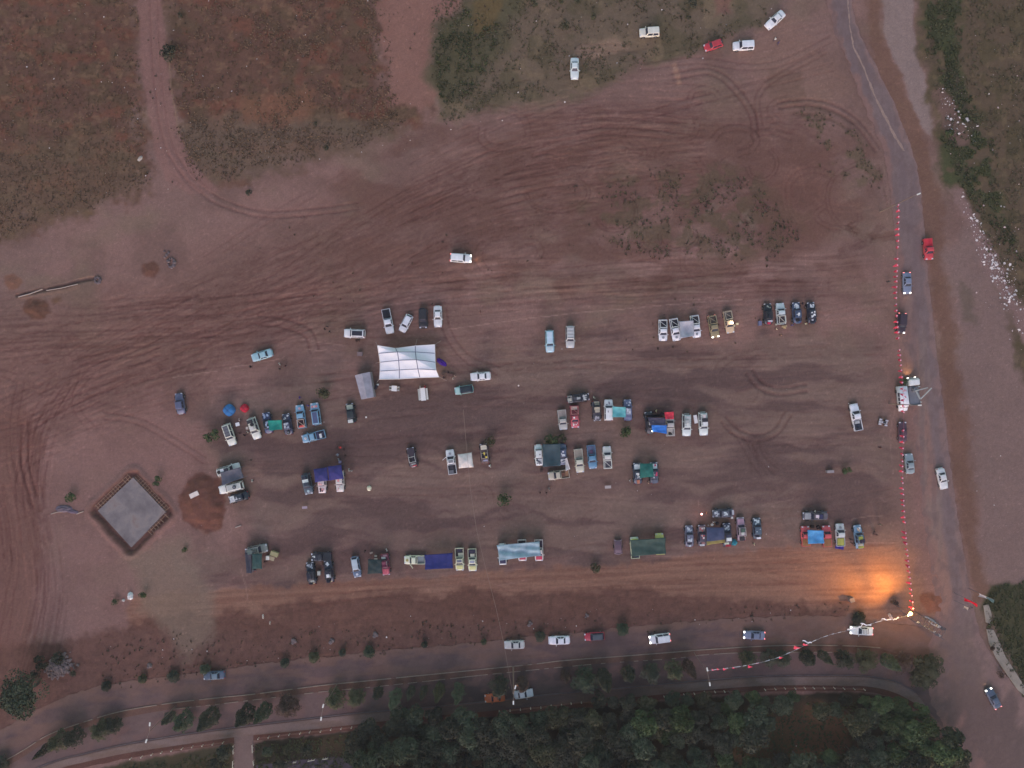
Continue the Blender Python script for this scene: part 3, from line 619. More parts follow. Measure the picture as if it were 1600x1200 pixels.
def vmesh(kind, L):
    L = round(L*4)/4
    key = (kind, L)
    if key in _vm: return _vm[key]
    P = PROF[kind]; hl = L/2; hw = P['w']/2; D = {}
    # body shell
    mb = MB(); rows = []
    for (t, wf, zt) in P['st']:
        x = t*hl; w = hw*wf; zb = .26 if abs(t) < .95 else .34
        rows.append([(x,-w*.94,zb),(x,-w,.50 if zt > .56 else zt-.04),(x,-w,zt-.16),(x,-w*.93,zt-.03),(x,-w*.6,zt+.01),(x,0,zt+.03),(x,w*.6,zt+.01),(x,w*.93,zt-.03),(x,w,zt-.16),(x,w,.50 if zt > .56 else zt-.04),(x,w*.94,zb)])
    n = len(rows[0]); vs = [v for r in rows for v in r]; fs = []
    for i in range(len(rows)-1):
        for k in range(n-1): fs.append((i*n+k, (i+1)*n+k, (i+1)*n+k+1, i*n+k+1))
        fs.append((i*n+n-1, (i+1)*n+n-1, (i+1)*n, i*n))
    fs += [tuple(range(n)), tuple((len(rows)-1)*n+k for k in range(n))[::-1]]
    mb.add(vs, fs); D['body'] = mb.mesh(kind+'_body', True)
    # cabin (pillars and roof)
    b0, b1, t0, t1, bw, tw = P['cab']; zb = .93 if kind in ('sedan', 'hatch') else 1.02; zt = P['h']
    mb = MB(); r0 = rrect(b0*hl, b1*hl, hw*bw*1.04, zb-.06); r1 = rrect(t0*hl, t1*hl, hw*tw, zt-.05, .14); r2 = rrect(t0*hl+.10, t1*hl-.10, hw*tw-.10, zt, .14)
    n = 10; vs = r0+r1+r2+[((t0+t1)/2*hl, 0, zt+.03)]; fs = []
    for a in (0, 1):
        for k in range(n): fs.append((a*n+k, a*n+(k+1) % n, (a+1)*n+(k+1) % n, (a+1)*n+k))
    for k in range(n): fs.append((2*n+k, 2*n+(k+1) % n, 3*n))
    mb.add(vs, fs); D['roof'] = mb.mesh(kind+'_roof', False)
    def pane(name, a, b, c, d, ins=.10):   # quad a,b (bottom) c,d (top), pushed 12 mm proud, given thickness
        a, b, c, d = map(Vector, (a, b, c, d)); ce = (a+b+c+d)/4; nn = (b-a).cross(d-a).normalized()
        if nn.dot(ce-Vector(((b0+b1)/2*hl, 0, 1.0))) < 0: nn = -nn
        q = [ce+(v-ce)*(1-ins) for v in (a, b, c, d)]
        m2 = MB(); vs = [v+nn*.014 for v in q]+[v-nn*.02 for v in q]
        m2.add(vs, [(0,1,2,3),(7,6,5,4),(0,4,5,1),(1,5,6,2),(2,6,7,3),(3,7,4,0)])
        D[name] = m2.mesh(kind+'_'+name)
    wb = hw*bw*1.04-.12; wt = hw*tw-.10; zB = zb+.02; zT = zt-.07
    fxx = lambda z, lo, hi: lo+(hi-lo)*(z-zb+.06)/(zt-.05-zb+.06)
    F = lambda z: fxx(z, b1*hl, t1*hl); Bk = lambda z: fxx(z, b0*hl, t0*hl); Sd = lambda z: fxx(z, hw*bw*1.04, hw*tw)
    pane('windshield', (F(zB)-.01,-wb,zB),(F(zB)-.01,wb,zB),(F(zT),wt,zT),(F(zT),-wt,zT), .03)
    pane('rear_window', (Bk(zB)+.01,-wb,zB),(Bk(zB)+.01,wb,zB),(Bk(zT),wt,zT),(Bk(zT),-wt,zT), .08)
    x0 = b0*hl+.28; x1 = b1*hl-.30; y0 = t0*hl+.22; y1 = t1*hl-.16; xm = (x0+x1)/2; ym = (y0+y1)/2
    for s, nm in ((-1, 'side_window_a'), (1, 'side_window_b')):
        pane(nm+'f', (xm+.04,s*Sd(zB),zB),(x1,s*Sd(zB),zB),(y1,s*Sd(zT),zT),(ym+.04,s*Sd(zT),zT), .05)
        pane(nm+'r', (x0,s*Sd(zB),zB),(xm-.04,s*Sd(zB),zB),(ym-.04,s*Sd(zT),zT),(y0,s*Sd(zT),zT), .05)
    wr = .34 if kind in ('sedan', 'hatch') else .40
    m2 = MB(); m2.cyl((0,0,0), wr, .24, 14, 'y', 0); m2.cyl((0,0,0), wr*.6, .26, 10, 'y', 1); D['wheel'] = m2.mesh('wheel'); D['wr'] = wr
    D['hl'] = hl; D['hw'] = hw; D['P'] = P; D['zt'] = zt
    zf = P['st'][-4][2]
    m2 = MB(); m2.box(-.14, .10, -.17, .17, -.09, .09); D['lamp'] = m2.mesh('headlight')
    m2 = MB(); m2.box(-.05, .05, -.13, .13, -.09, .09); D['tlamp'] = m2.mesh('taillight')
    m2 = MB(); m2.box(-.06, .06, -.10, .10, -.06, .07); D['mirror'] = m2.mesh('mirror')
    m2 = MB(); m2.box(-.08, .10, -hw*.86, hw*.86, -.10, .08); D['bumper'] = m2.mesh('bumper')
    if kind == 'pickup':
        m2 = MB(); xa, xb = -hl+.02, -.20*hl-.02; w = hw*.97; th = .09; z0, z1 = .5, 1.06
        m2.box(xa, xb, -w, -w+th, z0, z1); m2.box(xa, xb, w-th, w, z0, z1); m2.box(xa, xa+th, -w+th+.002, w-th-.002, z0, z1); m2.box(xb-th, xb, -w+th+.002, w-th-.002, z0, z1-.01)
        D['bed_wall'] = m2.mesh('cargo_bed'); m2 = MB(); m2.box(xa+th, xb-th, -w+th, w-th, .70, .80); D['bed_floor'] = m2.mesh('bed_floor'); D['bed'] = (xa+th, xb-th, w-th, .8)
    if kind == 'jeep':
        D['bed'] = (-hl+.1, -.56*hl, hw*.85, 1.02)
    _vm[key] = D
    return D
DARK = (44, 42, 56)
KNAME = dict(sedan='parked_car', hatch='parked_car', suv='sport_utility_vehicle', jeep='off_road_jeep', pickup='pickup_truck')
KCAT = dict(sedan='car', hatch='car', suv='SUV', jeep='jeep', pickup='pickup truck')
def vehicle(kind, px, py, Lp, ang, col, label, group=None, **o):
    L = Lp/S*.985; D = vmesh(kind, L); hl, hw = D['hl'], D['hw']; rg = random.Random(int(px*7+py*13))
    p = W(px, py, .9); root = empty(KNAME[kind], (p.x, p.y, 0), R(ang), label, KCAT[kind], group)
    P = paint(col)
    body = link('body', D['body'], P, root)
    if not o.get('noroof'): link('roof', D['roof'], paint(o['roof']) if 'roof' in o else P, root)
    if not o.get('noroof'):
        for nm, k in (('windshield', 'windshield'), ('rear_window', 'rear_window'), ('side_window', 'side_window_af'), ('side_window', 'side_window_ar'), ('side_window', 'side_window_bf'), ('side_window', 'side_window_br')):
            link(nm, D[k], m_glass, root)
    else:
        mb = MB()
        for s in (-1, 1):
            mb.tube([(-.5*hl,s*hw*.8,1.0),(-.42*hl,s*hw*.75,1.75),(.1*hl,s*hw*.75,1.78),(.36*hl,s*hw*.8,1.05)], .045, 6)
        for x, z in ((-.42*hl, 1.75), (.1*hl, 1.78)): mb.tube([(x,-hw*.75,z),(x,hw*.75,z)], .045, 6)
        mb.obj('roll_cage', paint(o.get('cage', (150,145,150))), root)
        mb = MB()
        for x in (-.25*hl, .05*hl):
            for s in (-1, 1): mb.box(x-.25, x+.25, s*.42-.24, s*.42+.24, .95, 1.12); mb.box(x-.30, x-.18, s*.42-.22, s*.42+.22, 1.1, 1.5)
        mb.obj('seat', m_plast, root)
    wr = D['wr']
    for sx in (-.62, .62):
        for s in (-1, 1):
            link('wheel', D['wheel'], [m_tyre, m_rim], root, (sx*hl, s*(hw-.09 if kind != 'jeep' else hw+.02), wr))
    zl = .66 if kind in ('sedan', 'hatch') else .82
    lit = o.get('lit')
    for s in (-1, 1):
        link('headlight', D['lamp'], m_lampon if lit else m_lamp, root, (hl-.12, s*hw*.66, zl+.02))
        link('taillight', D['tlamp'], m_tailon if lit else m_tail, root, (-hl+.05, s*hw*.74, zl+.1))
        link('mirror', D['mirror'], P, root, (D['P']['cab'][1]*hl-.12, s*(hw+.12), 1.02))
    link('bumper', D['bumper'], m_plast if kind != 'sedan' else P, root, (hl-.05, 0, .44)); link('bumper', D['bumper'], m_plast if kind != 'sedan' else P, root, (-hl+.04, 0, .46))
    if kind == 'pickup':
        link('cargo_bed', D['bed_wall'], P, root); link('bed_floor', D['bed_floor'], paint(o.get('bed', DARK), .9), root)
    zt = D['zt']; b0, b1, t0, t1, _, tw = D['P']['cab']; rw = hw*tw-.1
    if 'sun' in o:   # glass roof panel
        mb = MB(); mb.box(t0*hl+.25, t1*hl-.15, -rw+.10, rw-.10, zt-.02, zt+.045); mb.obj('roof_panel', mat('roof_dark', (.035,.036,.05), .25) if o['sun'] == 1 else paint(o['sun']), root)
    if 'stripe' in o:  # rails or roof bars
        for k in range(4): mb = MB(); x = t0*hl+.3+(t1-t0)*hl*.25*k; mb.box(x, x+.06, -rw, rw, zt+.03, zt+.08); mb.obj('roof_bar', m_plast, root)
    if 'hood' in o or 'emblem' in o:
        x0 = b1*hl+.12; x1 = hl*.86; mb = MB(); zz = D['P']['st'][-4][2]; zh = 1.02 if kind not in ('sedan', 'hatch') else .90
        if 'hood' in o:
            mb = MB(); vs = []
            for x, z in ((x0, zh+.10), (x1, D['P']['st'][-4][2]+.09)):
                for y in (-hw*.72, 0, hw*.72): vs.append((x, y, z+(.02 if y == 0 else 0)))
            vs2 = [(a, b, c-.12) for a, b, c in vs]
            mb.add(vs+vs2, [(0,3,4,1),(1,4,5,2),(6,7,10,9),(7,8,11,10),(0,1,7,6),(1,2,8,7),(3,9,10,4),(4,10,11,5),(0,6,9,3),(2,5,11,8)]); mb.obj('hood', paint(o['hood']), root)
        if 'emblem' in o:
            mb = MB(); xc = (x0+x1)/2
            for k in range(5):
                a = 2*math.pi*k/5; mb.cyl((xc+.17*math.cos(a), .17*math.sin(a), zh+.055), .11, .10, 7)
            mb.obj('emblem', paint(o['emblem']), root)
    if 'stick' in o:  # race stickers: small raised plates on hood and roof
        cs = o['stick']
        zh = 1.05 if kind not in ('sedan', 'hatch') else .92
        for k in range(o.get('nst', 7)*(2 if kind == 'jeep' else 1)):
            if rg.random() < .6: xx = rg.uniform(b1*hl+.2, hl*.82); z = zh+.02; yy = rg.uniform(-hw*.55, hw*.55)
            else: xx = rg.uniform(t0*hl+.2, t1*hl-.2); z = zt+.0; yy = rg.uniform(-rw*.7, rw*.7)
            a, b = rg.uniform(.06, .24), rg.uniform(.05, .20); mb = MB(); mb.box(xx-a, xx+a, yy-b, yy+b, z-.1, z+.035+.004*k); mb.obj('sticker', paint(cs[k % len(cs)]), root)
    if 'rack' in o:   # roof rack with load
        mb = MB(); z = zt+.16; xa, xb = t0*hl-.05, t1*hl-.05; w = rw+.12
        for y in (-w, w): mb.tube([(xa, y, z), (xb, y, z)], .03, 5)
        nb = 6
        for k in range(nb+1): x = xa+(xb-xa)*k/nb; mb.tube([(x, -w, z), (x, w, z)], .022, 5)
        for x in (xa, xb):
            for y in (-w, w): mb.tube([(x, y, z), (x, y, z-.2)], .025, 5)
        mb.obj('roof_rack', paint(o.get('rackc', (60,58,66))), root)
        for k, c in enumerate(o['rack']):
            if c is None: continue
            mb = MB(); x = xa+.3+(xb-xa-.5)*(k+.5)/max(1, len(o['rack']))
            if c == 'tyre': mb.cyl((x, rg.uniform(-.2, .2), z+.14), .38, .24, 14); mb.obj('spare_tyre', m_tyre, root); continue
            l2 = (xb-xa)/len(o['rack'])*.40; y0 = rg.uniform(-w*.9, -w*.3); y1 = rg.uniform(w*.3, w*.9); mb.box(x-l2, x+l2, y0, y1, z+.03, z+.03+rg.uniform(.15, .4)); mb.obj('luggage', cloth(c), root)
    if 'cargo' in o:
        xa, xb, w, z = D.get('bed', (-hl+.1, -.5*hl, hw*.8, 1.0))
        if kind == 'suv': xa, xb, w, z = t0*hl+.1, t1*hl-.3, rw*.9, zt+.01
        n = len(o['cargo'])
        for k, c in enumerate(o['cargo']):
            x = xa+(xb-xa)*(k+.5)/n; l2 = (xb-xa)/n*.42; mb = MB()
            if c == 'tyre': mb.cyl((x, rg.uniform(-.15, .15), z+.15), .39, .26, 14); mb.cyl((x, 0, z+.16), .18, .26, 10); mb.obj('spare_tyre', m_tyre, root); continue
            y0 = rg.uniform(-w*.95, -w*.2); y1 = rg.uniform(w*.2, w*.95); mb.box(x-l2, x+l2, y0, y1, z, z+rg.uniform(.12, .5)); mb.obj('cargo_box', cloth(c), root)
    if 'cover' in o:  # flat bed cover
        xa, xb, w, z = D['bed']; mb = MB(); mb.box(xa, xb, -w, w, 1.0 if kind == 'pickup' else z, 1.09 if kind == 'pickup' else z+.12); mb.obj('bed_cover', cloth(o['cover']), root)
    if 'rails' in o:  # tall tube frame over the bed, as on competition trucks
        xa, xb, w, z = D.get('bed', (-hl+.1, -.5*hl, hw*.8, 1.0)); mb = MB(); c = o['rails']
        for s in (-1, 1): mb.tube([(xa+.05, s*w, 1.05), (xa+.15, s*w*.9, 1.7), (xb, s*w*.85, 1.8), (xb+.02, s*w, 1.05)], .05, 6)
        mb.tube([(xa+.15, -w*.9, 1.7), (xa+.15, w*.9, 1.7)], .05, 6); mb.tube([(xb, -w*.85, 1.8), (xb, w*.85, 1.8)], .05, 6); mb.tube([(xa+.1, -w, 1.2), (xb, w, 1.7)], .04, 6)
        mb.obj('tube_frame', paint(c), root)
    if 'door' in o:   # an open front door
        mb = MB(); s = o['door']; x = b1*hl-.1; mb.box(-1.0, 0, -.04, .04, .35, 1.0); d = mb.obj('door', P, root); d.location = (x, s*(hw+.02), 0); d.rotation_euler = (0, 0, R(-58*s))
    if 'spare' in o: # spare wheel lying flat on the hood or roof, pale cover
        mb = MB(); x = {'hood': hl*.62, 'roof': (t0+t1)/2*hl-.2, 'bed': -.78*hl}[o['spare']]; z = {'hood': 1.16, 'roof': zt+.13, 'bed': 1.15}[o['spare']]
        mb.cyl((x, 0, z), .37, .22, 14, mi=0); mb.cyl((x, 0, z+.01), .2, .24, 12, mi=1); mb.obj('spare_tyre', [paint(o.get('sparec', (50,48,55))), m_rim if 'sparec' not in o else m_plast], root)
    if lit and o.get('beam', True):
        l = bpy.data.lights.new('headlamp_beam', 'SPOT'); l.energy = o.get('bw', 22); l.color = (1, .74, .45); l.spot_size = R(85); l.spot_blend = .8; l.shadow_soft_size = .1
        lo = bpy.data.objects.new('headlamp_beam', l); COL.objects.link(lo); lo.parent = root; lo.location = (hl+.2, 0, .8); lo.rotation_euler = (R(66), 0, R(-90))
    return root
WH = (206,202,217); CR = (196,184,180); LB = (120,158,196); BK = (38,38,48); RD = (184,44,66); SV = (150,152,166); NV = (52,60,92)
GC = 'off-road vehicles parked in the camp rows'; GR = 'cars driving or standing on the roads'; GT = 'cars parked on the open dirt'
V = vehicle
# top of the field
V('suv',1015,50,31,183,(196,184,186),'cream boxy station wagon alone on the scrubby ground, facing the white sedan',GT)
V('hatch',1115,70,30,199,(176,44,62),'small red three-door off-roader beside the white wagon',GT,spare='bed')
V('suv',1162,71,34,183,(204,204,220),'white wagon with dark flank parked just behind the small red car',GT)
V('sedan',1212,30,36,222,WH,'white sedan parked at an angle near two people and the side road',GT)
V('sedan',898,106,34,270,(188,190,208),'pale silver sedan standing alone at the edge of the bare dirt',GT)
V('suv',720,403,34,-4,(204,200,216),'white wagon driving alone across the dirt with headlights on',GT,lit=True,bw=30)
# two cars on their own between the marquee and the north-east rows
V('suv',859,533,36,272,(146,178,208),'pale blue wagon standing beside the silver one on open ground',GT,hood=(176,184,208),sun=(170,182,214))
V('suv',891,526,36,270,(176,168,182),'silver grey wagon with roof bars beside the pale blue one',GT,stripe=1)
# beside the marquee
V('suv',554,521,34,178,WH,'white SUV with a dark glass roof near the group of three people',GT,sun=1)
V('pickup',606,502,39,281,(212,208,224),'white double-cab pickup with dark covered bed north of the marquee',GT,cover=(40,40,50))
V('hatch',634,505,29,243,(212,208,224),'small white hatchback parked askew beside the double-cab pickup',GT)
V('suv',661,497,31,271,(44,42,52),'black SUV between the small white hatchback and the white saloon',GT)
V('sedan',684,494,34,271,WH,'white saloon at the end of the row above the marquee',GT)
V('sedan',409,555,33,197,(138,168,194),'pale blue sedan parked next to the chalk line',GT)
V('jeep',281,631,33,98,(84,86,122),'slate blue jeep standing alone at the edge of the camp',GT,sun=(84,86,122))
V('sedan',751,588,32,184,WH,'white sedan parked behind the teal roadster',GT)
V('hatch',725,609,30,189,(120,160,170),'teal car with dark soft top beside the long white table',GT,roof=(34,44,56),hood=(150,178,190))
# first camp row
V('suv',358,679,36,-71,(206,196,196),'white SUV with grey roof load beside the green bush',GC,sun=(96,92,108),stripe=1)
V('suv',397,669,36,-72,(208,200,202),'white SUV with cluttered roof rack west of the green tarp',GC,rack=[(60,58,66),'tyre',(190,180,190)])
V('jeep',418,661,33,100,(52,60,100),'navy jeep tucked against the west edge of the green tarp',GC,roof=(34,36,46),stick=[(150,160,200)])
V('jeep',449,663,34,100,(64,64,92),'dark jeep with pale roof and spare wheel east of the green tarp',GC,sun=(150,152,176),spare='bed',stick=[(196,190,206),(70,70,100)])
V('pickup',470,651,37,98,(112,150,190),'light blue pickup with red tailgate box',GC,bed=(48,34,44),cargo=[(196,80,84),(50,36,46),(54,40,50)],emblem=(222,150,170),rails=(190,160,160))
V('suv',493,647,36,98,(112,148,188),'light blue wagon with blue roof load beside the red-boxed pickup',GC,sun=(72,78,120),emblem=(226,180,196),stick=[(216,110,120)],nst=3)
V('pickup',490,682,37,194,(112,148,188),'light blue pickup parked crosswise below its two blue twins',GC,cargo=[(50,50,70),(200,196,210),(60,60,90)],emblem=(226,190,206))
V('jeep',548,646,31,98,(42,48,56),'dark green jeep with pale camouflage hood below the grey tent',GC,hood=(148,150,146),cover=(44,50,60),cargo=[(188,182,190)])
# second row, west
V('suv',357,734,37,17,(200,192,202),'white SUV along the north side of the grey awning',GC,rack=['tyre',(210,204,214),(60,56,68)])
V('suv',361,762,39,13+180,(208,200,206),'white wagon with a spare wheel on its roof south of the grey awning',GC,spare='roof',sun=(176,170,178))
V('jeep',373,777,32,196,(44,48,60),'black jeep with white hood below the grey awning',GC,hood=(204,198,212),stick=[(180,172,190)])
V('suv',480,756,34,281,(74,84,104),'blue-grey SUV beside the navy twin awning',GC,rack=[(50,54,70),(190,190,200),(60,64,80)],emblem=(180,196,214),door=1)
V('jeep',503,754,34,272,(200,176,192),'pink-white jeep under the western half of the navy awning',GC,cargo=[(46,44,60)],stick=[(214,140,150),(60,40,60)])
V('jeep',531,752,34,272,(196,176,186),'pink-white jeep under the eastern half of the navy awning',GC,cargo=[(46,44,60)],stick=[(206,130,140),(190,190,200)])
V('jeep',644,715,32,102,(64,50,66),'striped maroon and white buggy standing alone in the middle row',GC,noroof=1,cargo=[(190,160,170),(170,60,76),(170,178,184),(150,140,150)],cage=(190,180,190))
V('pickup',705,722,40,98,(206,202,216),'white pickup beside the square white awning',GC,emblem=(150,140,160),cargo=[(96,94,108),(60,58,70)],sun=(120,116,130),door=1)
V('jeep',757,709,31,97,(86,64,72),'brown and cream rally buggy just east of the white awning',GC,noroof=1,cage=(170,150,150),hood=(206,184,176),cargo=[(120,90,90),(150,140,170)],stick=[(204,170,60)],nst=2)
# centre, upper
V('jeep',903,622,35,8,(54,52,66),'black jeep with white bars parked crosswise at the top of the centre group',GC,cargo=[(180,172,172)],rails=(150,146,156),rack=[(70,68,80),(150,146,156)],stick=[(176,172,186)])
V('pickup',879,656,32,276,(176,164,170),'beige pickup with pale covered bed beside the red truck',GC,cover=(140,124,126),roof=(170,158,164))
V('pickup',898,651,36,274,(176,72,88),'red and white competition pickup between beige pickup and striped jeep',GC,bed=(110,48,60),cargo=[(170,150,150),(100,50,60)],rails=(190,120,126),stick=[(216,200,206)])
V('jeep',932,642,32,275,(62,58,72),'dark jeep carrying beige planks beside the white truck',GC,cargo=[(160,142,134),(150,134,128)],rack=[(166,148,140),(160,144,138)],stick=[(160,150,170)])
V('suv',951,641,34,91,(206,202,216),'white wagon at the west edge of the aqua awning',GC,stick=[(120,110,130)],nst=4)
V('jeep',981,641,34,92,(88,94,136),'blue jeep at the east edge of the aqua awning',GC,stick=[(210,206,224),(160,156,184)],sun=(150,146,168))
V('jeep',1015,661,35,98,(46,46,58),'black jeep half under the bright blue tarp',GC,rack=[(38,38,46),(160,156,168)],stick=[(170,166,180)])
V('pickup',1047,665,33,92,(170,158,166),'grey-beige truck between the red tarp and the blue tarp',GC,bed=(150,140,148),cargo=['tyre',(170,160,168)],rails=(184,170,178))
V('suv',1073,664,36,270,(198,204,214),'white SUV with loaded roof beside the small white table',GC,rack=[(176,170,180),(150,146,156),(196,190,200)])
V('suv',1099,662,37,273,(200,204,212),'white SUV with pink-grey roof box east of the small white table',GC,rack=[(188,170,180),(50,48,60),(206,204,214)])
# centre, lower
V('jeep',842,711,34,274,(196,192,206),'white jeep along the west side of the slate green awning',GC,stick=[(60,64,84),(70,70,90)],nst=5,emblem=(110,106,124))
V('jeep',879,710,34,273,(80,86,120),'blue and white jeep along the east side of the slate green awning',GC,stick=[(206,204,220),(190,190,210)],nst=9)
V('pickup',873,742,34,188,(170,154,148),'beige pickup parked crosswise below the slate green awning',GC,bed=(120,88,76),cargo=[(130,96,82),(104,70,64)])
V('pickup',905,720,37,276,(184,172,168),'beige-white pickup in front of the blue truck',GC,bed=(140,128,124),cargo=[(150,136,132),(80,74,84)],cover=(136,122,120))
V('pickup',925,714,37,276,(84,124,168),'blue pickup with grey-blue bed between two pale trucks',GC,bed=(86,96,128),cargo=[(84,88,118),(92,70,96)])
V('pickup',949,715,36,93,(196,184,192),'white pickup with dark bed east of the blue truck',GC,bed=(74,68,84),rails=(204,196,202))
V('jeep',996,740,34,93,(60,66,88),'dark jeep with white hood on the west side of the green awning',GC,hood=(188,188,204),cargo=[(176,110,96)],stick=[(200,196,210)])
V('jeep',1022,739,34,92,(66,70,92),'dark jeep with white hood on the east side of the green awning',GC,hood=(180,184,202),cargo=[(96,96,118)],stick=[(200,196,210),(188,50,90)])
# north-east rows
V('pickup',1036,516,34,271,(206,204,222),'white service pickup, westernmost of the three white twins',GC,emblem=(140,136,154),rails=(196,194,210))
V('pickup',1055,515,36,280,(206,204,222),'white service pickup against the west edge of the pale tarp',GC,emblem=(140,136,154),rails=(196,194,210))
V('pickup',1087,510,35,278,(206,204,222),'white service pickup against the east edge of the pale tarp',GC,emblem=(140,136,154),rails=(196,194,210))
V('pickup',1115,510,36,281,(138,118,96),'khaki truck with both headlights on beside the white pickups',GC,lit=True,bed=(70,62,66),cargo=[(80,70,72)],rails=(150,130,112),bw=8)
V('pickup',1139,503,35,280,(172,142,128),'sand-coloured truck with a bright work lamp on its cab',GC,bed=(80,72,78),rails=(160,144,140),stick=[(200,180,160)],nst=3)
V('jeep',1200,491,33,93,(38,40,50),'black jeep with red patch, first of the four beside the blue barrel',GC,cargo=[(184,50,84),(180,170,190)],rack=[(40,42,54)],stick=[(150,150,150)],nst=3)
V('pickup',1220,490,34,94,(182,184,200),'white pickup with dark open bed between the black jeeps',GC,bed=(64,54,62),rails=(190,180,186))
V('jeep',1245,489,34,95,(60,70,104),'blue jeep with white stickers in the row of four',GC,cargo=[(66,76,110),'tyre'],stick=[(200,196,214)],nst=9)
V('jeep',1268,489,34,95,(46,48,66),'dark blue jeep with white stickers at the east end of the row',GC,cargo=[(40,42,56),(160,156,176)],stick=[(206,200,216)],nst=9)
# bottom row
V('suv',402,859,32,12,(130,124,130),'grey-white camper truck behind the dark green awning',GC,rack=[(90,96,100),(70,76,80)],rackc=(180,172,180))
V('suv',391,875,38,98,(70,66,80),'dark vehicle standing along the west side of the dark green awning',GC,sun=(64,66,76))
V('jeep',486,896,36,98,(48,48,62),'black jeep at the west of the black cluster',GC,stick=[(150,148,170)],cargo=[(40,40,50),(150,146,150)],rack=[(50,50,64)])
V('jeep',514,893,36,97,(50,50,68),'black jeep with white strip at the east of the black cluster',GC,stick=[(190,186,206)],cargo=[(44,44,56),(40,40,50)],rack=[(196,190,206),(52,52,66)])
V('pickup',502,870,32,182,(46,46,58),'black pickup parked crosswise at the top of the black cluster',GC,bed=(44,46,58),cover=(48,50,60),stick=[(190,186,196)],nst=2)
V('hatch',556,886,34,280,(96,110,148),'blue jeep with silver roof and a round white spare wheel',GC,roof=(160,164,188),hood=(90,104,140),emblem=(214,210,224))
V('jeep',602,882,34,276,(128,54,78),'crimson jeep beside the dark triangular awning',GC,cargo=[(150,110,130),(206,196,204)],rack=[(110,60,80),(90,44,66)],stick=[(216,190,200),(206,90,110)],nst=8,hood=(190,76,100))
V('pickup',648,875,34,181,(206,198,186),'cream pickup facing away from the navy awning with its door open',GC,emblem=(170,140,70),bed=(110,112,124),cargo=[(120,124,136)],door=1)
V('pickup',718,874,35,272,(204,194,178),'cream rally pickup nearest the navy awning',GC,hood=(204,190,130),bed=(54,46,54),cargo=[(60,56,74),(186,176,166)],sun=(104,100,122))
V('pickup',738,875,36,272,(206,196,182),'cream rally pickup between its twin and the pale blue tarp',GC,hood=(208,194,136),bed=(54,46,54),cargo=[(56,52,70),(190,180,170)],sun=(150,144,168))
V('jeep',785,866,33,273,(196,190,204),'white jeep with navy hood under the west end of the pale blue tarp',GC,hood=(58,52,88),stick=[(220,216,230)],nst=2)
V('pickup',816,860,34,272,(206,190,200),'white truck with red hood under the middle of the pale blue tarp',GC,hood=(186,58,84))
V('pickup',842,860,34,272,(206,186,196),'white truck with red hood at the east end of the pale blue tarp',GC,hood=(196,52,82),stick=[(226,216,222)],nst=2,bed=(60,50,70))
V('pickup',992,856,34,93,(196,196,176),'pale yellow pickup at the west end of the olive tarp',GC,hood=(192,196,90),cargo=[(60,64,84)])
V('pickup',1031,850,34,93,(186,178,110),'yellow pickup showing only its hood beyond the olive tarp',GC,hood=(200,190,110))
V('jeep',1077,838,33,92,(96,94,122),'grey-blue jeep west of the blue and yellow awning',GC,stick=[(160,164,190),(180,176,196)],nst=9,cargo=[(180,176,196),(60,56,76)])
V('jeep',1097,837,34,92,(74,66,86),'dark jeep with red hood lights at the west edge of the blue and yellow awning',GC,hood=(140,110,116),stick=[(206,70,80),(190,180,190)],cargo=[(180,176,190),(150,110,120)])
V('jeep',1136,836,38,93,(66,66,88),'dark jeep with white stickers at the east edge of the blue and yellow awning',GC,stick=[(184,180,200)],nst=9,cargo=[(150,50,66),(180,180,180)],rack=[(190,186,200),(60,60,80)])
V('jeep',1130,802,33,183,(78,78,98),'white-striped dark jeep parked crosswise above the blue and yellow awning',GC,stick=[(186,184,204)],nst=10,cargo=[(160,156,176),(60,56,76)])
V('jeep',1158,827,37,94,(136,110,134),'pink-hooded jeep beside the round teal tent',GC,hood=(180,130,160),rack=[(176,172,180),(70,84,84)],rackc=(190,180,190),cargo=[(60,56,66)])
V('jeep',1183,826,33,93,(70,80,104),'blue-grey jeep with a white box at the east end of its group',GC,cargo=[(214,210,226),(60,58,76)],stick=[(180,184,204)])
V('jeep',1274,806,40,181,(92,84,100),'dark jeep with white hood parked crosswise above the red pair',GC,hood=(150,144,158),rack=[(56,54,84),(200,180,200)],cargo=[(96,90,104)],stick=[(200,190,200)],nst=4)
V('pickup',1259,838,32,93,(196,72,86),'red pickup at the west edge of the blue awning',GC,bed=(120,84,66),cover=(130,92,70))
V('pickup',1292,838,33,94,(196,72,86),'red pickup at the east edge of the blue awning',GC,bed=(120,84,66),cover=(128,90,70))
V('pickup',1313,836,36,92,(184,178,192),'white pickup with olive bed load beside the red pickup',GC,bed=(130,128,70),cargo=[(150,146,84)],emblem=(140,130,146))
V('jeep',1342,839,37,98,(104,130,168),'light blue truck with olive load at the east end of the bottom row',GC,cargo=[(140,138,76),(170,160,160)],rack=[(50,44,60),(142,140,78)],stick=[(214,170,150),(206,206,220)],nst=6)
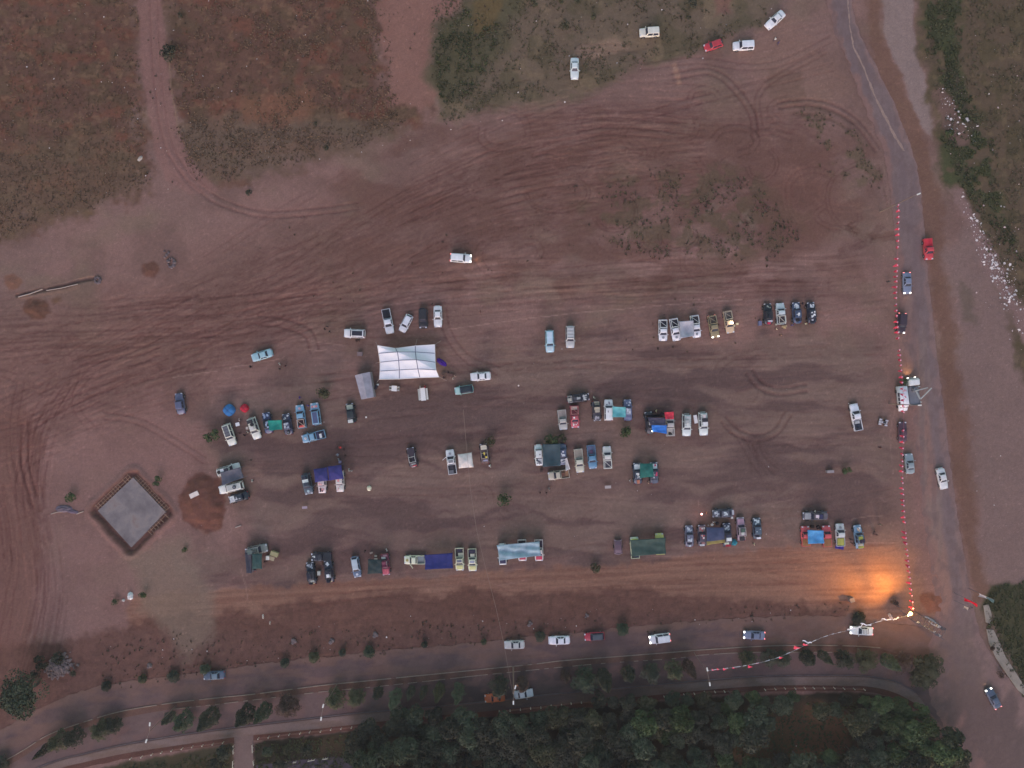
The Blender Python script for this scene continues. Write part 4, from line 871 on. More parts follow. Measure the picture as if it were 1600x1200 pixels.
# near the side road
V('pickup',1338,652,43,101,(208,208,222),'white double-cab pickup with dark bed parked near the quad bike',GT,bed=(52,54,70),cargo=[(48,50,66),(52,54,70),(160,156,170)])
V('pickup',1451,389,34,275,(190,52,68),'red pickup at the edge of the side road',GR,bed=(188,54,70),cover=(186,52,68))
V('sedan',1418,442,34,272,(112,116,150),'grey-blue sedan under the northern half of the flag line with lights on',GR,lit=True,bw=10)
V('suv',1409,505,31,266,(60,44,60),'dark maroon SUV standing beneath the red flag line',GR,lit=True,bw=4)
V('sedan',1411,675,32,90,(84,54,72),'dark maroon car beneath the flags south of the crane truck',GR)
V('sedan',1422,725,31,95,(132,138,156),'silver sedan beside the red flag line',GR)
V('sedan',1473,748,34,283,(196,188,204),'white sedan driving alone on the side road',GR)
V('sedan',1553,1092,33,118,(72,80,108),'dark blue sedan with headlights on at the road corner',GR,lit=True,bw=14)
V('sedan',334,1056,34,184,(74,84,112),'dark blue sedan alone at the curve of the main road',GR,roof=(104,116,140))
V('sedan',804,1008,31,182,(178,168,178),'beige boxy sedan, last of the line on the main road',GR)
V('sedan',874,1001,34,182,(206,204,220),'white sedan between the beige and the red car on the main road',GR)
V('hatch',929,995,31,184,(176,42,66),'red hatchback on the main road ahead of a white sedan',GR,roof=(70,72,86))
V('suv',1031,998,33,188,WH,'white wagon with headlights on along the main road',GR,lit=True,bw=5)
V('sedan',1179,993,33,178,(108,112,146),'blue-grey sedan with headlights on along the main road',GR,lit=True,bw=5)
V('sedan',1347,986,35,177,(196,196,214),'white sedan with headlights on entering past the bunting',GR,lit=True,bw=8,stripe=1)
V('sedan',773,1091,31,185,(190,84,46),'orange sedan parked by the pavement under a tree',GR)
V('sedan',818,1085,30,8,(190,186,208),'white sedan parked by the pavement beside the lamp mast',GR)

# white van below the crane truck
def white_van():
    p = W(1411,623,1.2); root = empty('white_van', (p.x, p.y, 0), R(-84), 'white crew van with red roof numbers under the flag line', 'van', GR)
    hl, hw = 2.65, .98; P = paint((212,208,220)); mb = MB()
    sec = [(-hl,.86,1.75),(-hl+.08,.94,1.9),(1.2,1,1.95),(1.55,.98,1.7),(1.95,.97,1.15),(hl-.2,.92,1.02),(hl,.78,.8)]
    vs = []; fs = []
    for x, w, z in sec:
        w *= hw; vs += [(x,-w*.95,.3),(x,-w,.8),(x,-w*.93,z-.12),(x,-w*.72,z),(x,0,z+.03),(x,w*.72,z),(x,w*.93,z-.12),(x,w,.8),(x,w*.95,.3)]
    n = 9
    for i in range(len(sec)-1):
        for k in range(n-1): fs.append((i*n+k, (i+1)*n+k, (i+1)*n+k+1, i*n+k+1))
        fs.append((i*n+n-1, (i+1)*n+n-1, (i+1)*n, i*n))
    fs += [tuple(range(n)), tuple((len(sec)-1)*n+k for k in range(n))[::-1]]
    mb.add(vs, fs); mb.obj('body', P, root, True)
    mb = MB(); mb.add([(1.30,-.70,1.90),(1.93,-.82,1.22),(1.93,.82,1.22),(1.30,.70,1.90),(1.26,-.68,1.8),(1.85,-.8,1.1),(1.85,.8,1.1),(1.26,.68,1.8)], [(0,1,2,3),(4,7,6,5),(0,4,5,1),(1,5,6,2),(2,6,7,3),(3,7,4,0)]); mb.obj('windshield', m_glass, root)
    for s in (-1, 1):
        for x0, x1 in ((.55,1.25),(-.35,.4),(-1.3,-.5)):
            mb = MB(); mb.add([(x0,s*(hw*.985),1.1),(x1,s*(hw*.985),1.1),(x1,s*(hw*.93),1.75),(x0,s*(hw*.93),1.75),(x0,s*(hw*.9),1.1),(x1,s*(hw*.9),1.1),(x1,s*(hw*.87),1.75),(x0,s*(hw*.87),1.75)], [(0,1,2,3),(4,7,6,5),(0,4,5,1),(1,5,6,2),(2,6,7,3),(3,7,4,0)]); mb.obj('side_window', m_glass, root)
        for x in (-1.6, 1.65): m2 = MB(); m2.cyl((x, s*.88, .36), .36, .24, 14, 'y'); m2.obj('wheel', m_tyre, root)
        m2 = MB(); m2.box(1.3, 1.45, s*(hw+.02)-.04, s*(hw+.2)+.04*s, 1.15, 1.4) if s > 0 else m2.box(1.3, 1.45, -hw-.24, -hw-.02, 1.15, 1.4); m2.obj('mirror', P, root)
        m2 = MB(); m2.box(hl-.2, hl-.02, s*.62-.16, s*.62+.16, .75, .92); m2.obj('headlight', m_lamp, root)
    rr = paint((196,70,96)); mb = MB(); z = 1.93
    for k, (x, y) in enumerate(((-1.9,.35),(-1.9,.05),(-1.9,-.25))):
        mb.box(x, x+.32, y, y+.05, z, z+.06); mb.box(x, x+.05, y+.05, y+.2, z, z+.059); mb.box(x+.27, x+.32, y+.05, y+.2, z, z+.059)
    for x, y in ((-.6,-.05),(-.4,.1)): mb.box(x, x+.18, y, y+.22, z+.01, z+.065)
    mb.obj('roof_marking', rr, root)
white_van()
def crane_truck():
    p = W(1428,612,1.2); root = empty('crane_truck', (p.x, p.y, 0), R(97), 'grey crane truck with white cab and raised boom beside the white van', 'truck', GR)
    P = paint((206,202,214)); G = paint((104,102,118), .6)
    mb = MB()
    sec = [(1.35,1.05,1.9),(1.45,1.1,2.1),(2.5,1.1,2.15),(2.75,1.05,1.9),(2.95,1.0,1.2),(3.0,.95,.6)]; vs = []; fs = []
    for x, w, z in sec: vs += [(x,-w,.5),(x,-w,z-.2),(x,-w*.85,z),(x,w*.85,z),(x,w,z-.2),(x,w,.5)]
    n = 6
    for i in range(len(sec)-1):
        for k in range(n): fs.append((i*n+k, (i+1)*n+k, (i+1)*n+(k+1) % n, i*n+(k+1) % n))
    fs += [tuple(range(n)), tuple((len(sec)-1)*n+k for k in range(n))[::-1]]
    mb.add(vs, fs); mb.obj('cab', P, root)
    mb = MB(); mb.add([(2.58,-.9,2.08),(2.97,-.95,1.35),(2.97,.95,1.35),(2.58,.9,2.08),(2.5,-.9,2.0),(2.9,-.95,1.3),(2.9,.95,1.3),(2.5,.9,2.0)], [(0,1,2,3),(4,7,6,5),(0,4,5,1),(1,5,6,2),(2,6,7,3),(3,7,4,0)]); mb.obj('windshield', m_glass, root)
    mb = MB(); mb.box(1.5, 2.4, -1.11, -1.08, 1.3, 1.8); mb.obj('side_window', m_glass, root)
    mb = MB(); mb.box(-2.9, 1.3, -.5, .5, .55, .85); mb.box(-2.9, 1.0, -1.1, 1.1, .86, 1.0); mb.box(-2.9, -2.8, -1.1, 1.1, 1.0, 1.25); mb.box(-2.8, 1.0, 1.04, 1.1, 1.0, 1.2); mb.box(-2.8, 1.0, -1.1, -1.04, 1.0, 1.2); mb.obj('flatbed', G, root)
    mb = MB(); mb.cyl((.3,0,1.5), .42, 1.0, 12); mb.obj('turntable', G, root)
    bc = paint((150,146,156), .5)
    mb = MB(); mb.tube([(.3,0,2.0),(-1.6,-.5,2.4)], .18, 6); mb.tube([(-1.6,-.5,2.5),(.5,-2.6,3.4)], .14, 6); mb.obj('boom', bc, root)
    mb = MB(); mb.tube([(.2,.1,2.1),(.6,-2.2,2.7)], .12, 6); mb.obj('boom', bc, root)
    for x in (-2.4, .9):
        for s in (-1, 1):
            mb = MB(); mb.tube([(x, s*.9, .7), (x, s*1.65, .68)], .09, 6); mb.tube([(x, s*1.62, .8), (x, s*1.62, .06)], .07, 6); mb.cyl((x, s*1.62, .05), .2, .1, 10); mb.obj('outrigger', paint((170,166,176)), root)
    for s in (-1, 1):
        for x in (-2.0, -1.2, 2.1): m2 = MB(); m2.cyl((x, s*.85, .46), .46, .32, 14, 'y'); m2.obj('wheel', m_tyre, root)
        m2 = MB(); m2.box(2.92, 3.06, s*.75-.15, s*.75+.15, .75, .95); m2.obj('headlight', m_lampon, root)
        m2 = MB(); m2.box(2.5, 2.6, s*1.15-.1, s*1.15+.1, 1.5, 1.9); m2.obj('mirror', m_plast, root)
    l = bpy.data.lights.new('crane_lamp', 'SPOT'); l.energy = 130; l.color = (1, .66, .34); l.spot_size = R(80); l.spot_blend = .9; l.shadow_soft_size = .1
    lo = bpy.data.objects.new('crane_lamp', l); COL.objects.link(lo); lo.parent = root; lo.location = (3.2, .3, 1.6); lo.rotation_euler = (R(48), 0, R(-90))
crane_truck()
def quad_bike():
    p = W(1380,660,.5); root = empty('quad_bike', (p.x, p.y, 0), R(168), 'small white and black quad bike beside the white double-cab pickup', 'quad bike')
    P = paint((176,166,186)); mb = MB()
    mb.add([(-.9,-.25,.5),(-.9,.25,.5),(-.3,.2,.75),(-.3,-.2,.75),(.3,-.2,.72),(.3,.2,.72),(.95,.28,.62),(.95,-.28,.62)], [(0,1,2,3),(3,2,5,4),(4,5,6,7)]); mb.box(-.85, .9, -.2, .2, .35, .55); mb.obj('body', P, root)
    for x in (-.65, .65):
        for s in (-1, 1):
            mb = MB(); mb.cyl((x, s*.5, .28), .3, .26, 12, 'y'); mb.obj('wheel', m_tyre, root)
            mb = MB(); mb.box(x-.3, x+.3, s*.5-.16, s*.5+.16, .58, .63); mb.obj('fender', P, root)
    mb = MB(); mb.box(-.5, .1, -.16, .16, .72, .82); mb.obj('seat', m_plast, root)
    mb = MB(); mb.tube([(.45,-.42,1.0),(.5,0,.98),(.45,.42,1.0)], .025, 6); mb.tube([(.5,0,.98),(.6,0,.6)], .03, 6); mb.obj('handlebar', m_steel, root)
quad_bike()
# ------------------------------------------------------------------ awnings and tarps
def awning(corners, z, col, label, peak=0.0, sag=.18, folds=0.0, z2=None, name='awning', cat='awning', poles=True, band=None, seed=1):
    rg = random.Random(seed+int(corners[0][0])); cs = [W(px, py, z) for px, py in corners]; c0 = Vector((sum(c.x for c in cs)/4, sum(c.y for c in cs)/4, 0))
    root = empty(name, c0, 0, label, cat, 'cloth awnings and tarps in the camp'); nx, ny = 18, 14; vs = []; fs = []
    zs = z2 or [z]*4
    for j in range(ny+1):
        for i in range(nx+1):
            u, v = i/nx, j/ny
            p = (cs[0]*(1-u)+cs[1]*u)*(1-v)+(cs[3]*(1-u)+cs[2]*u)*v
            zz = (zs[0]*(1-u)+zs[1]*u)*(1-v)+(zs[3]*(1-u)+zs[2]*u)*v
            # free edges are pulled inwards a little between the poles
            pin = .10*(math.sin(math.pi*u)*(1 if v in (0, 1) else 0)+math.sin(math.pi*v)*(1 if u in (0, 1) else 0))
            q = p-(p-c0)*pin*.3
            if peak: zz += peak*(1-max(abs(2*u-1), abs(2*v-1)))
            else: zz -= sag*math.sin(math.pi*u)*math.sin(math.pi*v)*2.2
            if folds: zz += folds*(math.sin(u*13+v*5+seed)*.5+math.sin(u*7-v*11+seed*2)*.5)*(.3+math.sin(math.pi*v))
            zz += rg.uniform(-.03, .03)+.05*math.sin(u*9+v*4+corners[0][0])*math.sin(v*8-u*3)
            vs.append((q.x-c0.x, q.y-c0.y, zz))
    for j in range(ny):
        for i in range(nx): a = j*(nx+1)+i; fs.append((a, a+nx+1, a+nx+2, a+1))
    nb = len(vs); edge = [(i, 0) for i in range(nx+1)]+[(nx, j) for j in range(1, ny+1)]+[(i, ny) for i in range(nx-1, -1, -1)]+[(0, j) for j in range(ny-1, 0, -1)]
    ids = [j*(nx+1)+i for i, j in edge]
    for k in ids: vs.append((vs[k][0]*1.004, vs[k][1]*1.004, vs[k][2]-.16))
    n = len(ids)
    for k in range(n): fs.append((ids[k], ids[(k+1) % n], nb+(k+1) % n, nb+k))
    mb = MB(); mb.add(vs, fs)
    if band is not None:
        mb.mi = [1 if (k < nx*ny and (k//nx) >= ny-3) else 0 for k in range(len(fs))]; mb.obj('fabric', [cloth(col), cloth(band)], root, True)
    else: mb.obj('fabric', cloth(col), root, True)
    if poles:
        for k, c in enumerate(cs):
            q = (c-c0)*.97; m2 = MB(); m2.tube([(q.x, q.y, 0), (q.x, q.y, zs[k]-.03)], .035, 6); m2.obj('pole', m_steel, root)
    return root
def rect(cx, cy, w, h, a=0):
    a = R(a); c, s = math.cos(a), math.sin(a)
    return [(cx+x*c-y*s, cy+x*s+y*c) for x, y in ((-w/2,-h/2),(w/2,-h/2),(w/2,h/2),(-w/2,h/2))]
awning([(418,657),(440,656),(441,671),(421,673)], 2.3, (44,122,118), 'small bright green tarp stretched between two dark jeeps')
awning([(344,738),(375,730),(381,746),(347,759)], 2.5, (84,82,98), 'grey awning spread between two white SUVs', sag=.25)
awning([(490,733),(511,730),(513,751),(492,754)], 2.7, (56,54,108), 'western square of the navy twin awning', peak=.7)
awning([(512,729),(533,726),(537,748),(514,751)], 2.7, (58,54,112), 'eastern square of the navy twin awning', peak=.7)
awning([(715,710),(737,707),(740,730),(717,732)], 2.6, (196,182,190), 'square white awning beside a white pickup', peak=.6)
awning([(957,635),(978,636),(978,652),(957,652)], 2.4, (98,156,170), 'aqua awning stretched between a white wagon and a blue jeep', folds=.05)
awning([(1012,652),(1040,653),(1040,665),(1016,664)], 2.4, (66,62,82), 'dark grey tarp beside the bright blue tarp', sag=.12)
awning([(1018,664),(1042,664),(1042,678),(1019,674)], 2.2, (58,110,196), 'bright blue tarp beside the grey-beige truck', sag=.1)
awning([(1038,644),(1053,643),(1053,655),(1040,655)], 2.5, (180,54,74), 'small red tarp over the rear of the grey-beige truck', sag=.1)
awning([(848,694),(876,693),(876,728),(848,730)], 2.6, (60,72,84), 'large slate green awning between two white jeeps', sag=.3, folds=.05)
awning([(1000,724),(1020,724),(1022,745),(1000,747)], 2.6, (44,92,92), 'dark green awning between two jeeps with white hoods', peak=.5)
awning([(1061,502),(1084,500),(1085,525),(1063,529)], 2.4, (154,148,166), 'pale grey tarp stretched between white service pickups', sag=.3)
awning([(394,865),(409,865),(409,889),(394,889)], 2.6, (54,72,76), 'dark green awning over the back of the grey-white camper', peak=.3)
awning([(383,864),(393,864),(393,896),(385,896)], 2.2, (64,62,76), 'narrow dark tarp along the green awning', sag=.1)
awning([(575,874),(596,874),(597,896),(574,897)], 2.5, (50,58,64), 'dark awning beside the crimson jeep', folds=.1, peak=.3)
awning([(663,867),(707,864),(708,888),(664,890)], 2.6, (46,48,104), 'long navy awning next to the cream pickups', sag=.12)
awning([(776,852),(843,846),(846,868),(780,876)], 2.7, (138,152,172), 'long pale blue tarp draped over three trucks', folds=.35, sag=.2)
awning([(985,844),(1040,840),(1041,865),(987,870)], 2.5, (64,76,76), 'long olive green tarp over two yellow pickups', folds=.12, sag=.2)
awning([(1104,824),(1132,824),(1133,848),(1104,852)], 2.5, (66,70,100), 'blue awning with a yellow edge between two dark jeeps', peak=.4, band=(120,106,72))
awning([(1262,828),(1287,829),(1288,849),(1263,850)], 2.5, (78,132,190), 'light blue awning between the two red pickups', folds=.06)
awning([(1306,852),(1319,853),(1318,859),(1305,857)], .9, (62,52,132), 'small violet blue cloth behind the white pickup', sag=.05, name='cloth', cat='cloth')
awning([(883,716),(886,715),(891,733),(884,736)], 1.6, (188,176,188), 'narrow white cloth hanging from the blue and white jeep', sag=.1, name='cloth', cat='cloth')
awning([(1008,648),(1040,646),(1038,651),(1010,653)], 2.0, (40,38,46), 'black gear sheet above the dark grey tarp', folds=.12, poles=False, name='cloth', cat='cloth')
# dome tents
def dome(px, py, r, col, label, sq=4, h=1.3, rot=0):
    p = W(px, py, .6); root = empty('dome_tent', (p.x, p.y, 0), rot, label, 'tent', 'camping tents')
    n = sq*4; rings = 6; vs = []; fs = []
    for k in range(rings):
        t = k/rings*math.pi/2; rr = r*math.cos(t)**.7; z = h*math.sin(t)
        for i in range(n):
            a = 2*math.pi*i/n; f = 1-.10*abs(math.sin(a*sq/2)); vs.append((rr*f*math.cos(a), rr*f*math.sin(a), z))
    vs.append((0, 0, h)); top = len(vs)-1
    for k in range(rings-1):
        for i in range(n): fs.append((k*n+i, k*n+(i+1) % n, (k+1)*n+(i+1) % n, (k+1)*n+i))
    for i in range(n): fs.append(((rings-1)*n+i, (rings-1)*n+(i+1) % n, top))
    mb = MB(); mb.add(vs, fs); mb.obj('canopy', cloth(col), root)
    for k in range(2):
        m2 = MB(); m2.tube([(r*1.0*math.cos(a)*math.cos(k*math.pi/2+.78), r*math.cos(a)*math.sin(k*math.pi/2+.78), h*1.05*math.sin(a)) for a in [math.pi*q/12 for q in range(13)]], .02, 5); m2.obj('pole', m_plast, root)
    return root
dome(357,641,1.35,(58,106,168),'blue dome tent behind the small red tent',4)
dome(381,638,.95,(176,44,66),'small red dome tent beside the blue one',4,1.1)
dome(1148,848,.75,(50,120,144),'small round teal tent between two jeeps',6,.8)
# the big white marquee: twelve stretched panels
def marquee():
    cx = [[(590,540),(618,544.5),(649,540.5),(679.5,538.5)],[(592,552),(621,550),(649,550),(679.5,552)],[(594,566),(623,563),(650.5,562),(680,566)],[(594,580),(624,578),(653,576.5),(681,578)],[(592.5,592.5),(624,592),(656,590),(686,589)]]
    zz = [[3.9,3.0,2.9,2.9],[3.3,4.1,3.2,2.9],[3.0,3.6,4.4,3.2],[2.9,3.1,3.8,4.0],[2.8,2.9,3.0,3.3]]
    G = [[W(*cx[j][i], zz[j][i]) for i in range(4)] for j in range(5)]; c0 = W(636,566,0)
    root = empty('marquee', c0, 0, 'large white marquee with a diagonal ridge and dark seams', 'marquee'); m = mat('marquee_fabric', A(206,204,222), .7, noise=.05, nscale=.7)
    for j in range(4):
        for i in range(3):
            a, b, c, d = G[j][i], G[j][i+1], G[j+1][i+1], G[j+1][i]; vs = []; fs = []; N = 6
            for q in range(N+1):
                for p_ in range(N+1):
                    u = .012+.976*p_/N; v = .02+.96*q/N; P = (a*(1-u)+b*u)*(1-v)+(d*(1-u)+c*u)*v
                    # break along the diagonal ridge where it crosses
                    s = -.10*math.sin(math.pi*u)*math.sin(math.pi*v)
                    if i == j or (j == i+1): s += .28*(1-abs(u-v))-.12 if i == j else 0
                    s *= min(1, 4*min(u, 1-u), 4*min(v, 1-v))
                    vs.append((P.x-c0.x, P.y-c0.y, P.z+s))
            for q in range(N):
                for p_ in range(N): k = q*(N+1)+p_; fs.append((k, k+N+1, k+N+2, k+1))
            mb = MB(); mb.add(vs, fs); mb.obj('roof_panel', m, root)
    ms = mat('seam_cord', A(96,92,120), .8)
    for j in range(1, 4): mb = MB(); mb.tube([tuple(G[j][i]-c0) for i in range(4)], .07, 5); mb.obj('seam', ms, root)
    for i in range(1, 3): mb = MB(); mb.tube([tuple(G[j][i]-c0) for j in range(5)], .08, 5); mb.obj('seam', ms, root)
    mb = MB(); per = [G[0][i] for i in range(4)]+[G[j][3] for j in range(1, 5)]+[G[4][i] for i in (2, 1, 0)]+[G[j][0] for j in (3, 2, 1, 0)]
    mb.tube([tuple(v-c0) for v in per], .09, 5); mb.obj('hem', mat('hem', A(206,196,210), .8), root)
    for j, i in ((0,0),(0,1),(0,2),(0,3),(2,3),(4,3),(4,2),(4,1),(4,0),(2,0)):
        q = G[j][i]-c0; mb = MB(); mb.tube([(q.x, q.y, -c0.z), (q.x, q.y, q.z-.05)], .06, 6); mb.obj('pole', m_steel, root)
    for j, i, dx, dy in ((0,0,-1.1,1.0),(0,2,0,1.6),(2,0,-1.5,-.1),(4,0,-1.1,-.8),(4,3,1.3,-.8),(0,3,1.0,1.0)):
        q = G[j][i]-c0; mb = MB(); mb.tube([tuple(q), (q.x+dx, q.y+dy, 0)], .03, 5); mb.obj('guy_rope', mat('rope_pale', A(170,150,150), .9), root)
marquee()
def grey_tent():
    cs = [W(554.5,586.5,2.4),W(578,581,2.4),W(584,620,2.4),W(564.5,624,2.4)]; c0 = W(570,603,0); root = empty('grey_tent', c0, 0, 'grey frame tent with a shallow ridge beside the white marquee', 'tent', 'camping tents')
    q = [c-c0 for c in cs]; t1 = (q[0]+q[1])/2; t2 = (q[3]+q[2])/2; t1.z = t2.z = 3.0; g = cloth((140,132,152))
    for (a, b, c, d) in ((q[0],t1,t2,q[3]),(t1,q[1],q[2],t2)):
        vs = []; N = 6
        for j in range(N+1):
            for i in range(N+1):
                u, v = i/N, j/N; P = (a*(1-u)+b*u)*(1-v)+(d*(1-u)+c*u)*v; vs.append((P.x, P.y, P.z-.06*math.sin(math.pi*u)*abs(math.sin(2*math.pi*v))))
        fs = [(j*(N+1)+i, (j+1)*(N+1)+i, (j+1)*(N+1)+i+1, j*(N+1)+i+1) for j in range(N) for i in range(N)]
        mb = MB(); mb.add(vs, fs); mb.obj('roof_panel', g, root)
    for a, b in ((0,1),(1,2),(2,3),(3,0)):
        A1, B1 = q[a], q[b]; mb = MB(); mb.add([(A1.x,A1.y,A1.z-.02),(B1.x,B1.y,B1.z-.02),(B1.x*1.01,B1.y*1.01,.02),(A1.x*1.01,A1.y*1.01,.02)], [(0,1,2,3)]); mb.obj('side_wall', g, root)
    for a in range(4): mb = MB(); mb.tube([(q[a].x*.99, q[a].y*.99, 0), (q[a].x*.99, q[a].y*.99, 2.4)], .04, 6); mb.obj('pole', m_steel, root)
grey_tent()
# tables, chairs
m_wcloth = mat('table_linen', A(212,204,212), .85, noise=.05)
_ch = None
def chair_mesh():
    mb = MB(); mb.box(-.21,.21,-.21,.21,.42,.46); mb.box(-.21,-.17,-.21,.21,.46,.88)
    for x in (-.19,.19):
        for y in (-.19,.19): mb.box(x-.02,x+.02,y-.02,y+.02,0,.42)
    return mb.mesh('chair')
CH_ME = chair_mesh(); CH_ME.materials.append(mat('white_chair', A(196,190,200), .5))
def table(px, py, l, w, ang, label, chairs=0, col=None, cat='table'):
    p = W(px, py, .75); root = empty('table', (p.x, p.y, 0), R(ang), label, cat); mb = MB(); mb.box(-l/2,l/2,-w/2,w/2,.72,.76); mb.obj('tabletop', col or m_wcloth, root)
    for sx in (-1,1):
        for sy in (-1,1): mb = MB(); mb.tube([(sx*(l/2-.1),sy*(w/2-.08),0),(sx*(l/2-.1),sy*(w/2-.08),.72)], .025, 6); mb.obj('leg', m_steel, root)
    for k in range(chairs):
        for s in (-1,1):
            x = -l/2+.35+k*(l-.7)/max(1,chairs-1); loc = Matrix.Rotation(R(ang),4,'Z') @ Vector((x, s*(w/2+.28), 0))
            o = bpy.data.objects.new('chair', CH_ME); COL.objects.link(o); o.location = (p.x+loc.x, p.y+loc.y, 0); o.rotation_euler = (0,0,R(ang)+(-math.pi/2 if s < 0 else math.pi/2)+math.pi)
            tag(o, 'white chair %s along the %s side of the %s' % (['first','second','third','fourth','fifth','sixth'][k], ('east' if s < 0 else 'west') if chairs > 3 else ('east' if s < 0 else 'west'), 'short square table below the marquee' if chairs < 4 else 'long white table below the marquee'), 'chair', 'white chairs at the two tables')
table(616,607,1.15,1.15,86,'short white-clothed table with chairs just below the marquee',3)
table(661,616,2.7,1.05,-84,'long white-clothed table lined with chairs below the marquee',6)
table(1087,655,1.75,.75,-80,'narrow white table between two white SUVs',0)
table(371,663,.85,.75,15,'small white square table between two white SUVs west of the green tarp',0)
table(1185,833,.7,.6,4,'small white table at the blue-grey jeep with the white box',0)
table(476,793,1.1,.5,5,'low grey folding table out on the open dirt',0,mat('grey_board', A(150,128,150), .7))
table(950,761,1.3,.6,3,'pale folding table below the white pickup',0,mat('pale_board', A(158,142,150), .7))
table(425,873,1.0,.8,-20,'table of camp gear beside the dark green awning',0,mat('tan_board', A(150,132,116), .8))
def boxobj(px, py, l, w, h, ang, col, name, label, cat, lid=True, z=0):
    p = W(px, py, h); root = empty(name, (p.x, p.y, z), R(ang), label, cat); mb = MB(); mb.box(-l/2,l/2,-w/2,w/2,0,h*.85); mb.obj('body', cloth(col), root)
    if lid: mb = MB(); mb.box(-l/2-.02,l/2+.02,-w/2-.02,w/2+.02,h*.85,h); mb.obj('lid', cloth(tuple(min(255, c+8) for c in col)), root)
    return root
boxobj(303,773,1.9,.95,1.1,25,(196,176,182),'white_generator','white boxy generator standing on the dark red heap','generator')
boxobj(1188,505,.6,.9,.8,0,(92,92,128),'blue_barrel','small blue barrel box west of the black jeep','barrel')
boxobj(562,553,.0001+.85,1.1,.8,90,(118,98,106),'metal_crate','open grey crate near the corner of the marquee','crate',lid=False)
boxobj(428,866,1.6,.9,.9,-20,(136,124,100),'camp_trailer','small tan trailer beside the dark green awning','trailer')
boxobj(418,872,.7,.8,.7,0,(200,190,196),'cool_box','white cool box against the dark green awning','cool box')
boxobj(498,896,.6,.8,.8,0,(160,156,160),'cool_box','pale cool box between the two black jeeps','cool box')
boxobj(1298,737,1.4,.5,.9,3,(128,116,128),'camp_bench','grey bench beside a leaning bush on open dirt','bench')
boxobj(1332,938,.9,.9,1.2,20,(112,96,100),'grey_bin','grey square bin at the edge of the orange lamp light','bin')
boxobj(587,849+20,.5,.3,.4,0,(150,140,140),'small_case','small pale case above the dark awning','case')
boxobj(587,874,.7,.3,.5,8,(170,160,160),'small_case','small white case against the dark awning','case')
boxobj(580,864,.6,.3,.5,20,(140,120,120),'small_case','brownish case beside the dark awning','case')
for bx in ((1121,818,.6,.5,.5,10,(44,40,50),'dark case above the blue and yellow awning'),(1113,820,.5,.4,.4,40,(196,192,204),'white box above the blue and yellow awning'),(1144,809,.4,.4,.4,0,(200,190,196),'white box between the crosswise jeep and the pink-hooded jeep'),(1270,823,.7,.5,.5,0,(52,40,46),'dark gear box above the light blue awning'),(1279,824,.6,.6,.5,20,(46,38,44),'black gear box above the light blue awning'),
  (1018,646,.8,.6,.6,0,(36,34,44),'black gear box west of the person with a pale hat'),(1036,646,.8,.6,.6,30,(40,34,42),'black gear box east of the person with a pale hat'),(1152,506,.5,.4,.4,0,(190,170,150),'small tan box below the bright work lamp'),(1147,500+9,.4,.35,.4,0,(200,186,170),'pale box beside the sand-coloured truck'),(386,669,.5,.5,.6,0,(176,160,164),'pale crate at the rear of the second white SUV'),
  (1226,510,1.0,.4,.5,8,(170,140,120),'tan case behind the white pickup with dark bed'),(1213,507,.3,.3,.4,0,(180,166,160),'small beige can behind the white pickup'),(846,735,.5,.5,.5,0,(52,40,44),'dark case below the slate green awning'),(531,722,.5,.5,.5,0,(120,110,150),'lilac case at the corner of the navy awning'),(587,605,.5,.9,.8,-15,(44,40,56),'dark cabinet on the east side of the grey tent'),(590,601,.4,.3,.5,0,(196,190,200),'white can on the dark cabinet side of the grey tent'),
  (704,586,.9,.5,.5,0,(84,60,62),'brown seat near the marquee corner'),(693,583,.8,.6,.5,30,(70,54,56),'dark seat near the marquee corner'),(765,728,.3,.3,.4,0,(210,206,206),'white can below the brown and cream buggy'),(509,900,.5,.4,.5,0,(44,42,52),'black case between the two black jeeps'),(505,884,.6,.5,.5,0,(60,44,54),'maroon case between the two black jeeps'),(572,652,.3,.3,.3,0,(190,180,190),'tiny white can east of the dark green jeep')):
    boxobj(bx[0], bx[1], bx[2], bx[3], bx[4], bx[5], bx[6], 'gear_box', bx[7], 'box')
# maroon car under a cover
def covered():
    p = W(966,855,1.0); root = empty('covered_trailer', (p.x, p.y, 0), R(-88), 'small maroon trailer with rounded pale ends beside the olive tarp', 'trailer')
    mb = MB(); sec = [(-1.45,.75,.9),(-1.3,.85,1.15),(-.6,.85,1.3),(0,.8,1.3),(.6,.88,1.25),(1.3,.9,1.0),(1.5,.8,.7)]; vs = []; fs = []
    for x,w,z in sec: vs += [(x,-w,.35),(x,-w,z-.25),(x,-w*.7,z),(x,w*.7,z),(x,w,z-.25),(x,w,.35)]
    for i in range(len(sec)-1):
        for k in range(6): fs.append((i*6+k,(i+1)*6+k,(i+1)*6+(k+1)%6,i*6+(k+1)%6))
    fs += [tuple(range(6)), tuple(36+k for k in range(6))[::-1]]
    mb.add(vs, fs); mb.obj('body', paint((92,66,84), .7), root)
    for x in (-1.4, 1.42): mb = MB(); mb.tube([(x-.15,-.85,.9),(x+.05,-.3,1.0),(x+.05,.3,1.0),(x-.15,.85,.9)], .09, 6); mb.obj('bumper', paint((140,112,132)), root)
    for s in (-1,1): mb = MB(); mb.cyl((0,s*.9,.32), .32, .2, 12, 'y'); mb.obj('wheel', m_tyre, root)
covered()
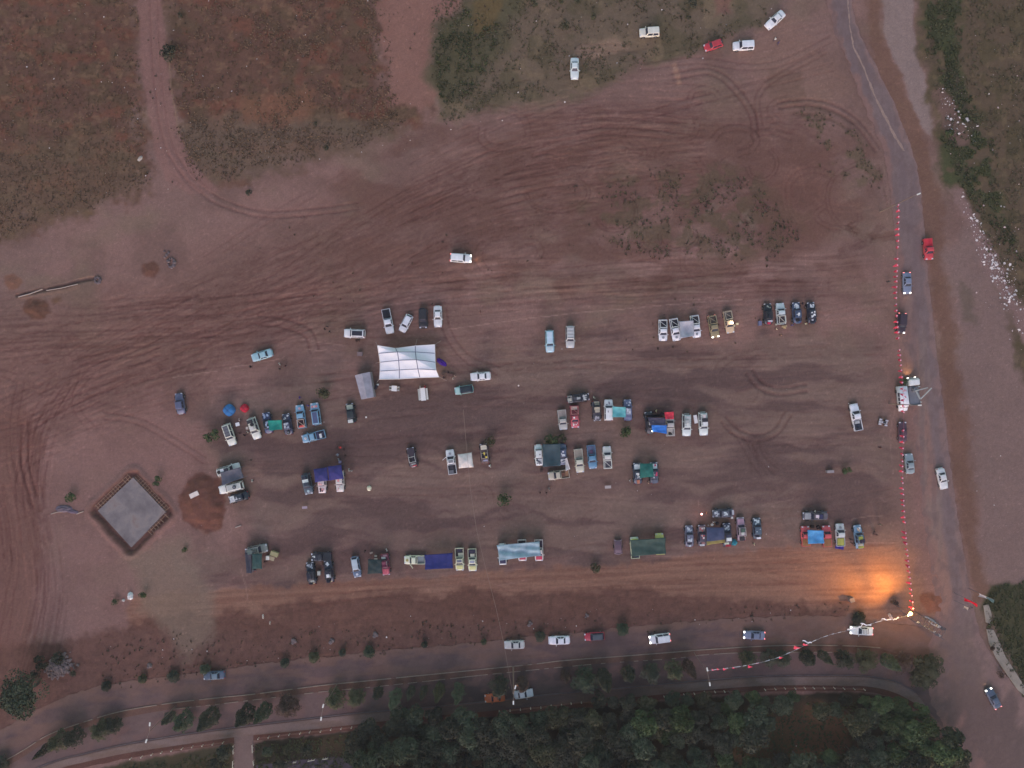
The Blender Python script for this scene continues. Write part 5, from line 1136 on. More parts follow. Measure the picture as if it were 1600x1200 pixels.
# ------------------------------------------------------------------ people
def person_meshes():
    out = []
    for pose in range(3):
        v = []; e = []; r = []
        def add(p, rad, parent=None):
            v.append(p); r.append(rad); i = len(v)-1
            if parent is not None: e.append((parent, i))
            return i
        st = [.0, .22, 0][pose]; sit = pose == 2
        hz = .95 if not sit else .5
        pel = add((0,0,hz), (.15,.11)); ab = add((0,0,hz+.2), (.14,.10), pel); chst = add((.02,0,hz+.42), (.17,.11), ab); nk = add((.03,0,hz+.58), (.06,.06), chst)
        hd = add((.05,0,hz+.68), (.085,.08), nk); h2 = add((.05,0,hz+.78), (.075,.07), hd); add((.145,0,hz+.69), (.015,.015), hd)
        for s in (-1,1):
            sh = add((.02,s*.18,hz+.50), (.065,.06), chst); el = add((.06+.12*s*st, s*.26, hz+.26), (.045,.042), sh); wr = add((.16+.3*s*st+(.15 if sit else 0), s*.24, hz+.06+(.05 if sit else 0)), (.03,.028), el)
            hn = add((.19+.3*s*st+(.18 if sit else 0), s*.235, hz-.02+(.05 if sit else 0)), (.035,.022), wr)
            if sit: kn = add((.42,s*.12,.50), (.065,.065), pel); an = add((.44,s*.12,.10), (.045,.045), kn); add((.58,s*.13,.04), (.045,.03), an)
            else:
                hp = add((0,s*.09,.88), (.09,.09), pel); kn = add((.05+.35*s*-st, s*.10, .50), (.062,.062), hp); an = add((-.02-.5*s*st*1.5, s*.10, .09), (.042,.042), kn); add((.14-.5*s*st*1.5, s*.11, .04), (.045,.03), an)
        me = bpy.data.meshes.new('sk'); me.from_pydata(v, e, []); ob = bpy.data.objects.new('sk', me); COL.objects.link(ob)
        mod = ob.modifiers.new('s', 'SKIN'); sub = ob.modifiers.new('u', 'SUBSURF'); sub.levels = 1; sub.render_levels = 1
        for i, rr in enumerate(r): me.skin_vertices[0].data[i].radius = rr
        me.skin_vertices[0].data[0].use_root = True
        dg = bpy.context.evaluated_depsgraph_get(); dg.update(); m2 = bpy.data.meshes.new_from_object(ob.evaluated_get(dg)); bpy.data.objects.remove(ob); bpy.data.meshes.remove(me)
        # five separate fingers on each hand
        bm = bmesh.new(); bm.from_mesh(m2)
        for s in (-1,1):
            hx = .19+.3*s*st+(.18 if sit else 0); hy = s*.235; hzv = hz-.03+(.05 if sit else 0)
            for f in range(5):
                L = (.05,.075,.08,.075,.06)[f]; oy = (f-2)*.016; ox = .03 if f == 0 else 0
                for seg in range(2):
                    a0 = Vector((hx+ox+seg*.012, hy+oy, hzv-seg*L*.5)); a1 = Vector((hx+ox+(seg+1)*.018, hy+oy, hzv-(seg+1)*L*.5))
                    bmesh.ops.create_cone(bm, segments=5, radius1=.009, radius2=.008, depth=(a1-a0).length, cap_ends=True, matrix=Matrix.Translation((a0+a1)/2) @ (a0-a1).to_track_quat('Z','Y').to_matrix().to_4x4())
        bm.to_mesh(m2); bm.free()
        mi = []
        for p_ in m2.polygons:
            c = p_.center; z = c.z-hz
            if z > .56: k = 3
            elif z > .02 and not (z < .12 and abs(c.y) > .2): k = 2
            elif c.z < .08: k = 0
            elif abs(c.y) > .2: k = 3
            else: k = 1
            mi.append(k)
        for _ in range(4): m2.materials.append(None)
        m2.polygons.foreach_set('material_index', mi); m2.polygons.foreach_set('use_smooth', [True]*len(mi)); m2.name = 'person_body'
        hb = MB(); rr = []; fs = []; n = 10
        for k in range(5):
            t = k/4*math.pi/2*1.05; 
            for i in range(n): a = 2*math.pi*i/n; rr.append((.035+.10*math.cos(t)*math.cos(a)*.95, .092*math.cos(t)*math.sin(a), hz+.72+.10*math.sin(t)))
        for k in range(4):
            for i in range(n): fs.append((k*n+i, k*n+(i+1) % n, (k+1)*n+(i+1) % n, (k+1)*n+i))
        hb.add(rr, fs); out.append((m2, hb.mesh('hair', True)))
    return out
PM = person_meshes()
m_skin = mat('skin', (.30,.17,.12), .6); m_hair = mat('hair', (.02,.016,.014), .7)
def person(px, py, ang, shirt, trousers, label, pose=0, z=0):
    p = W(px, py, 1.0); b, h = PM[pose]
    root = empty('person', (p.x, p.y, z), R(ang), label, 'person', 'people around the camp')
    link('body', b, [m_plast, cloth(trousers), cloth(shirt), m_skin], root); link('hair', h, m_hair, root)
PP = [(391,573,0,(44,36,44),(40,36,44),'person in dark clothes standing on the chalk line below the pale blue sedan',0),(437,569,40,(196,186,190),(60,44,52),'person in a white top with a dark-clad companion on the dirt',1),(437,576,200,(38,32,40),(36,32,42),'person in black beside the one in a white top',0),(445,572,120,(90,60,60),(60,44,52),'person in brown east of the one in a white top',0),
 (507,514,10,(40,34,40),(36,32,40),'person in dark clothes, first of the three west of the white SUV',0),(511,510,250,(60,46,52),(40,34,40),'person in dark brown, upper one of the three west of the white SUV',0),(515,518,150,(36,32,38),(40,36,44),'person in black, lower one of the three west of the white SUV',1),
 (468,621,0,(78,62,150),(60,50,110),'person in violet standing above the light blue pickup',1),(471,628,180,(40,34,44),(40,36,44),'person in black between the violet one and the light blue pickup',0),(481,634,60,(84,72,160),(50,50,90),'person in blue beside the two light blue trucks',0),
 (531,698,260,(190,60,60),(50,40,50),'person in a red top above the navy twin awning',2),(526,699,300,(60,50,56),(44,40,46),'person in grey beside the red top above the navy twin awning',2),(538,702,190,(40,30,40),(40,34,40),'person in dark clothes sitting in the circle above the navy awning',2),(540,713,150,(52,34,38),(44,36,40),'person in maroon at the lower side of the circle above the navy awning',2),(526,712,60,(150,146,170),(70,66,90),'person in pale grey at the corner of the navy awning',2),(529,718,20,(140,140,160),(80,70,90),'person in pale lilac close against the navy awning corner',0),
 (391,719,0,(120,96,96),(50,40,44),'person in brown above the grey awning, alone on the dirt',0),(394,751,0,(196,190,196),(44,36,44),'person with pale cap and dark clothes east of the grey awning',0),(374,656,20,(190,160,170),(50,44,60),'person in a pale top between the dome tents and the white SUV',1),(374,677,80,(60,40,46),(50,40,46),'person in dark red between the two white SUVs',0),(382,680,40,(40,30,36),(36,30,40),'person in black leaning at the second white SUV',1),(387,675,40,(180,170,176),(60,54,66),'person in pale clothes at the second white SUV',0),
 (692,590,0,(70,50,56),(50,40,48),'person in brown at the south-east corner of the marquee',2),(700,583,90,(60,44,50),(44,36,44),'person in dark brown, upper one beside the marquee corner',2),(712,587,200,(150,120,120),(60,50,60),'person in pale brown nearest the teal car',2),(709,592,160,(170,150,150),(60,50,56),'person in beige beside the pale brown one',2),(656,605,0,(206,200,206),(150,140,150),'person in white at the head of the long table',0),(664,604,180,(186,50,66),(140,40,50),'person in red at the head of the long table',0),
 (675,475,300,(40,34,40),(36,32,38),'person in black behind the white saloon above the marquee',1),(750,487,0,(120,70,70),(50,44,50),'person in red-brown alone north-east of the marquee',0),(858,764,20,(150,140,146),(60,50,60),'person in grey walking below the beige crosswise pickup',1),(854,770,200,(40,32,38),(40,34,40),'person in black walking below the beige crosswise pickup',1),(844,770,200,(70,50,54),(50,40,46),'person in brown at the rear of the pair on open dirt',1),
 (1220,523,0,(150,110,100),(44,34,40),'person in brown below the white pickup with dark bed',0),(1213,514,30,(190,170,160),(60,50,60),'person in beige behind the white pickup with dark bed',0),(1228,511,200,(186,160,130),(60,50,60),'person in tan at the rear of the white pickup with dark bed',2),(1238,508,90,(60,60,130),(50,46,80),'person in blue behind the blue jeep',0),(1259,506,90,(196,190,170),(70,60,66),'person in cream behind the two sticker-covered jeeps',0),(1254,474,200,(40,36,48),(36,32,44),'person in black between the hoods of two blue jeeps',1),
 (1211,61,20,(206,200,210),(80,70,90),'person in white near the angled white sedan',0),(1217,66,150,(80,66,110),(60,50,90),'person in violet beside the one in white near the sedan',1),(1375,700-1,0,(80,40,46),(60,36,44),'person in dark red south of the quad bike',0),(1389,440,60,(60,60,66),(44,44,50),'person in grey west of the flag line beside a motorbike-sized shadow',0),
 (1366,832,0,(60,44,50),(44,38,44),'person in dark clothes, upper one in the eastern group',2),(1371,836,180,(110,80,80),(50,40,44),'person in brown, lower one in the eastern group',2),(1376,820,90,(150,130,124),(60,50,56),'person in beige walking east of the bottom row',1),(1104,801,180,(150,120,100),(60,50,50),'person in tan beside the small bright red lamp',0),(1115,816,90,(206,200,206),(70,64,76),'person in white above the blue and yellow awning',0),(1107,821,60,(180,176,186),(60,56,70),'person in pale grey at the corner of the blue and yellow awning',0),
 (545,734,0,(196,190,200),(50,44,50),'person in white east of the navy twin awning',0),(549,736,90,(190,180,190),(60,50,56),'person in pale pink east of the navy twin awning',0),(570,861,0,(40,34,40),(36,32,38),'person in black above the dark awning',0),(604,859,20,(196,190,200),(90,40,50),'person in white behind the crimson jeep',0),(1273,799,0,(200,190,196),(60,50,60),'person in white behind the dark jeep above the red pair',0),(1282,804,90,(40,34,44),(36,32,40),'person in black beside the dark jeep above the red pair',0),(1025,642,0,(200,180,150),(36,30,34),'person with a pale hat among black gear near the red tarp',0),(928,621,40,(190,190,180),(80,76,80),'person in pale green-white above the jeep with beige planks',0),(984,751,0,(180,170,180),(60,56,66),'person in grey at the front of the jeep by the green awning',0),(1013,754,0,(190,150,140),(80,60,66),'person in salmon between the jeeps of the green awning',0),(766,728,10,(206,206,200),(150,146,150),'person in white below the brown and cream buggy',0),
 (1178,850,0,(206,180,160),(80,60,60),'person in tan below the blue-grey jeep with the white box',0),(1332,849,90,(90,60,60),(50,40,50),'person in brown between white pickup and light blue truck',0),(1330,843,90,(60,50,60),(40,36,44),'person in dark clothes between white pickup and light blue truck',0),(412,878,0,(60,44,50),(44,36,40),'person in dark brown beside the white cool box',2)]
for t in PP: person(t[0], t[1], t[2], t[3], t[4], t[5], t[6] if len(t) > 6 else 0)
# ------------------------------------------------------------------ concrete foundation with shuttering
def foundation():
    c0 = W(206, 800, 0); root = empty('concrete_foundation', c0, 0, 'square grey concrete slab set in a trench with timber shuttering around it', 'foundation')
    q = [W(x, y, 0)-c0 for x, y in SL]; mb = MB(); vs = [(v.x, v.y, -1.0) for v in q]+[(v.x, v.y, .03) for v in q]
    mb.add(vs, [(0,1,2,3),(7,6,5,4),(0,4,5,1),(1,5,6,2),(2,6,7,3),(3,7,4,0)])
    m = mat('slab_concrete', A(112,98,106), .9); nt = m.node_tree; bs = nt.nodes['Principled BSDF']; tcn = nt.nodes.new('ShaderNodeTexCoord'); n1 = nt.nodes.new('ShaderNodeTexNoise'); n1.inputs['Scale'].default_value = .22; n1.inputs['Detail'].default_value = 6; n1.inputs['Roughness'].default_value = .6; n1.inputs['Distortion'].default_value = .15
    nt.links.new(tcn.outputs['Object'], n1.inputs['Vector']); cr = nt.nodes.new('ShaderNodeValToRGB'); nt.links.new(n1.outputs['Fac'], cr.inputs[0]); el = cr.color_ramp.elements
    el[0].position = .34; el[0].color = (*A(92,80,88), 1); el[1].position = .68; el[1].color = (*A(114,92,94), 1); e3 = el.new(.5); e3.color = (*A(112,100,108), 1); e4 = el.new(.58); e4.color = (*A(122,108,114), 1)
    nt.links.new(cr.outputs[0], bs.inputs['Base Color']); mb.obj('slab', m, root)
    mt = mat('shutter_timber', A(134,102,92), .9, noise=.2); r_ = random.Random(3)
    for e, (a, b) in enumerate(((3,0),(0,1),(1,2))):
        A1, B1 = q[a], q[b]; d = (B1-A1); L = d.length; d.normalize(); n = Vector((d.y, -d.x, 0)); n = -n if n.dot(A1) < 0 else n
        k = .5; first = .0
        while k < L-.2:
            if not (e == 2 and k > L*.55) and r_.random() < .95:
                p0 = A1+d*k+n*.03; ln = r_.uniform(1.0, 1.5); p1 = p0+n*ln+d*r_.uniform(-.08, .08); mb = MB(); w = .055
                vs = [p0-d*w, p0+d*w, p1+d*w, p1-d*w]; z0, z1 = .0+r_.uniform(-.05,.02), .08
                mb.add([(v.x, v.y, z0-.08) for v in vs]+[(v.x, v.y, z1) for v in vs], [(3,2,1,0),(4,5,6,7),(0,1,5,4),(1,2,6,5),(2,3,7,6),(3,0,4,7)]); mb.obj('shutter_strut', mt, root)
            k += .72
        for off, z in ((.42, .12), (1.05, .14)):
            if e == 2 and off > 1: continue
            s0 = A1+d*.2+n*off; s1 = A1+d*(L*(.5 if e == 2 else .96))+n*(off+.05); mb = MB(); mb.tube([(s0.x, s0.y, z), (s1.x, s1.y, z)], .05, 5); mb.obj('shutter_rail', mt, root)
foundation()
def rocks(name, pts, rr, zf, m, parent=None, kind=None, each=False, label=None, cat=None, seed=2):
    rg = random.Random(seed); big = MB(); c0 = Vector((0,0,0)); root = parent
    if each: c0 = sum((W(x, y, 0) for x, y in pts), Vector())/len(pts); root = empty(name, c0, 0, label, cat)
    for x, y in pts:
        p = W(x, y, 0)-c0; r = rg.uniform(*rr); vs = []; n = 6
        for k, (zz, f) in enumerate(((-.3,.7),(.3,1.0),(.8,.6))):
            for i in range(n): a = 2*math.pi*i/n+k*.3; f2 = f*rg.uniform(.75, 1.15); vs.append((p.x+r*f2*math.cos(a), p.y+r*f2*math.sin(a), zf(x, y)+r*zz*rg.uniform(.8,1.1)))
        fs = [(k*n+i, k*n+(i+1)%n, (k+1)*n+(i+1)%n, (k+1)*n+i) for k in range(2) for i in range(n)]+[tuple(2*n+i for i in range(n))]
        if each: mb = MB(); mb.add(vs, fs); mb.obj('stone', m, root)
        else: big.add(vs, fs)
    if not each: o = big.obj(name, m); tag(o, label, cat, None, kind); return o
m_rock = mat('rubble_stone', A(104,88,94), .95, noise=.35, nscale=.8); m_rockd = mat('dark_stone', A(96,80,88), .95, noise=.3, nscale=.8)
rg = random.Random(11)
pts = [(92+rg.gauss(0,11), 1042+rg.gauss(0,9)) for _ in range(260)]
pts = [(x, y) for x, y in pts if abs((x-92)*.7+(y-1042)) < 20]
rocks('rubble', pts, (.12,.42), lambda x, y: max(0, .9-math.hypot(x-92, y-1042)/22), m_rock, kind='stuff', label='heap of grey broken rubble beside the round tree at the road', cat='rubble')
rocks('stone_ring', [(268+5*math.cos(a), 411+7*math.sin(a)) for a in [k*.7 for k in range(9)]]+[(261,399),(257,393),(264,395),(258,402)], (.25,.5), lambda x, y: .05, m_rockd, each=True, label='ring of grey stones beside a dark soil heap', cat='stone ring')
rocks('well_ring', [(153+4*math.cos(a), 438+4.5*math.sin(a)) for a in [k*.78 for k in range(8)]], (.3,.42), lambda x, y: .05, m_rockd, each=True, label='round grey ring of stones at the end of the trench', cat='well')
for i, (x, y, s, lab) in enumerate(((459,1000,.75,'pale square block on red earth, first west of the others'),(518,999,.75,'pale square block on red earth above the dark round bush'),(586,990,.7,'tall pale block on red earth near the road edge'),(828,972,.7,'pale stone between the beige and white cars, north of the road'),(916,960,.6,'pale stone north of the red hatchback'),(233,1038,.7,'grey square block on red earth near the west bend'),(1516,948,.3,'small pale stone beside the flag poles'))):
    rocks('pale_block', [(x, y), (x+2.5, y+2), (x-1, y+4)], (s*.4, s*.7), lambda x, y: .05, m_rock, each=True, label=lab, cat='stone block', seed=i)
def pipe(pts, r, m, name, label, cat, z=.12):
    c0 = W(*pts[0]); mb = MB(); mb.tube([tuple(W(*p)-c0+Vector((0,0,z))) for p in pts], r, 6); return tag(mb.obj(name, m, loc=c0), label, cat)
m_pw = mat('white_pipe', A(150,130,132), .6)
pipe([(29,464),(48,459),(67,452)], .11, m_pw, 'white_pipe', 'thin white pipe at the west part of the trench', 'pipe')
pipe([(73,454),(97,450),(122,444)], .09, m_pw, 'white_pipe', 'thin white pipe at the east part of the trench', 'pipe')
pipe([(80,803),(90,800),(103,799)], .08, m_pw, 'white_pipe', 'white pipe beside the crumpled grey heap of cloth', 'pipe')
pipe([(120,803),(131,799)], .09, m_pw, 'white_pipe', 'short white pipe east of the crumpled grey heap of cloth', 'pipe')
pipe([(368,824),(377,821)], .12, m_pw, 'white_pipe', 'short white pipe below the black jeep with white hood', 'pipe')
def crumple(px, py, l, w, h, col, name, label, cat, seed=1, ang=0):
    rg = random.Random(seed); p = W(px, py, 0); vs = []; fs = []; n = 8
    for j in range(n+1):
        for i in range(n+1):
            u, v = i/n*2-1, j/n*2-1; r = max(0, 1-max(abs(u), abs(v))**2.5); k = 1-.25*abs(u*v)
            vs.append((u*l/2*k+rg.uniform(-.06,.06), v*w/2*k+rg.uniform(-.06,.06), h*r*rg.uniform(.55, 1.05)+.02))
    for j in range(n):
        for i in range(n): a = j*(n+1)+i; fs.append((a, a+1, a+n+2, a+n+1))
    mb = MB(); mb.add(vs, fs); return tag(mb.obj(name, cloth(col), loc=p, rotz=R(ang)), label, cat)
crumple(100,795,3.6,1.6,.5,(98,84,100),'cloth_heap','crumpled grey sheeting on the dirt by a green bush','cloth',2)
crumple(112,799,3.0,.9,.3,(100,84,104),'cloth_heap','thin grey strip of sheeting east of the crumpled heap','cloth',3,-10)
crumple(204,931,1.2,1.7,.9,(206,198,214),'white_sack','bright white sack beside two small bushes','sack',4)
crumple(193,938,.7,.6,.3,(176,164,172),'white_sack','small whitish sack next to the bright one','sack',5)
crumple(411,963,.35,1.0,.3,(190,174,176),'white_sack','small upright white sack on the red earth','sack',6)
crumple(422,973,.3,.8,.2,(170,150,150),'white_sack','narrow pale sack below the small upright one','sack',7)
crumple(577,763,1.0,1.1,.6,(206,194,186),'white_sack','round cream sack alone on the middle aisle','sack',8)
crumple(690,566,1.1,2.6,.4,(62,34,122),'violet_cloth','violet cloth hanging at the east side of the marquee','cloth',9,55)
crumple(1391,963,.8,1.6,.4,(180,150,150),'fallen_banner','pale crumpled banner piece in a dirt hollow near the lamps','banner',10,30)
crumple(1457,972,4.2,1.0,.5,(150,140,150),'scrap_pile','pale scrap lying under the lattice mast','scrap',12,-35)
crumple(219,248,.8,1.4,.3,(160,146,150),'litter_bag','whitish bag in the grass field','bag',13,-40)
# ------------------------------------------------------------------ trees
def leaf_mat(k, c, rnd=.25): return mat(k, c, .85, spec=.15, noise=.40, nscale=1.1, rnd=rnd)
LM = [leaf_mat('leaf_dark', (.066,.068,.044)), leaf_mat('leaf_olive', (.090,.090,.048)), leaf_mat('leaf_blue', (.078,.096,.056)), leaf_mat('leaf_bright', (.080,.112,.046)), leaf_mat('leaf_brown', (.090,.060,.044))]
m_bark = mat('bark', (.10,.075,.055), .95, noise=.3, nscale=3)
def quads(P, Nn, size, rs):
    n = len(P); a = rs.randn(n, 3)*.55+Nn; a /= np.linalg.norm(a, axis=1)[:, None]
    t = rs.randn(n, 3); u = np.cross(a, t); u /= np.linalg.norm(u, axis=1)[:, None]; v = np.cross(a, u)
    s = (size[0]+rs.rand(n)*(size[1]-size[0]))[:, None]; s2 = s*(.5+.4*rs.rand(n)[:, None])
    V = np.stack([P-u*s*.5, P+v*s2*.5-u*s*.1, P+u*s*.5, P-v*s2*.5+u*s*.1], 1).reshape(-1, 3)
    F = np.arange(4*n).reshape(n, 4); return V, F
def np_mesh(name, V, F, smooth=False):
    me = bpy.data.meshes.new(name); me.vertices.add(len(V)); me.vertices.foreach_set('co', V.astype(np.float32).ravel())
    k = F.shape[1]; me.loops.add(F.size); me.loops.foreach_set('vertex_index', F.astype(np.int32).ravel()); me.polygons.add(len(F)); me.polygons.foreach_set('loop_start', np.arange(0, F.size, k, dtype=np.int32)); me.update(calc_edges=True); return me
def crown_broad(seed, R0=2.6, h=5.6, nl=16, n=3000, lf=(.22,.5)):
    rs = np.random.RandomState(seed); a = rs.rand(nl)*6.283; r = np.sqrt(rs.rand(nl))*R0*.72; z = h*.62+(1-(r/R0)**2)*h*.26+rs.randn(nl)*.3
    L = np.stack([r*np.cos(a), r*np.sin(a), z], 1); lr = R0*(.30+.22*rs.rand(nl)); idx = rs.randint(0, nl, n)
    d = rs.randn(n, 3); d[:, 2] = np.abs(d[:, 2])*.9-.25; d /= np.linalg.norm(d, axis=1)[:, None]
    rad = (lr[idx]*(.72+.33*rs.rand(n)))[:, None]; P = L[idx]+d*rad*np.array([1,1,.75]); return np_mesh('crown', *quads(P, d, lf, rs))
def crown_cone(seed, R0=1.0, h=10.0, n=2400, lf=(.14,.36), base=.10, bulge=.28, ragged=.2):
    rs = np.random.RandomState(seed); t = rs.rand(n)**.9; a = rs.rand(n)*6.283
    prof = np.where(t < bulge, .72+.28*(t/bulge), (1-(t-bulge)/(1-bulge))**.75)
    wob = 1+ragged*np.sin(a*3+seed+t*9)+ragged*.6*np.sin(a*5-t*17)
    r = R0*prof*wob*(.7+.35*rs.rand(n)); P = np.stack([r*np.cos(a), r*np.sin(a), h*(base+(1-base)*t)], 1)
    Nn = np.stack([np.cos(a), np.sin(a), .5+0*a], 1); return np_mesh('crown', *quads(P, Nn, lf, rs))
def trunk_mesh(h, r, limbs, seed, spread=1.0):
    rg = random.Random(seed); mb = MB(); mb.tube([(0,0,-.2),(rg.uniform(-.1,.1),rg.uniform(-.1,.1),h*.5),(0,0,h)], [r, r*.7, r*.3], 7)
    for k in range(limbs): a = rg.uniform(0, 6.28); z = h*rg.uniform(.35, .8); L = spread*rg.uniform(.6, 1.1); mb.tube([(0,0,z),(math.cos(a)*L*.5, math.sin(a)*L*.5, z+L*.35),(math.cos(a)*L, math.sin(a)*L, z+L*.8)], [r*.45, r*.3, r*.12], 5)
    return mb.mesh('trunk')
CB = [crown_broad(100+i, 2.6, 5.6) for i in range(6)]; TB = [trunk_mesh(4.6, .20, 5, i, 1.9) for i in range(2)]
CC_ = [crown_cone(200+i, 1.0, 10.0, ragged=.10+.05*i) for i in range(4)]; TC = trunk_mesh(8.5, .13, 0, 9)
CW = [crown_cone(300+i, 1.0, 10.0, 2600, (.12,.34), .12, .35, .34) for i in range(3)]
CS = [crown_broad(400+i, 1.0, 1.5, 9, 700, (.10,.30)) for i in range(4)]; TS = trunk_mesh(.9, .04, 4, 5, .6)
def tree(name, x, y, crown, trunk, s, m, label, group, rot, cat='tree', at=0.0):
    p = W(x, y, at); root = empty(name, (p.x, p.y, max(-.1, ground_h(x, y))), rot, label, cat, group)
    c = link('crown', crown, m, root); t = link('trunk', trunk, m_bark, root); c.scale = s; t.scale = (s[0], s[1], s[2]) if trunk is not TC else (1, 1, s[2]); return root
rt = random.Random(21)
# roadside row: photo pixel of the foot side, of the tip, width in pixels, leaf, wide?
ROW = [(15,1186,-8,1200,30,0,1),(88,1158,52,1182,13,0,0),(112,1138,84,1176,26,1,1),(134,1134,108,1166,26,0,1),(172,1126,150,1150,27,1,1),(190,1120,172,1142,24,0,1),(275,1110,256,1131,15,0,0),(304,1108,276,1138,28,2,1),(345,1103,309,1138,26,0,0),(398,1098,372,1134,25,0,0),(424,1094,401,1130,20,2,0),(459,1084,447,1113,32,4,1),(531,1073,524,1103,28,1,1),(563,1074,554,1098,25,1,1),(595,1071,588,1091,15,0,0),(624,1072,611,1106,18,2,0),(646,1068,638,1092,13,0,0),(665,1068,659,1093,11,0,0),(690,1062,682,1096,16,1,0),(719,1062,714,1099,17,2,0),(779,1052,782,1084,28,0,1),(815,1054,816,1078,20,4,0),(882,1044,884,1064,16,4,0),(911,1042,914,1071,36,2,1),(938,1040,948,1080,23,0,0),(976,1038,984,1064,20,0,0),(1010,1035,1019,1060,27,0,1),(1044,1028,1056,1059,26,1,1),(1068,1027,1081,1061,17,4,0),(1163,1016,1167,1036,24,1,1),(1194,1015,1203,1034,25,0,1),(1213,1016,1224,1038,22,0,0),(1250,1016,1268,1037,22,0,0),(1276,1014,1296,1041,14,0,0),(1306,1016,1324,1042,26,0,1),(1340,1016,1356,1040,32,1,1),(1374,1020,1400,1053,20,2,0),(1398,1024,1414,1040,30,4,1),(1428,1030,1446,1046,46,1,1),(1425,1045,1444,1060,34,1,1)]
NM = {0:'dark',1:'olive',2:'blue-green',3:'bright',4:'brownish'}
def ordn(k): return ['first','second','third','fourth','fifth','sixth','seventh','eighth','ninth','tenth','eleventh','twelfth','thirteenth','fourteenth','fifteenth','sixteenth','seventeenth','eighteenth','nineteenth','twentieth'][k] if k < 20 else '%d%s' % (k+1, {1:'st',2:'nd',3:'rd'}.get((k+1) % 10, 'th'))
for i, (x0, y0, x1, y1, w, lm, wide) in enumerate(ROW):
    d0 = math.hypot(x0-800, y0-600); d1 = math.hypot(x1-800, y1-600); wm = w/S/2
    ux, uy = (x1-x0)/max(1,math.hypot(x1-x0,y1-y0)), (y1-y0)/max(1,math.hypot(x1-x0,y1-y0))
    bx, by = x0+ux*w*.42, y0+uy*w*.42; db = math.hypot(bx-800, by-600)
    h = max(3.2, H*(1-db*.995/d1)); 
    cr = (CW if wide else CC_)[i % (3 if wide else 4)]
    tree('roadside_tree', bx, by, cr, TC, (wm*(.92 if wide else 1.05), wm*(.92 if wide else 1.05), h/10), LM[lm], '%s %s tree between the two roads, %s from the west bend' % ('broad ragged' if wide else 'slim pointed', NM[lm], ordn(i)), 'trees lining the median strip', rt.uniform(0, 6.28))
UPB = [(172,1066,164,1076,14,'on the north edge of the main road beside rubble'),(226,1056,224,1062,12,'on the north edge of the main road below a grey block'),(277,1050,267,1062,16,'on the north edge of the main road west of the blue sedan'),(324,1038,321,1052,14,'touching the dark blue sedan on the main road'),(449,1028,443,1042,13,'on the north edge of the main road, east of the blue sedan'),(493,1020,490,1032,15,'on the north edge of the main road, second east of the blue sedan'),(537,1015,535,1022,10,'on the north edge of the main road, smallest of its row'),(578,1012,577,1024,15,'on the north edge of the main road below a tall pale block'),(664,1003,664,1009,9,'on the north edge of the main road before the power cable'),(756,998,756,1006,8,'on the north edge of the main road beside the power cable'),(843,988,845,999,14,'between the beige and white cars at the north road edge'),(970,974,973,990,16,'on the north road edge west of the lit white wagon'),(1336,962,1344,972,18,'near the entering white sedan at the north road edge')]
for i, (x0, y0, x1, y1, w, lab) in enumerate(UPB):
    d1 = math.hypot(x1-800, y1-600); bx, by = x0+(x1-x0)*.4, y0+(y1-y0)*.4; h = max(2.2, H*(1-math.hypot(bx-800, by-600)/d1)); wm = w/S/2
    tree('young_tree', bx, by, CC_[i % 4], TC, (wm*1.1, wm*1.1, h/10), LM[(0,1,0,2)[i % 4]], 'small dark tree '+lab.replace('on the north edge of the main road','at the north road edge'), 'small trees along the north road edge', rt.uniform(0, 6.28))
CBIG = crown_broad(555, 4.6, 7.5, 30, 7000, (.25,.55)); TBIG = trunk_mesh(5.6, .34, 7, 3, 2.8)
tree('round_tree', 60, 1068, CBIG, TBIG, (1,1,1), LM[2], 'large round dark green tree beside the grey rubble heap', None, 1)
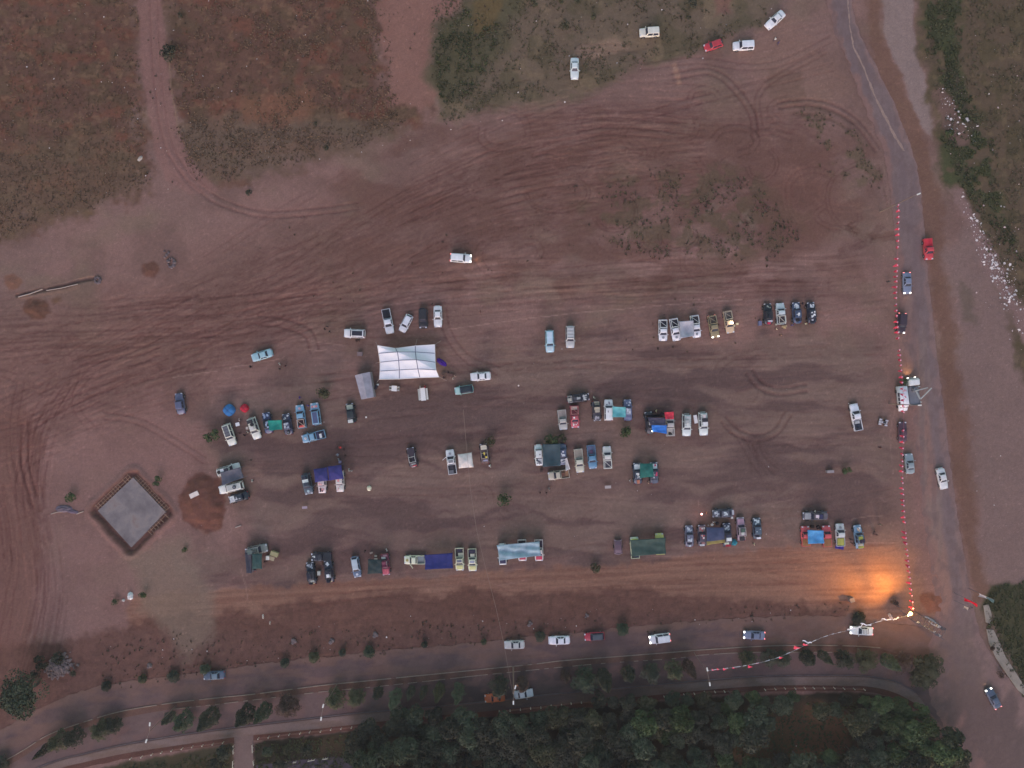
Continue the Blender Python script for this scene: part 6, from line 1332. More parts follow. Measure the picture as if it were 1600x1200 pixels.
BUSH = [(268,88,1.7,0,'dark smoky bush beside the dirt lane'),(271,77,.7,0,'tiny dark bush just above the smoky one by the lane'),(284,26,.6,0,'tiny dark bush in the grass field near the top of the lane'),(510,232,.7,0,'small dark bush at the lower edge of the brown field'),(494,195,.5,0,'small dark bush above the one at the brown field edge'),(390,302,.7,0,'small dark bush below the dirt lane curve'),(835,8,.8,1,'dark bush at the top edge, west of the wagon'),(928,30,.8,1,'dark bush above and west of the cream wagon'),(882,45,.9,1,'olive bush above the lone silver sedan'),(1081,8,1.0,0,'dark bush at the top edge above the red car'),(1074,30,.6,1,'little dark bush above the small red car'),(875,5,.7,1,'olive bush at the top edge near the silver sedan'),(902,4,.7,1,'olive bush at the top edge east of its twin'),
 (114,776,1.1,3,'bright green bush by the crumpled grey sheeting'),(249,750,1.0,3,'green bush with a pale top beside the slab'),(228,926,.9,3,'green bush east of the bright white sack'),(183,938,.7,3,'low green bush west of the bright white sack'),(290,858,.6,3,'small green bush below the dark red heap'),(336,679,1.5,3,'fallen green branch bush beside the white SUV'),(511,612,1.6,1,'olive three-armed shrub west of the grey tent'),(766,690,1.1,1,'olive bush above the brown and cream buggy'),(862,688,1.5,3,'dark green tree over the slate green awning'),(878,684,.9,1,'sparse shrub beside the tree over the slate green awning'),(975,671,1.5,3,'round dark green bush below the aqua awning'),(788,778,1.4,3,'green bush on the open middle aisle'),(930,886,1.1,1,'sparse olive bush below the bottom row'),(1320,735,.9,3,'leaning green bush beside the grey bench'),(1318,735,.7,1,'thin olive bush touching the leaning green one'),(1410,596,.8,3,'small bush at the front of the crane truck'),
 (95,1025,1.3,0,'dark burnt bush behind the rubble heap'),(72,1030,1.5,0,'dark scorched shrub next to the rubble heap'),(117,1051,.8,0,'small dark shrub at the corner of the rubble heap'),(60,1050,1.1,0,'dark shrub between round tree and rubble heap'),(1341,988-28,1.0,1,'olive bush north of the entering white sedan'),(1394,940,.8,4,'dry brown bush in the hollow near the lamps'),(1546,1010,.7,4,'dry bush between the two pale concrete slabs'),(1560,1052,.8,4,'dry bush on the bank above the dark blue car'),(1480,210,.9,3,'bright bush beside the litter trail at the stream'),(560,553-22,.01+.5,4,'tiny dry bush beside the white SUV with glass roof')]
for i, (x, y, s, lm, lab) in enumerate(BUSH): tree('bush', x, y, CS[i % 4], TS, (s*1.05, s*1.05, s*.9), LM[lm], lab, 'bushes on the open ground', rt.uniform(0, 6.28), 'bush')
# the grove in the south
def inpoly(x, y, P):
    c = False; n = len(P)
    for i in range(n):
        ax, ay = P[i]; bx, by = P[(i+1) % n]
        if (ay > y) != (by > y) and x < (bx-ax)*(y-ay)/(by-ay)+ax: c = not c
    return c
GP = [(596,1122),(640,1112),(700,1112),(740,1116),(790,1124),(840,1108),(900,1104),(940,1092),(985,1090),(1010,1096),(1080,1092),(1150,1086),(1230,1086),(1330,1090),(1370,1084),(1410,1088),(1440,1106),(1455,1125),(1472,1140),(1490,1170),(1500,1200),(1510,1260),(1500,1340),(560,1340),(545,1200),(556,1150)]
CLR = [(1205,1128),(1250,1108),(1310,1112),(1338,1135),(1335,1165),(1290,1182),(1230,1182),(1180,1190),(1150,1178),(1160,1160)]
pts = []; tries = 0
def grove_label(lm, x, y):
    zone = 'at the west end of the grove' if x < 760 else 'in the west middle of the grove' if x < 960 else 'in the grove below the slim pointed trees' if x < 1160 else 'around the clearing of the grove' if x < 1370 else 'at the corner end of the grove'
    row = ', along the pavement' if y < 1120 else ', in its middle rows' if y < 1170 else ', in its lowest rows'
    return {0:'dark leafy tree ',1:'olive leafy tree ',2:'bluish dark tree ',3:'brighter green tree '}[lm]+zone+row
while len(pts) < 230 and tries < 40000:
    tries += 1; x, y = rt.uniform(545, 1510), rt.uniform(1084, 1335)
    if not inpoly(x, y, GP) or (inpoly(x, y, CLR)): continue
    dmin = 20 if y < 1215 else 34
    if all((x-a)**2+(y-b)**2 > dmin**2 for a, b, in pts): pts.append((x, y))
pts += [(350,1176),(336,1196),(415,1178),(436,1200),(448,1172),(478,1174),(345,1162+18)]
for i, (x, y) in enumerate(pts):
    s = rt.uniform(.70, 1.20)*(1.0 if y > 1112 else .75)
    if x < 500: s *= .55
    bright = x > 1370 and y < 1175 and rt.random() < .6
    lm = 3 if bright else rt.choice([0,0,0,2,2,1] if x < 1000 else [0,2,2,1,3])
    x2 = 800+(x-800)*1.0; p = tree('grove_tree' if x > 500 else 'lawn_tree', x2, y, CB[i % 6], TB[i % 2], (s, s, s*rt.uniform(.8, 1.25)), LM[lm], grove_label(lm, x2, y) if x > 500 else 'small dark tree on the lawn '+('between footpath and park lane' if x > 396 else 'west of the footpath'), 'trees of the grove south of the pavement' if x > 500 else 'small trees on the lawn by the footpath', rt.uniform(0, 6.28), at=3.0)
# ------------------------------------------------------------------ grass, weeds, litter (too many to count)
_m = lambda P, s=6: (P, s)
def pick(poly, n, dens=None, seed=1):
    rs = np.random.RandomState(seed); P = np.array(poly); x0, y0 = P.min(0); x1, y1 = P.max(0); x = rs.uniform(x0, x1, n*4); y = rs.uniform(y0, y1, n*4)
    g = samp(sdf_coarse(poly), x+(fbm(x/30, y/30, 2, 3)-.5)*24, y+(fbm(x/30, y/30, 7, 3)-.5)*24) > 0
    if dens is not None: g &= rs.rand(len(x)) < dens(x, y)
    x, y = x[g][:n], y[g][:n]; return x, y
def tufts(name, x, y, size, blades, m, label, hgt=.5, seed=1):
    rs = np.random.RandomState(seed); n = len(x); i = np.clip(((x-fx[0])/STEP).round().astype(int)+NG, 0, X.shape[1]-1); j = np.clip(((y-fy[0])/STEP).round().astype(int)+NG, 0, X.shape[0]-1); z = HT[j, i]
    P = np.stack([(x-800)/S, (600-y)/S, z], 1); V = []; s = (size[0]+(size[1]-size[0])*rs.rand(n)**2)
    for b in range(blades):
        a = rs.rand(n)*6.283; d = np.stack([np.cos(a), np.sin(a), np.zeros(n)], 1); w = np.stack([-np.sin(a), np.cos(a), np.zeros(n)], 1)
        tip = P+d*s[:, None]*rs.uniform(.5, 1, (n, 1))+np.array([0,0,1])*(s*hgt*rs.uniform(.5, 1.2, n))[:, None]
        mid = P+d*s[:, None]*.35+np.array([0,0,1])*(s*hgt*.9)[:, None]
        V.append(np.stack([P-w*s[:, None]*.10, P+w*s[:, None]*.10, mid+w*s[:, None]*.16, tip, mid-w*s[:, None]*.16], 1))
    V = np.concatenate(V).reshape(-1, 3); F = np.arange(len(V)).reshape(-1, 5); me = np_mesh(name, V, F); me.materials.append(m); return tag(link(name, me), label, None, None, 'stuff')
nz = lambda k, s, a, b: (lambda x, y: sstep(a, b, fbm(x/s, y/s, k, 4)))
gd = mat('dry_grass_a', A(108,84,72), .95, spec=.1, noise=.35, nscale=.3); gd2 = mat('dry_grass_b', A(96,74,64), .95, spec=.1, noise=.35, nscale=.3)
go = mat('weed_olive', A(82,74,60), .95, spec=.1, noise=.35, nscale=.3); gg = mat('weed_green', A(66,68,50), .95, spec=.1, noise=.4, nscale=.2); gr = mat('weed_brown', A(80,64,54), .95, spec=.1, noise=.35, nscale=.3); gk = mat('weed_dark', A(80,66,60), .95, spec=.1, noise=.3, nscale=.3)
ga = [pick(P_f1[0:1]+[(212,-60),(212,120),(232,250),(238,290),(120,330),(0,372),(-80,420),(-80,-60)], 4200, nz(31, 24, .45, .62), 3), pick([(262,-60),(600,-60),(590,60),(610,140),(650,180),(560,220),(420,262),(300,280),(272,180)], 4600, nz(33, 24, .45, .62), 4)]
tufts('dry_grass', np.concatenate([g[0] for g in ga]), np.concatenate([g[1] for g in ga]), (.14,.55), 5, gd, 'dry straw-coloured grass in the brown fields', .4, 2)
gb = [pick([(-60,-60),(212,-60),(212,120),(238,290),(0,372),(-60,400)], 2600, nz(36, 18, .46, .62), 5), pick([(262,-60),(600,-60),(610,140),(650,190),(420,262),(300,280)], 2600, nz(38, 18, .46, .62), 6), pick([(-60,300),(180,210),(235,290),(90,335),(-60,400)], 1500, None, 7), pick([(265,200),(640,195),(560,228),(420,265),(300,285)], 1500, None, 8)]
tufts('low_weeds', np.concatenate([g[0] for g in gb]), np.concatenate([g[1] for g in gb]), (.12,.42), 5, gr, 'low olive weeds spread through the brown fields', .3, 3)
gc_ = [pick([(676,-60),(1240,-60),(1190,40),(1050,90),(900,140),(760,170),(690,195),(672,120)], 4200, nz(41, 20, .42, .58), 9), pick([(1450,-60),(1660,-60),(1660,560),(1580,470),(1500,300),(1460,160)], 5200, nz(43, 16, .35, .6), 10), pick([(910,320),(1080,250),(1290,330),(1200,410),(960,390)], 900, nz(103, 22, .48, .6), 11), pick([(1230,170),(1340,190),(1385,300),(1270,260)], 260, nz(108, 16, .5, .6), 12)]
tufts('rough_grass', np.concatenate([g[0] for g in gc_]), np.concatenate([g[1] for g in gc_]), (.14,.5), 5, go, 'rough olive grass on the uncultivated ground', .4, 4)
gd_ = [pick([(1448,-60),(1502,-60),(1500,130),(1478,150),(1446,70)], 1000, nz(140, 14, .38, .5), 13), pick([(1470,215),(1530,200),(1560,300),(1600,420),(1500,290)], 800, nz(140, 14, .38, .5), 14), pick([(1475,80),(1500,110),(1560,260),(1540,270),(1478,120)], 600, nz(140, 14, .38, .5), 15), pick([(1545,915),(1660,905),(1660,1180),(1610,1110),(1560,1020),(1535,955)], 2600, None, 16),
       pick([(396,1160),(560,1146),(560,1260),(396,1260)], 1300, None, 17), pick([(120,1215),(300,1178),(364,1166),(364,1260),(120,1260)], 1600, None, 18), pick([(676,60),(720,10),(790,40),(740,140),(690,160)], 800, nz(45, 12, .4, .6), 19), pick([(1150,1110),(1340,1095),(1340,1190),(1150,1190)], 1400, None, 20)]
tufts('green_grass', np.concatenate([g[0] for g in gd_]), np.concatenate([g[1] for g in gd_]), (.18,.6), 5, gg, 'dense green grass and reeds on the banks and lawns', .45, 5)
ge = [pick([(880,300),(1080,240),(1290,330),(1200,420),(960,400)], 420, nz(103, 22, .47, .55), 21), pick([(1225,160),(1345,180),(1390,320),(1270,260)], 150, nz(108, 16, .45, .55), 22), pick([(676,-60),(1240,-60),(1050,90),(760,170)], 260, None, 23), pick([(0,-20),(660,-20),(640,200),(300,280),(0,370)], 300, None, 24), pick([(950,470),(1180,460),(1190,560),(960,540)], 46, None, 25), pick([(150,1000),(1330,940),(1320,965),(900,990),(500,1030),(160,1080)], 700, None, 26), pick([(400,340),(900,330),(900,440),(420,500)], 60, None, 27)]
tufts('dark_weeds', np.concatenate([g[0] for g in ge]), np.concatenate([g[1] for g in ge]), (.10,.46), 8, gk, 'scattered dark weed clumps on the open ground', .5, 6)
def litter(name, x, y, size, m, label, seed):
    rs = np.random.RandomState(seed); n = len(x); i = np.clip(((x-fx[0])/STEP).round().astype(int)+NG, 0, X.shape[1]-1); j = np.clip(((y-fy[0])/STEP).round().astype(int)+NG, 0, X.shape[0]-1)
    P = np.stack([(x-800)/S, (600-y)/S, HT[j, i]+.06], 1); s = (size[0]+(size[1]-size[0])*rs.rand(n)**4)[:, None]; a = rs.rand(n)*6.283; d = np.stack([np.cos(a), np.sin(a), 0*a], 1); w = np.stack([-np.sin(a), np.cos(a), 0*a], 1)*rs.uniform(.3, .9, (n, 1))
    V = np.stack([P-d*s-w*s*.4, P-w*s, P+d*s*.8-w*s*.2+[0,0,.08], P+d*s*.4+w*s+[0,0,.05], P-d*s*.6+w*s*.8+[0,0,.1]], 1).reshape(-1, 3)
    me = np_mesh(name, V, np.arange(5*n).reshape(n, 5)); me.materials.append(m); return tag(link(name, me), label, None, None, 'stuff')
lw = mat('litter_white', A(196,180,190), .8, noise=.4, nscale=.4); lp = mat('litter_pink', A(176,150,160), .8)
la = [pick([(1486,292),(1500,292),(1530,345),(1560,405),(1590,470),(1650,560),(1640,600),(1590,520),(1550,440),(1525,400),(1515,350)], 420, None, 31), pick([(1500,300),(1540,360),(1575,430),(1600,490),(1650,560),(1600,500),(1560,440),(1530,390)], 260, None, 41), pick([(1464,140),(1478,138),(1530,200),(1528,222),(1480,210)], 90, None, 32), pick([(1530,380),(1570,400),(1590,440),(1550,440)], 110, None, 33)]
litter('litter', np.concatenate([g[0] for g in la]), np.concatenate([g[1] for g in la]), (.06,.42), lw, 'white rubbish strewn along the eastern stream bank', 1)
la = [pick([(1470,130),(1660,100),(1660,700),(1500,400)], 200, None, 34), pick([(1480,288),(1560,400),(1650,560),(1560,450)], 260, None, 35)]
litter('pale_litter', np.concatenate([g[0] for g in la]), np.concatenate([g[1] for g in la]), (.05,.3), lp, 'pale pinkish rubbish beside the eastern stream bank', 2)
la = [pick([(-20,-20),(1240,-20),(1100,120),(700,220),(300,290),(-20,380)], 190, None, 36), pick([(1440,0),(1620,0),(1620,900),(1540,900)], 60, None, 37), pick([(150,990),(1330,940),(1320,965),(500,1030),(160,1080)], 46, None, 38), pick([(300,540),(1400,500),(1400,860),(300,900)], 34, None, 39), pick([(560,1150),(1400,1110),(1400,1200),(560,1200)], 14, None, 40)]
litter('paper_scraps', np.concatenate([g[0] for g in la]), np.concatenate([g[1] for g in la]), (.06,.22), lw, 'tiny white paper scraps scattered over the fields', 3)
# ------------------------------------------------------------------ posts, lamps, cable, fences, flags
m_pole = mat('galvanised', A(126,106,104), .5, .2); m_head = mat('lamp_head', A(200,190,198), .4)
def lamp_mast(bx, by, hx, hy, label, arms=((1.6,0),(-1.6,0)), thick=.09):
    b = W(bx, by, 0); d0 = math.hypot(bx-800, by-600); d1 = math.hypot(hx-800, hy-600); h = H*(1-d0/d1); root = empty('lamp_mast', b, 0, label, 'street lamp', 'street lamps')
    mb = MB(); mb.tube([(0,0,-.1),(0,0,h*.5),(0,0,h)], [thick*1.5, thick*1.1, thick*.8], 8); mb.obj('mast', m_pole, root)
    for ax, ay in arms:
        mb = MB(); mb.tube([(0,0,h-.2),(ax*.6,ay*.6,h+.15),(ax,ay,h+.15)], .045, 6); mb.obj('arm', m_pole, root)
        L = math.hypot(ax, ay); ux, uy = ax/L, ay/L; mb = MB(); mb.box(-.1,.62,-.13,.13,.02,.2); o = mb.obj('lamp_head', m_head, root); o.location = (ax, ay, h+.05); o.rotation_euler = (0, 0, math.atan2(uy, ux))
    return root, h
lamp_mast(1375,331,1427,302,'tall lamp mast leaning over the north end of the red flag line',((.5,.2),))
lamp_mast(1389,631,1431,634,'thin lamp mast beside the white van',((.4,0),))
lamp_mast(275,1103,237,1146,'double-headed lamp mast in the median near the west bend',((.1,1.2),(-.5,-1.6)),.07)
lamp_mast(527,1068,503,1107,'double-headed lamp mast between the young median trees',((.1,.4),(-.2,-1.6)),.05)
R5, h5 = lamp_mast(802,1042,801,1084,'lamp mast carrying the power cable beside the parked white sedan',((.3,1.1),(0,-1.4)),.12)
lamp_mast(1084,1019,1105,1052,'double-headed lamp mast at the west end of the white bunting',((-.1,.5),(.3,-1.9)),.05)
mb = MB(); b5 = W(802,1042); cpts = [(801,1084,h5-.4),(786,1000,9.5),(775,950,9.0),(757,880,8.6),(745,830,8.5),(735,765,8.6),(729,700,8.9),(724,640,9.2)]
pts3 = [tuple(W(x, y, z)-b5) for x, y, z in cpts]; mb.tube(pts3, .026, 4); o = mb.obj('power_cable', mat('cable', A(134,110,108), .8), loc=b5); tag(o, 'thin power cable running from the lamp mast over the camp', 'cable')
mb = MB(); mb.tube([tuple(W(803,1072,h5*.85)-b5), tuple(W(808,1070,5)-b5), tuple(W(814,1078,2.5)-b5)], .06, 5); tag(mb.obj('orange_cloth_line', mat('line_orange', A(150,96,70), .8), loc=b5), 'drooping orange line between the lamp mast and the white sedan', 'cable')
# end pole of the cable behind the marquee
m_post = mat('fence_white', A(196,184,180), .7); m_rail = mat('fence_rail', A(128,92,88), .8)
def fence(pts, label):
    b = W(*pts[0]); root = empty('post_fence', b, 0, label, 'fence', 'low post fences along the pavement'); pos = [W(x, y, 0)-b for x, y in pts]
    for k, p in enumerate(pos):
        mb = MB(); mb.box(p.x-.055, p.x+.055, p.y-.055, p.y+.055, -.05, .8); mb.box(p.x-.09, p.x+.09, p.y-.09, p.y+.09, .8, .92); mb.obj('post', m_post, root)
    for z in (.35, .68):
        mb = MB(); mb.tube([(p.x, p.y, z) for p in pos], .03, 5); mb.obj('rail', m_rail, root)
fence([(206,1183.5),(223,1181),(239,1177),(254,1174),(270,1171),(286,1168),(302,1165),(318,1163),(334,1161),(350,1158.5)], 'low white-post fence west of the footpath')
fence([(405,1152),(421,1150),(437,1148),(453,1146),(470,1144),(485,1142),(502,1141),(518,1138),(534,1136.5),(550,1135),(567,1132)], 'low white-post fence east of the footpath')
fence([(780,1110),(797,1108.5),(813,1107),(829,1105),(845,1104),(861,1101),(877,1100),(892,1097.5),(908,1096),(924,1095),(940,1093),(956,1091)], 'low white-post fence in front of the dark grove')
fence([(1037,1087),(1053,1085),(1068,1084),(1084,1082.5),(1100,1080),(1116,1079.5),(1131,1079),(1147,1079)], 'low white-post fence above the bright part of the grove')
fence([(1194,1076),(1210,1075),(1225,1074),(1241,1074),(1256,1073.5),(1270,1073.5),(1286,1073.5),(1302,1073.5),(1317,1074.5),(1333,1075),(1349,1076)], 'low white-post fence above the grove clearing')
for i, (x0, y0, x1, y1, lab) in enumerate(((366,1163,366,1176,'white handrail at the upper west side of the footpath'),(365.5,1187,365,1199,'white handrail at the lower west side of the footpath'),(395.5,1162,396,1174,'white handrail at the upper east side of the footpath'),(397,1187,398,1194,'white handrail at the lower east side of the footpath'),(440,1191.5,448,1190,'white kerb rail on the park lane, nearest the footpath'),(459,1189.5,464,1188.5,'short white kerb rail on the park lane, second from the footpath'),(482,1187,493,1185,'longest white kerb rail on the park lane'),(505,1184,513,1183,'white kerb rail at the far end of the park lane'))):
    a, b = W(x0, y0), W(x1, y1); root = empty('handrail', a, 0, lab, 'handrail', 'white rails around the footpath'); d = b-a
    mb = MB(); mb.tube([(0,0,.7),(d.x,d.y,.7)], .07, 6); mb.obj('rail', m_post, root)
    for t in (.05, .5, .95): mb = MB(); mb.tube([(d.x*t,d.y*t,0),(d.x*t,d.y*t,.7)], .04, 6); mb.obj('post', m_post, root)
# red pennants on a rope
m_red = mat('pennant_red', (.80,.045,.10), .7); m_knot = mat('knot_pink', (.86,.40,.50), .5); m_wht = mat('bunting_white', A(226,216,226), .7)
def pennant_mesh(w, h, seed, shape='tri'):
    rg = random.Random(seed); vs = []; fs = []; n = 5
    for j in range(n+1):
        t = j/n; ww = w*(1-t*.75) if shape == 'tri' else w
        for s in (-1, 0, 1): vs.append((.12*math.sin(t*3+seed)+.05*s*s, s*ww/2, -h*t))
    vs2 = [(x+.015, y, z) for x, y, z in vs]; N = len(vs)
    for j in range(n):
        for i in range(2): a = j*3+i; fs += [(a, a+1, a+4, a+3), (N+a, N+a+3, N+a+4, N+a+1)]
    mb = MB(); mb.add(vs+vs2, fs); return mb.mesh('pennant')
PNM = [pennant_mesh(.68, 1.15, k) for k in range(4)]
KN = MB(); KN.cyl((0,0,0), .15, .16, 6); KNM = KN.mesh('knot')
BL = [(1404,317,8),(1403,360,7),(1401.5,400,6.4),(1401,440,6),(1401,470,6),(1403,500,6),(1406,545,6.2),(1408,580,6.5),(1409.5,605,6.7),(1411,640,6.9),(1412,680,6.3),(1411,720,6),(1411.5,760,6),(1413,810,6),(1415,850,6),(1419,885,6.2),(1423,915,6.4),(1427,945,6.8),(1428,957,7)]
gone = {8, 24, 37, 38, 56}
def bunting_red():
    P = [W(x, y, z) for x, y, z in BL]; c0 = Vector((P[0].x, P[0].y, 0)); d = [0]
    for a, b in zip(P[:-1], P[1:]): d.append(d[-1]+(b-a).length)
    root = empty('flag_bunting', c0, 0, 'long line of small red pennants hung above the east edge of the camp', 'bunting')
    ts = np.arange(0, d[-1], .5); X3 = np.stack([np.interp(ts, d, [p[k] for p in P]) for k in range(3)], 1)-np.array(c0); X3[:, 0] += .15*np.sin(ts/5)
    mb = MB(); mb.tube([tuple(v) for v in X3], .022, 4); mb.obj('rope', mat('rope_red', A(150,84,96), .9), root)
    rg = random.Random(4); t = .4; k = 0
    while t < d[-1]:
        v = [np.interp(t, ts, X3[:, q]) for q in range(3)]
        if k not in gone:
            o = link('pennant', PNM[k % 4], m_red, root, tuple(v)); o.rotation_euler = (R(rg.uniform(-8, 8)), R(rg.uniform(-14, 18)), R(rg.uniform(-35, 35)))
            link('knot', KNM, m_knot, o, (0, 0, .05))
        t += rg.uniform(1.0, 1.35); k += 1
bunting_red()
def bunting_white():
    pts = [(1427,958,5.6),(1410,964,5.2),(1400,967,5),(1386,968,5),(1370,972,5),(1350,979,5),(1325,985,5),(1300,991,5),(1282,997,5),(1264,1005,5),(1240,1017,5),(1218,1027,5),(1190,1035,5),(1160,1041,5),(1130,1045,5.2),(1104,1048,5.6)]
    P = [W(*p) for p in pts]; c0 = Vector((P[0].x, P[0].y, 0)); root = empty('flag_bunting', c0, 0, 'long line of white ribbon with a few red flags crossing the two roads', 'bunting')
    mb = MB(); mb.tube([tuple(p-c0) for p in P], .014, 4); mb.obj('rope', m_wht, root)
    rg = random.Random(8); d = [0]
    for a, b in zip(P[:-1], P[1:]): d.append(d[-1]+(b-a).length)
    t = .5
    while t < d[-1]:
        v = Vector([np.interp(t, d, [p[k] for p in P]) for k in range(3)])-c0; L = rg.uniform(.5, 1.5); v2 = Vector([np.interp(min(t+L, d[-1]), d, [p[k] for p in P]) for k in range(3)])-c0
        mb = MB(); n = (v2-v).cross(Vector((0,0,1))).normalized()*.045; z = Vector((0,0,.08)); mb.add([v-n, v2-n*.6, v2-n*.6-z, v-n-z, v+n, v2+n*.6, v2+n*.6-z, v+n-z], [(0,1,5,4),(1,2,6,5),(2,3,7,6),(3,0,4,7),(0,3,2,1),(4,5,6,7)]); mb.obj('ribbon', m_wht, root)
        t += L+rg.uniform(.5, 1.8)
    for x, y, s in ((1116,1047,1),(1124,1046,1),(1133,1046,.8),(1148,1044,.9),(1173,1042,1),(1184,1037,.6),(1221,1028,.8),(1246,1012,1.2),(1259,1007,1)):
        v = W(x, y, 5)-c0; o = link('pennant', PNM[int(x) % 4], m_red, root, tuple(v)); o.scale = (1, s*1.7, s*.9); o.rotation_euler = (0, R(30), R(70))
    for x, y, l, a in ((1261,1003,1.9,-15),(1385,968,2.0,-5),(1400,967,1.3,25),(1353,976,2.2,-12),(1330,983,1.6,10),(1344,979,1.8,35)):
        mb = MB(); n = 8; vs = []; 
        for k in range(n+1): u = k/n-.5; vs += [(u*l, .13+.1*math.sin(k*1.1), .05*math.sin(k*1.7)), (u*l, -.13+.1*math.sin(k*1.1), -.05)]
        fs = [(2*k, 2*k+1, 2*k+3, 2*k+2) for k in range(n)]; mb.add(vs, fs); o = mb.obj('streamer', m_wht, root); o.location = W(x, y, 4.8)-c0; o.rotation_euler = (R(12), 0, R(a))
bunting_white()
# lattice mast with floodlights
def mast():
    b = W(1430,964,0); root = empty('lattice_mast', b, R(-32), 'dark lattice mast hung with pale cloth scraps beside the yellow lamps', 'mast'); h = 9.2; w0, w1 = 1.15, .95
    md = mat('mast_steel', A(74,66,78), .7); mp = mat('mast_pale', A(176,166,172), .7)
    C4 = [(-1,-1),(1,-1),(1,1),(-1,1)]; f = lambda s, z: (s[0]*(w0+(w1-w0)*z/h), s[1]*(w0+(w1-w0)*z/h)*.8, z)
    for s in C4: mb = MB(); mb.tube([f(s, 0), f(s, h)], .06, 6); mb.obj('mast_leg', md, root)
    n = 8
    for k in range(n+1):
        z = h*k/n
        for i in range(4): mb = MB(); mb.tube([f(C4[i], z), f(C4[(i+1) % 4], z)], .04, 5); mb.obj('cross_bar', md, root)
        if k < n:
            for i in range(4): mb = MB(); mb.tube([f(C4[i], z), f(C4[(i+1) % 4], z+h/n)] if (k+i) % 2 else [f(C4[(i+1) % 4], z), f(C4[i], z+h/n)], .035, 5); mb.obj('diagonal_brace', md, root)
    rg = random.Random(6)
    for k in range(26):
        z = rg.uniform(3.5, h); s = rg.choice([-1, 1]); mb = MB(); x, y = rg.uniform(-1, 1), s*rg.uniform(.6, .9); l = rg.uniform(.12, .45); wd = rg.uniform(.1, .3)
        mb.add([(x-l,y-wd,z),(x+l*.8,y-wd*.8,z+rg.uniform(-.3,.3)),(x+l,y+wd,z),(x-l*.7,y+wd,z+rg.uniform(-.3,.3))], [(0,1,2,3)]); mb.obj('cloth_scrap', mp if rg.random() < .6 else md, root)
    mb = MB(); mb.tube([(-1.6,-1.0,h*.97),(1.6,-1.0,h)], .07, 6); mb.tube([(-1.5,1.0,h),(1.5,1.0,h*.96)], .07, 6); mb.obj('top_frame', md, root)
mast()
m_yel = mat('lamp_yellow', (.9,.7,.3), .4, emit=(1.0,.86,.35), estr=5.0)
def flood(px, py, z, r, label, lamp=True):
    p = W(px, py, z); root = empty('flood_lamp', (p.x, p.y, 0), 0, label, 'floodlight', 'yellow floodlights at the corner')
    mb = MB(); mb.tube([(0,0,0),(0,0,z-.1)], .05, 6); mb.obj('stand', m_steel, root)
    mb = MB(); mb.cyl((0,0,0), r, .25, 12, r2=r*1.1); o = mb.obj('lamp_housing', m_plast, root); o.location = (0, 0, z-.2)
    mb = MB(); n = 10; vs = [(r*math.cos(6.283*k/n), r*math.sin(6.283*k/n), 0) for k in range(n)]+[(r*.6*math.cos(6.283*k/n), r*.6*math.sin(6.283*k/n), r*.5) for k in range(n)]+[(0,0,r*.62)]
    mb.add(vs, [(k,(k+1)%n,n+(k+1)%n,n+k) for k in range(n)]+[(n+k,n+(k+1)%n,2*n) for k in range(n)]); o = mb.obj('lamp_lens', m_yel, root, True); o.location = (0, 0, z-.06); return root, p
r1, p1 = flood(1423,959,7.0,.36,'bright yellow floodlight on a stand beside the lattice mast')
flood(1419.5,961.5,3.6,.22,'smaller yellow lamp just beside the bright floodlight')
def spot(name, loc, target, e, col, size, blend, soft=.2):
    l = bpy.data.lights.new(name, 'SPOT'); l.energy = e; l.color = col; l.spot_size = R(size); l.spot_blend = blend; l.shadow_soft_size = soft
    o = bpy.data.objects.new(name, l); COL.objects.link(o); o.location = loc; d = Vector(target)-Vector(loc); o.rotation_euler = d.to_track_quat('-Z', 'Y').to_euler(); return o
spot('flood_light', (p1.x-.6, p1.y+.4, 6.6), tuple(W(1362,915,0)), FLOOD_W, (1.0,.49,.10), 78, 1.0); spot('flood_light', (p1.x-.3, p1.y+.6, 6.6), tuple(W(1390,893,0)), FLOOD_W, (1.0,.49,.10), 74, 1.0); spot('flood_light', (p1.x-.7, p1.y+.2, 6.6), tuple(W(1290,900,0)), FLOOD_W*1.7, (1.0,.49,.10), 52, 1.0)
lpt = bpy.data.lights.new('flood_glow', 'POINT'); lpt.energy = 900; lpt.color = (1,.55,.14); lpt.shadow_soft_size = .25; lo = bpy.data.objects.new('flood_glow', lpt); COL.objects.link(lo); lo.location = (p1.x, p1.y, 8.0)
# small lit lamps in the camp
def small_lamp(px, py, z, r, ecol, es, label, pw, pc):
    p = W(px, py, z); root = empty('work_lamp', (p.x, p.y, 0), 0, label, 'lamp', 'small lit lamps in the camp'); mb = MB(); mb.tube([(0,0,0),(0,0,z)], .03, 6); mb.obj('stand', m_steel, root)
    k = 'lamp_%d' % int(px); mb = MB(); mb.cyl((0,0,0), r, r*1.2, 10, r2=r*.7); o = mb.obj('lamp_lens', mat(k, (.9,.8,.7), .4, emit=ecol, estr=es), root); o.location = (0,0,z)
    l = bpy.data.lights.new('glow', 'POINT'); l.energy = pw; l.color = pc; l.shadow_soft_size = .15; q = bpy.data.objects.new('glow', l); COL.objects.link(q); q.location = (p.x, p.y, z+.4)
small_lamp(1096.5,803.5,1.6,.19,(1,.36,.32),5,'bright red-white lamp at the corner of the jeep cluster',14,(1,.12,.08))
small_lamp(1144,504.5,1.9,.2,(1,.9,.75),6,'bright work lamp beside the sand-coloured truck',26,(1,.8,.55))
small_lamp(1019.5,673.5,2.0,.16,(.95,.95,1),4,'small white lamp at the corner of the bright blue tarp',3,(1,.95,.9))
small_lamp(674,575,2.2,.2,(1,.9,.75),4,'warm lamp glowing under the corner of the marquee',18,(1,.8,.55))
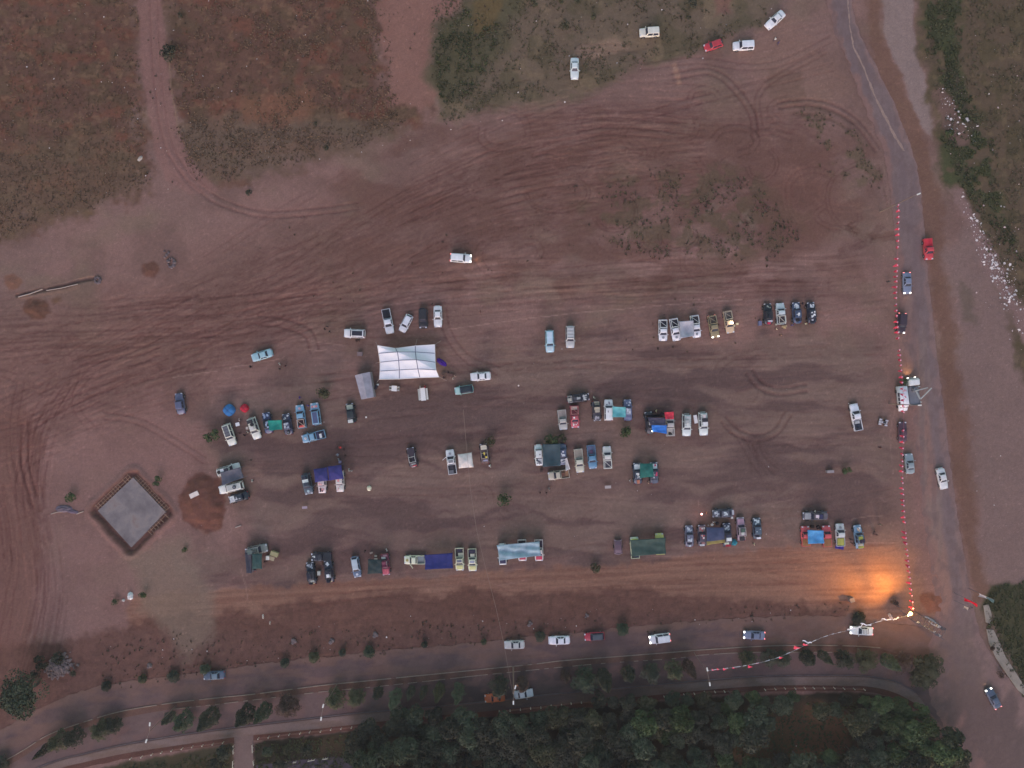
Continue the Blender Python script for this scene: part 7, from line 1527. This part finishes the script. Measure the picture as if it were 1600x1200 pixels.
# feather flags by the road corner
def hang_flag(px, py, drop, w, cols, label, ztop=8.0, crescent=False, ang=0):
    t = W(px, py, ztop); root = empty('flag_pole', (t.x, t.y, 0), R(ang), label, 'flag', 'flags at the road corner'); mb = MB(); mb.tube([(0,0,-.1),(0,0,ztop+.1)], .045, 6); mb.obj('pole', m_steel, root)
    n = 12; nx = 5; vs = []; fs = []
    for j in range(n+1):
        tz = j/n; ww = w*(1-.35*math.sin(tz*2.6))
        for i in range(nx+1): u = i/nx; vs.append((.05+ww*u*.8, .18*math.sin(u*6+tz*5)*u, ztop-drop*tz-.35*u))
    for j in range(n):
        for i in range(nx): a = j*(nx+1)+i; fs.append((a, a+1, a+nx+2, a+nx+1))
    mb = MB(); mb.add(vs, fs); mb.mi = [0 if (k//nx)/n < .5 else (1 if len(cols) > 1 else 0) for k in range(len(fs))]; mb.obj('flag_cloth', [cloth(c) for c in cols], root, True)
    if crescent:
        mb = MB(); vs = []; K = 12
        for k in range(K+1):
            a = math.radians(40+280*k/K); r = .52; th = .13*math.sin(math.pi*k/K)+.02; vs += [(.55+(r+th)*math.cos(a)*.7, .22, ztop-drop*.36+(r+th)*math.sin(a)*1.2), (.55+(r-th)*math.cos(a)*.7, .22, ztop-drop*.36+(r-th)*math.sin(a)*1.2)]
        vs2 = [(x, y+.03, z) for x, y, z in vs]; N = len(vs); fs = [(2*k,2*k+1,2*k+3,2*k+2) for k in range(K)]+[(N+2*k,N+2*k+2,N+2*k+3,N+2*k+1) for k in range(K)]; mb.add(vs+vs2, fs); mb.obj('crescent', m_wht, root)
hang_flag(1526,943,4.4,1.3,[(176,24,56)],'red flag with a white crescent hanging at the road corner',8.0,True,-62)
hang_flag(1553,937,4.8,1.1,[(92,118,138),(196,186,210)],'teal and white flag hanging east of the red one',8.5,False,-75)
hang_flag(1513,949,1.4,1.0,[(176,164,180)],'small pale flag hanging below the red one',5.0,False,-80)
# ------------------------------------------------------------------ thin dusk haze between the drone and the ground
mb = MB(); mb.box(-2600, 2600, -2600, 2600, -2.2, H+4)
mh = bpy.data.materials.new('haze_air'); mh.use_nodes = True; nt = mh.node_tree; nt.nodes.clear()
out = nt.nodes.new('ShaderNodeOutputMaterial'); pv = nt.nodes.new('ShaderNodeVolumePrincipled')
pv.inputs['Color'].default_value = (.86, .84, .90, 1); pv.inputs['Density'].default_value = .00015; pv.inputs['Anisotropy'].default_value = 0.0
nt.links.new(pv.outputs[0], out.inputs['Volume'])
tag(mb.obj('haze', mh), kind='stuff')
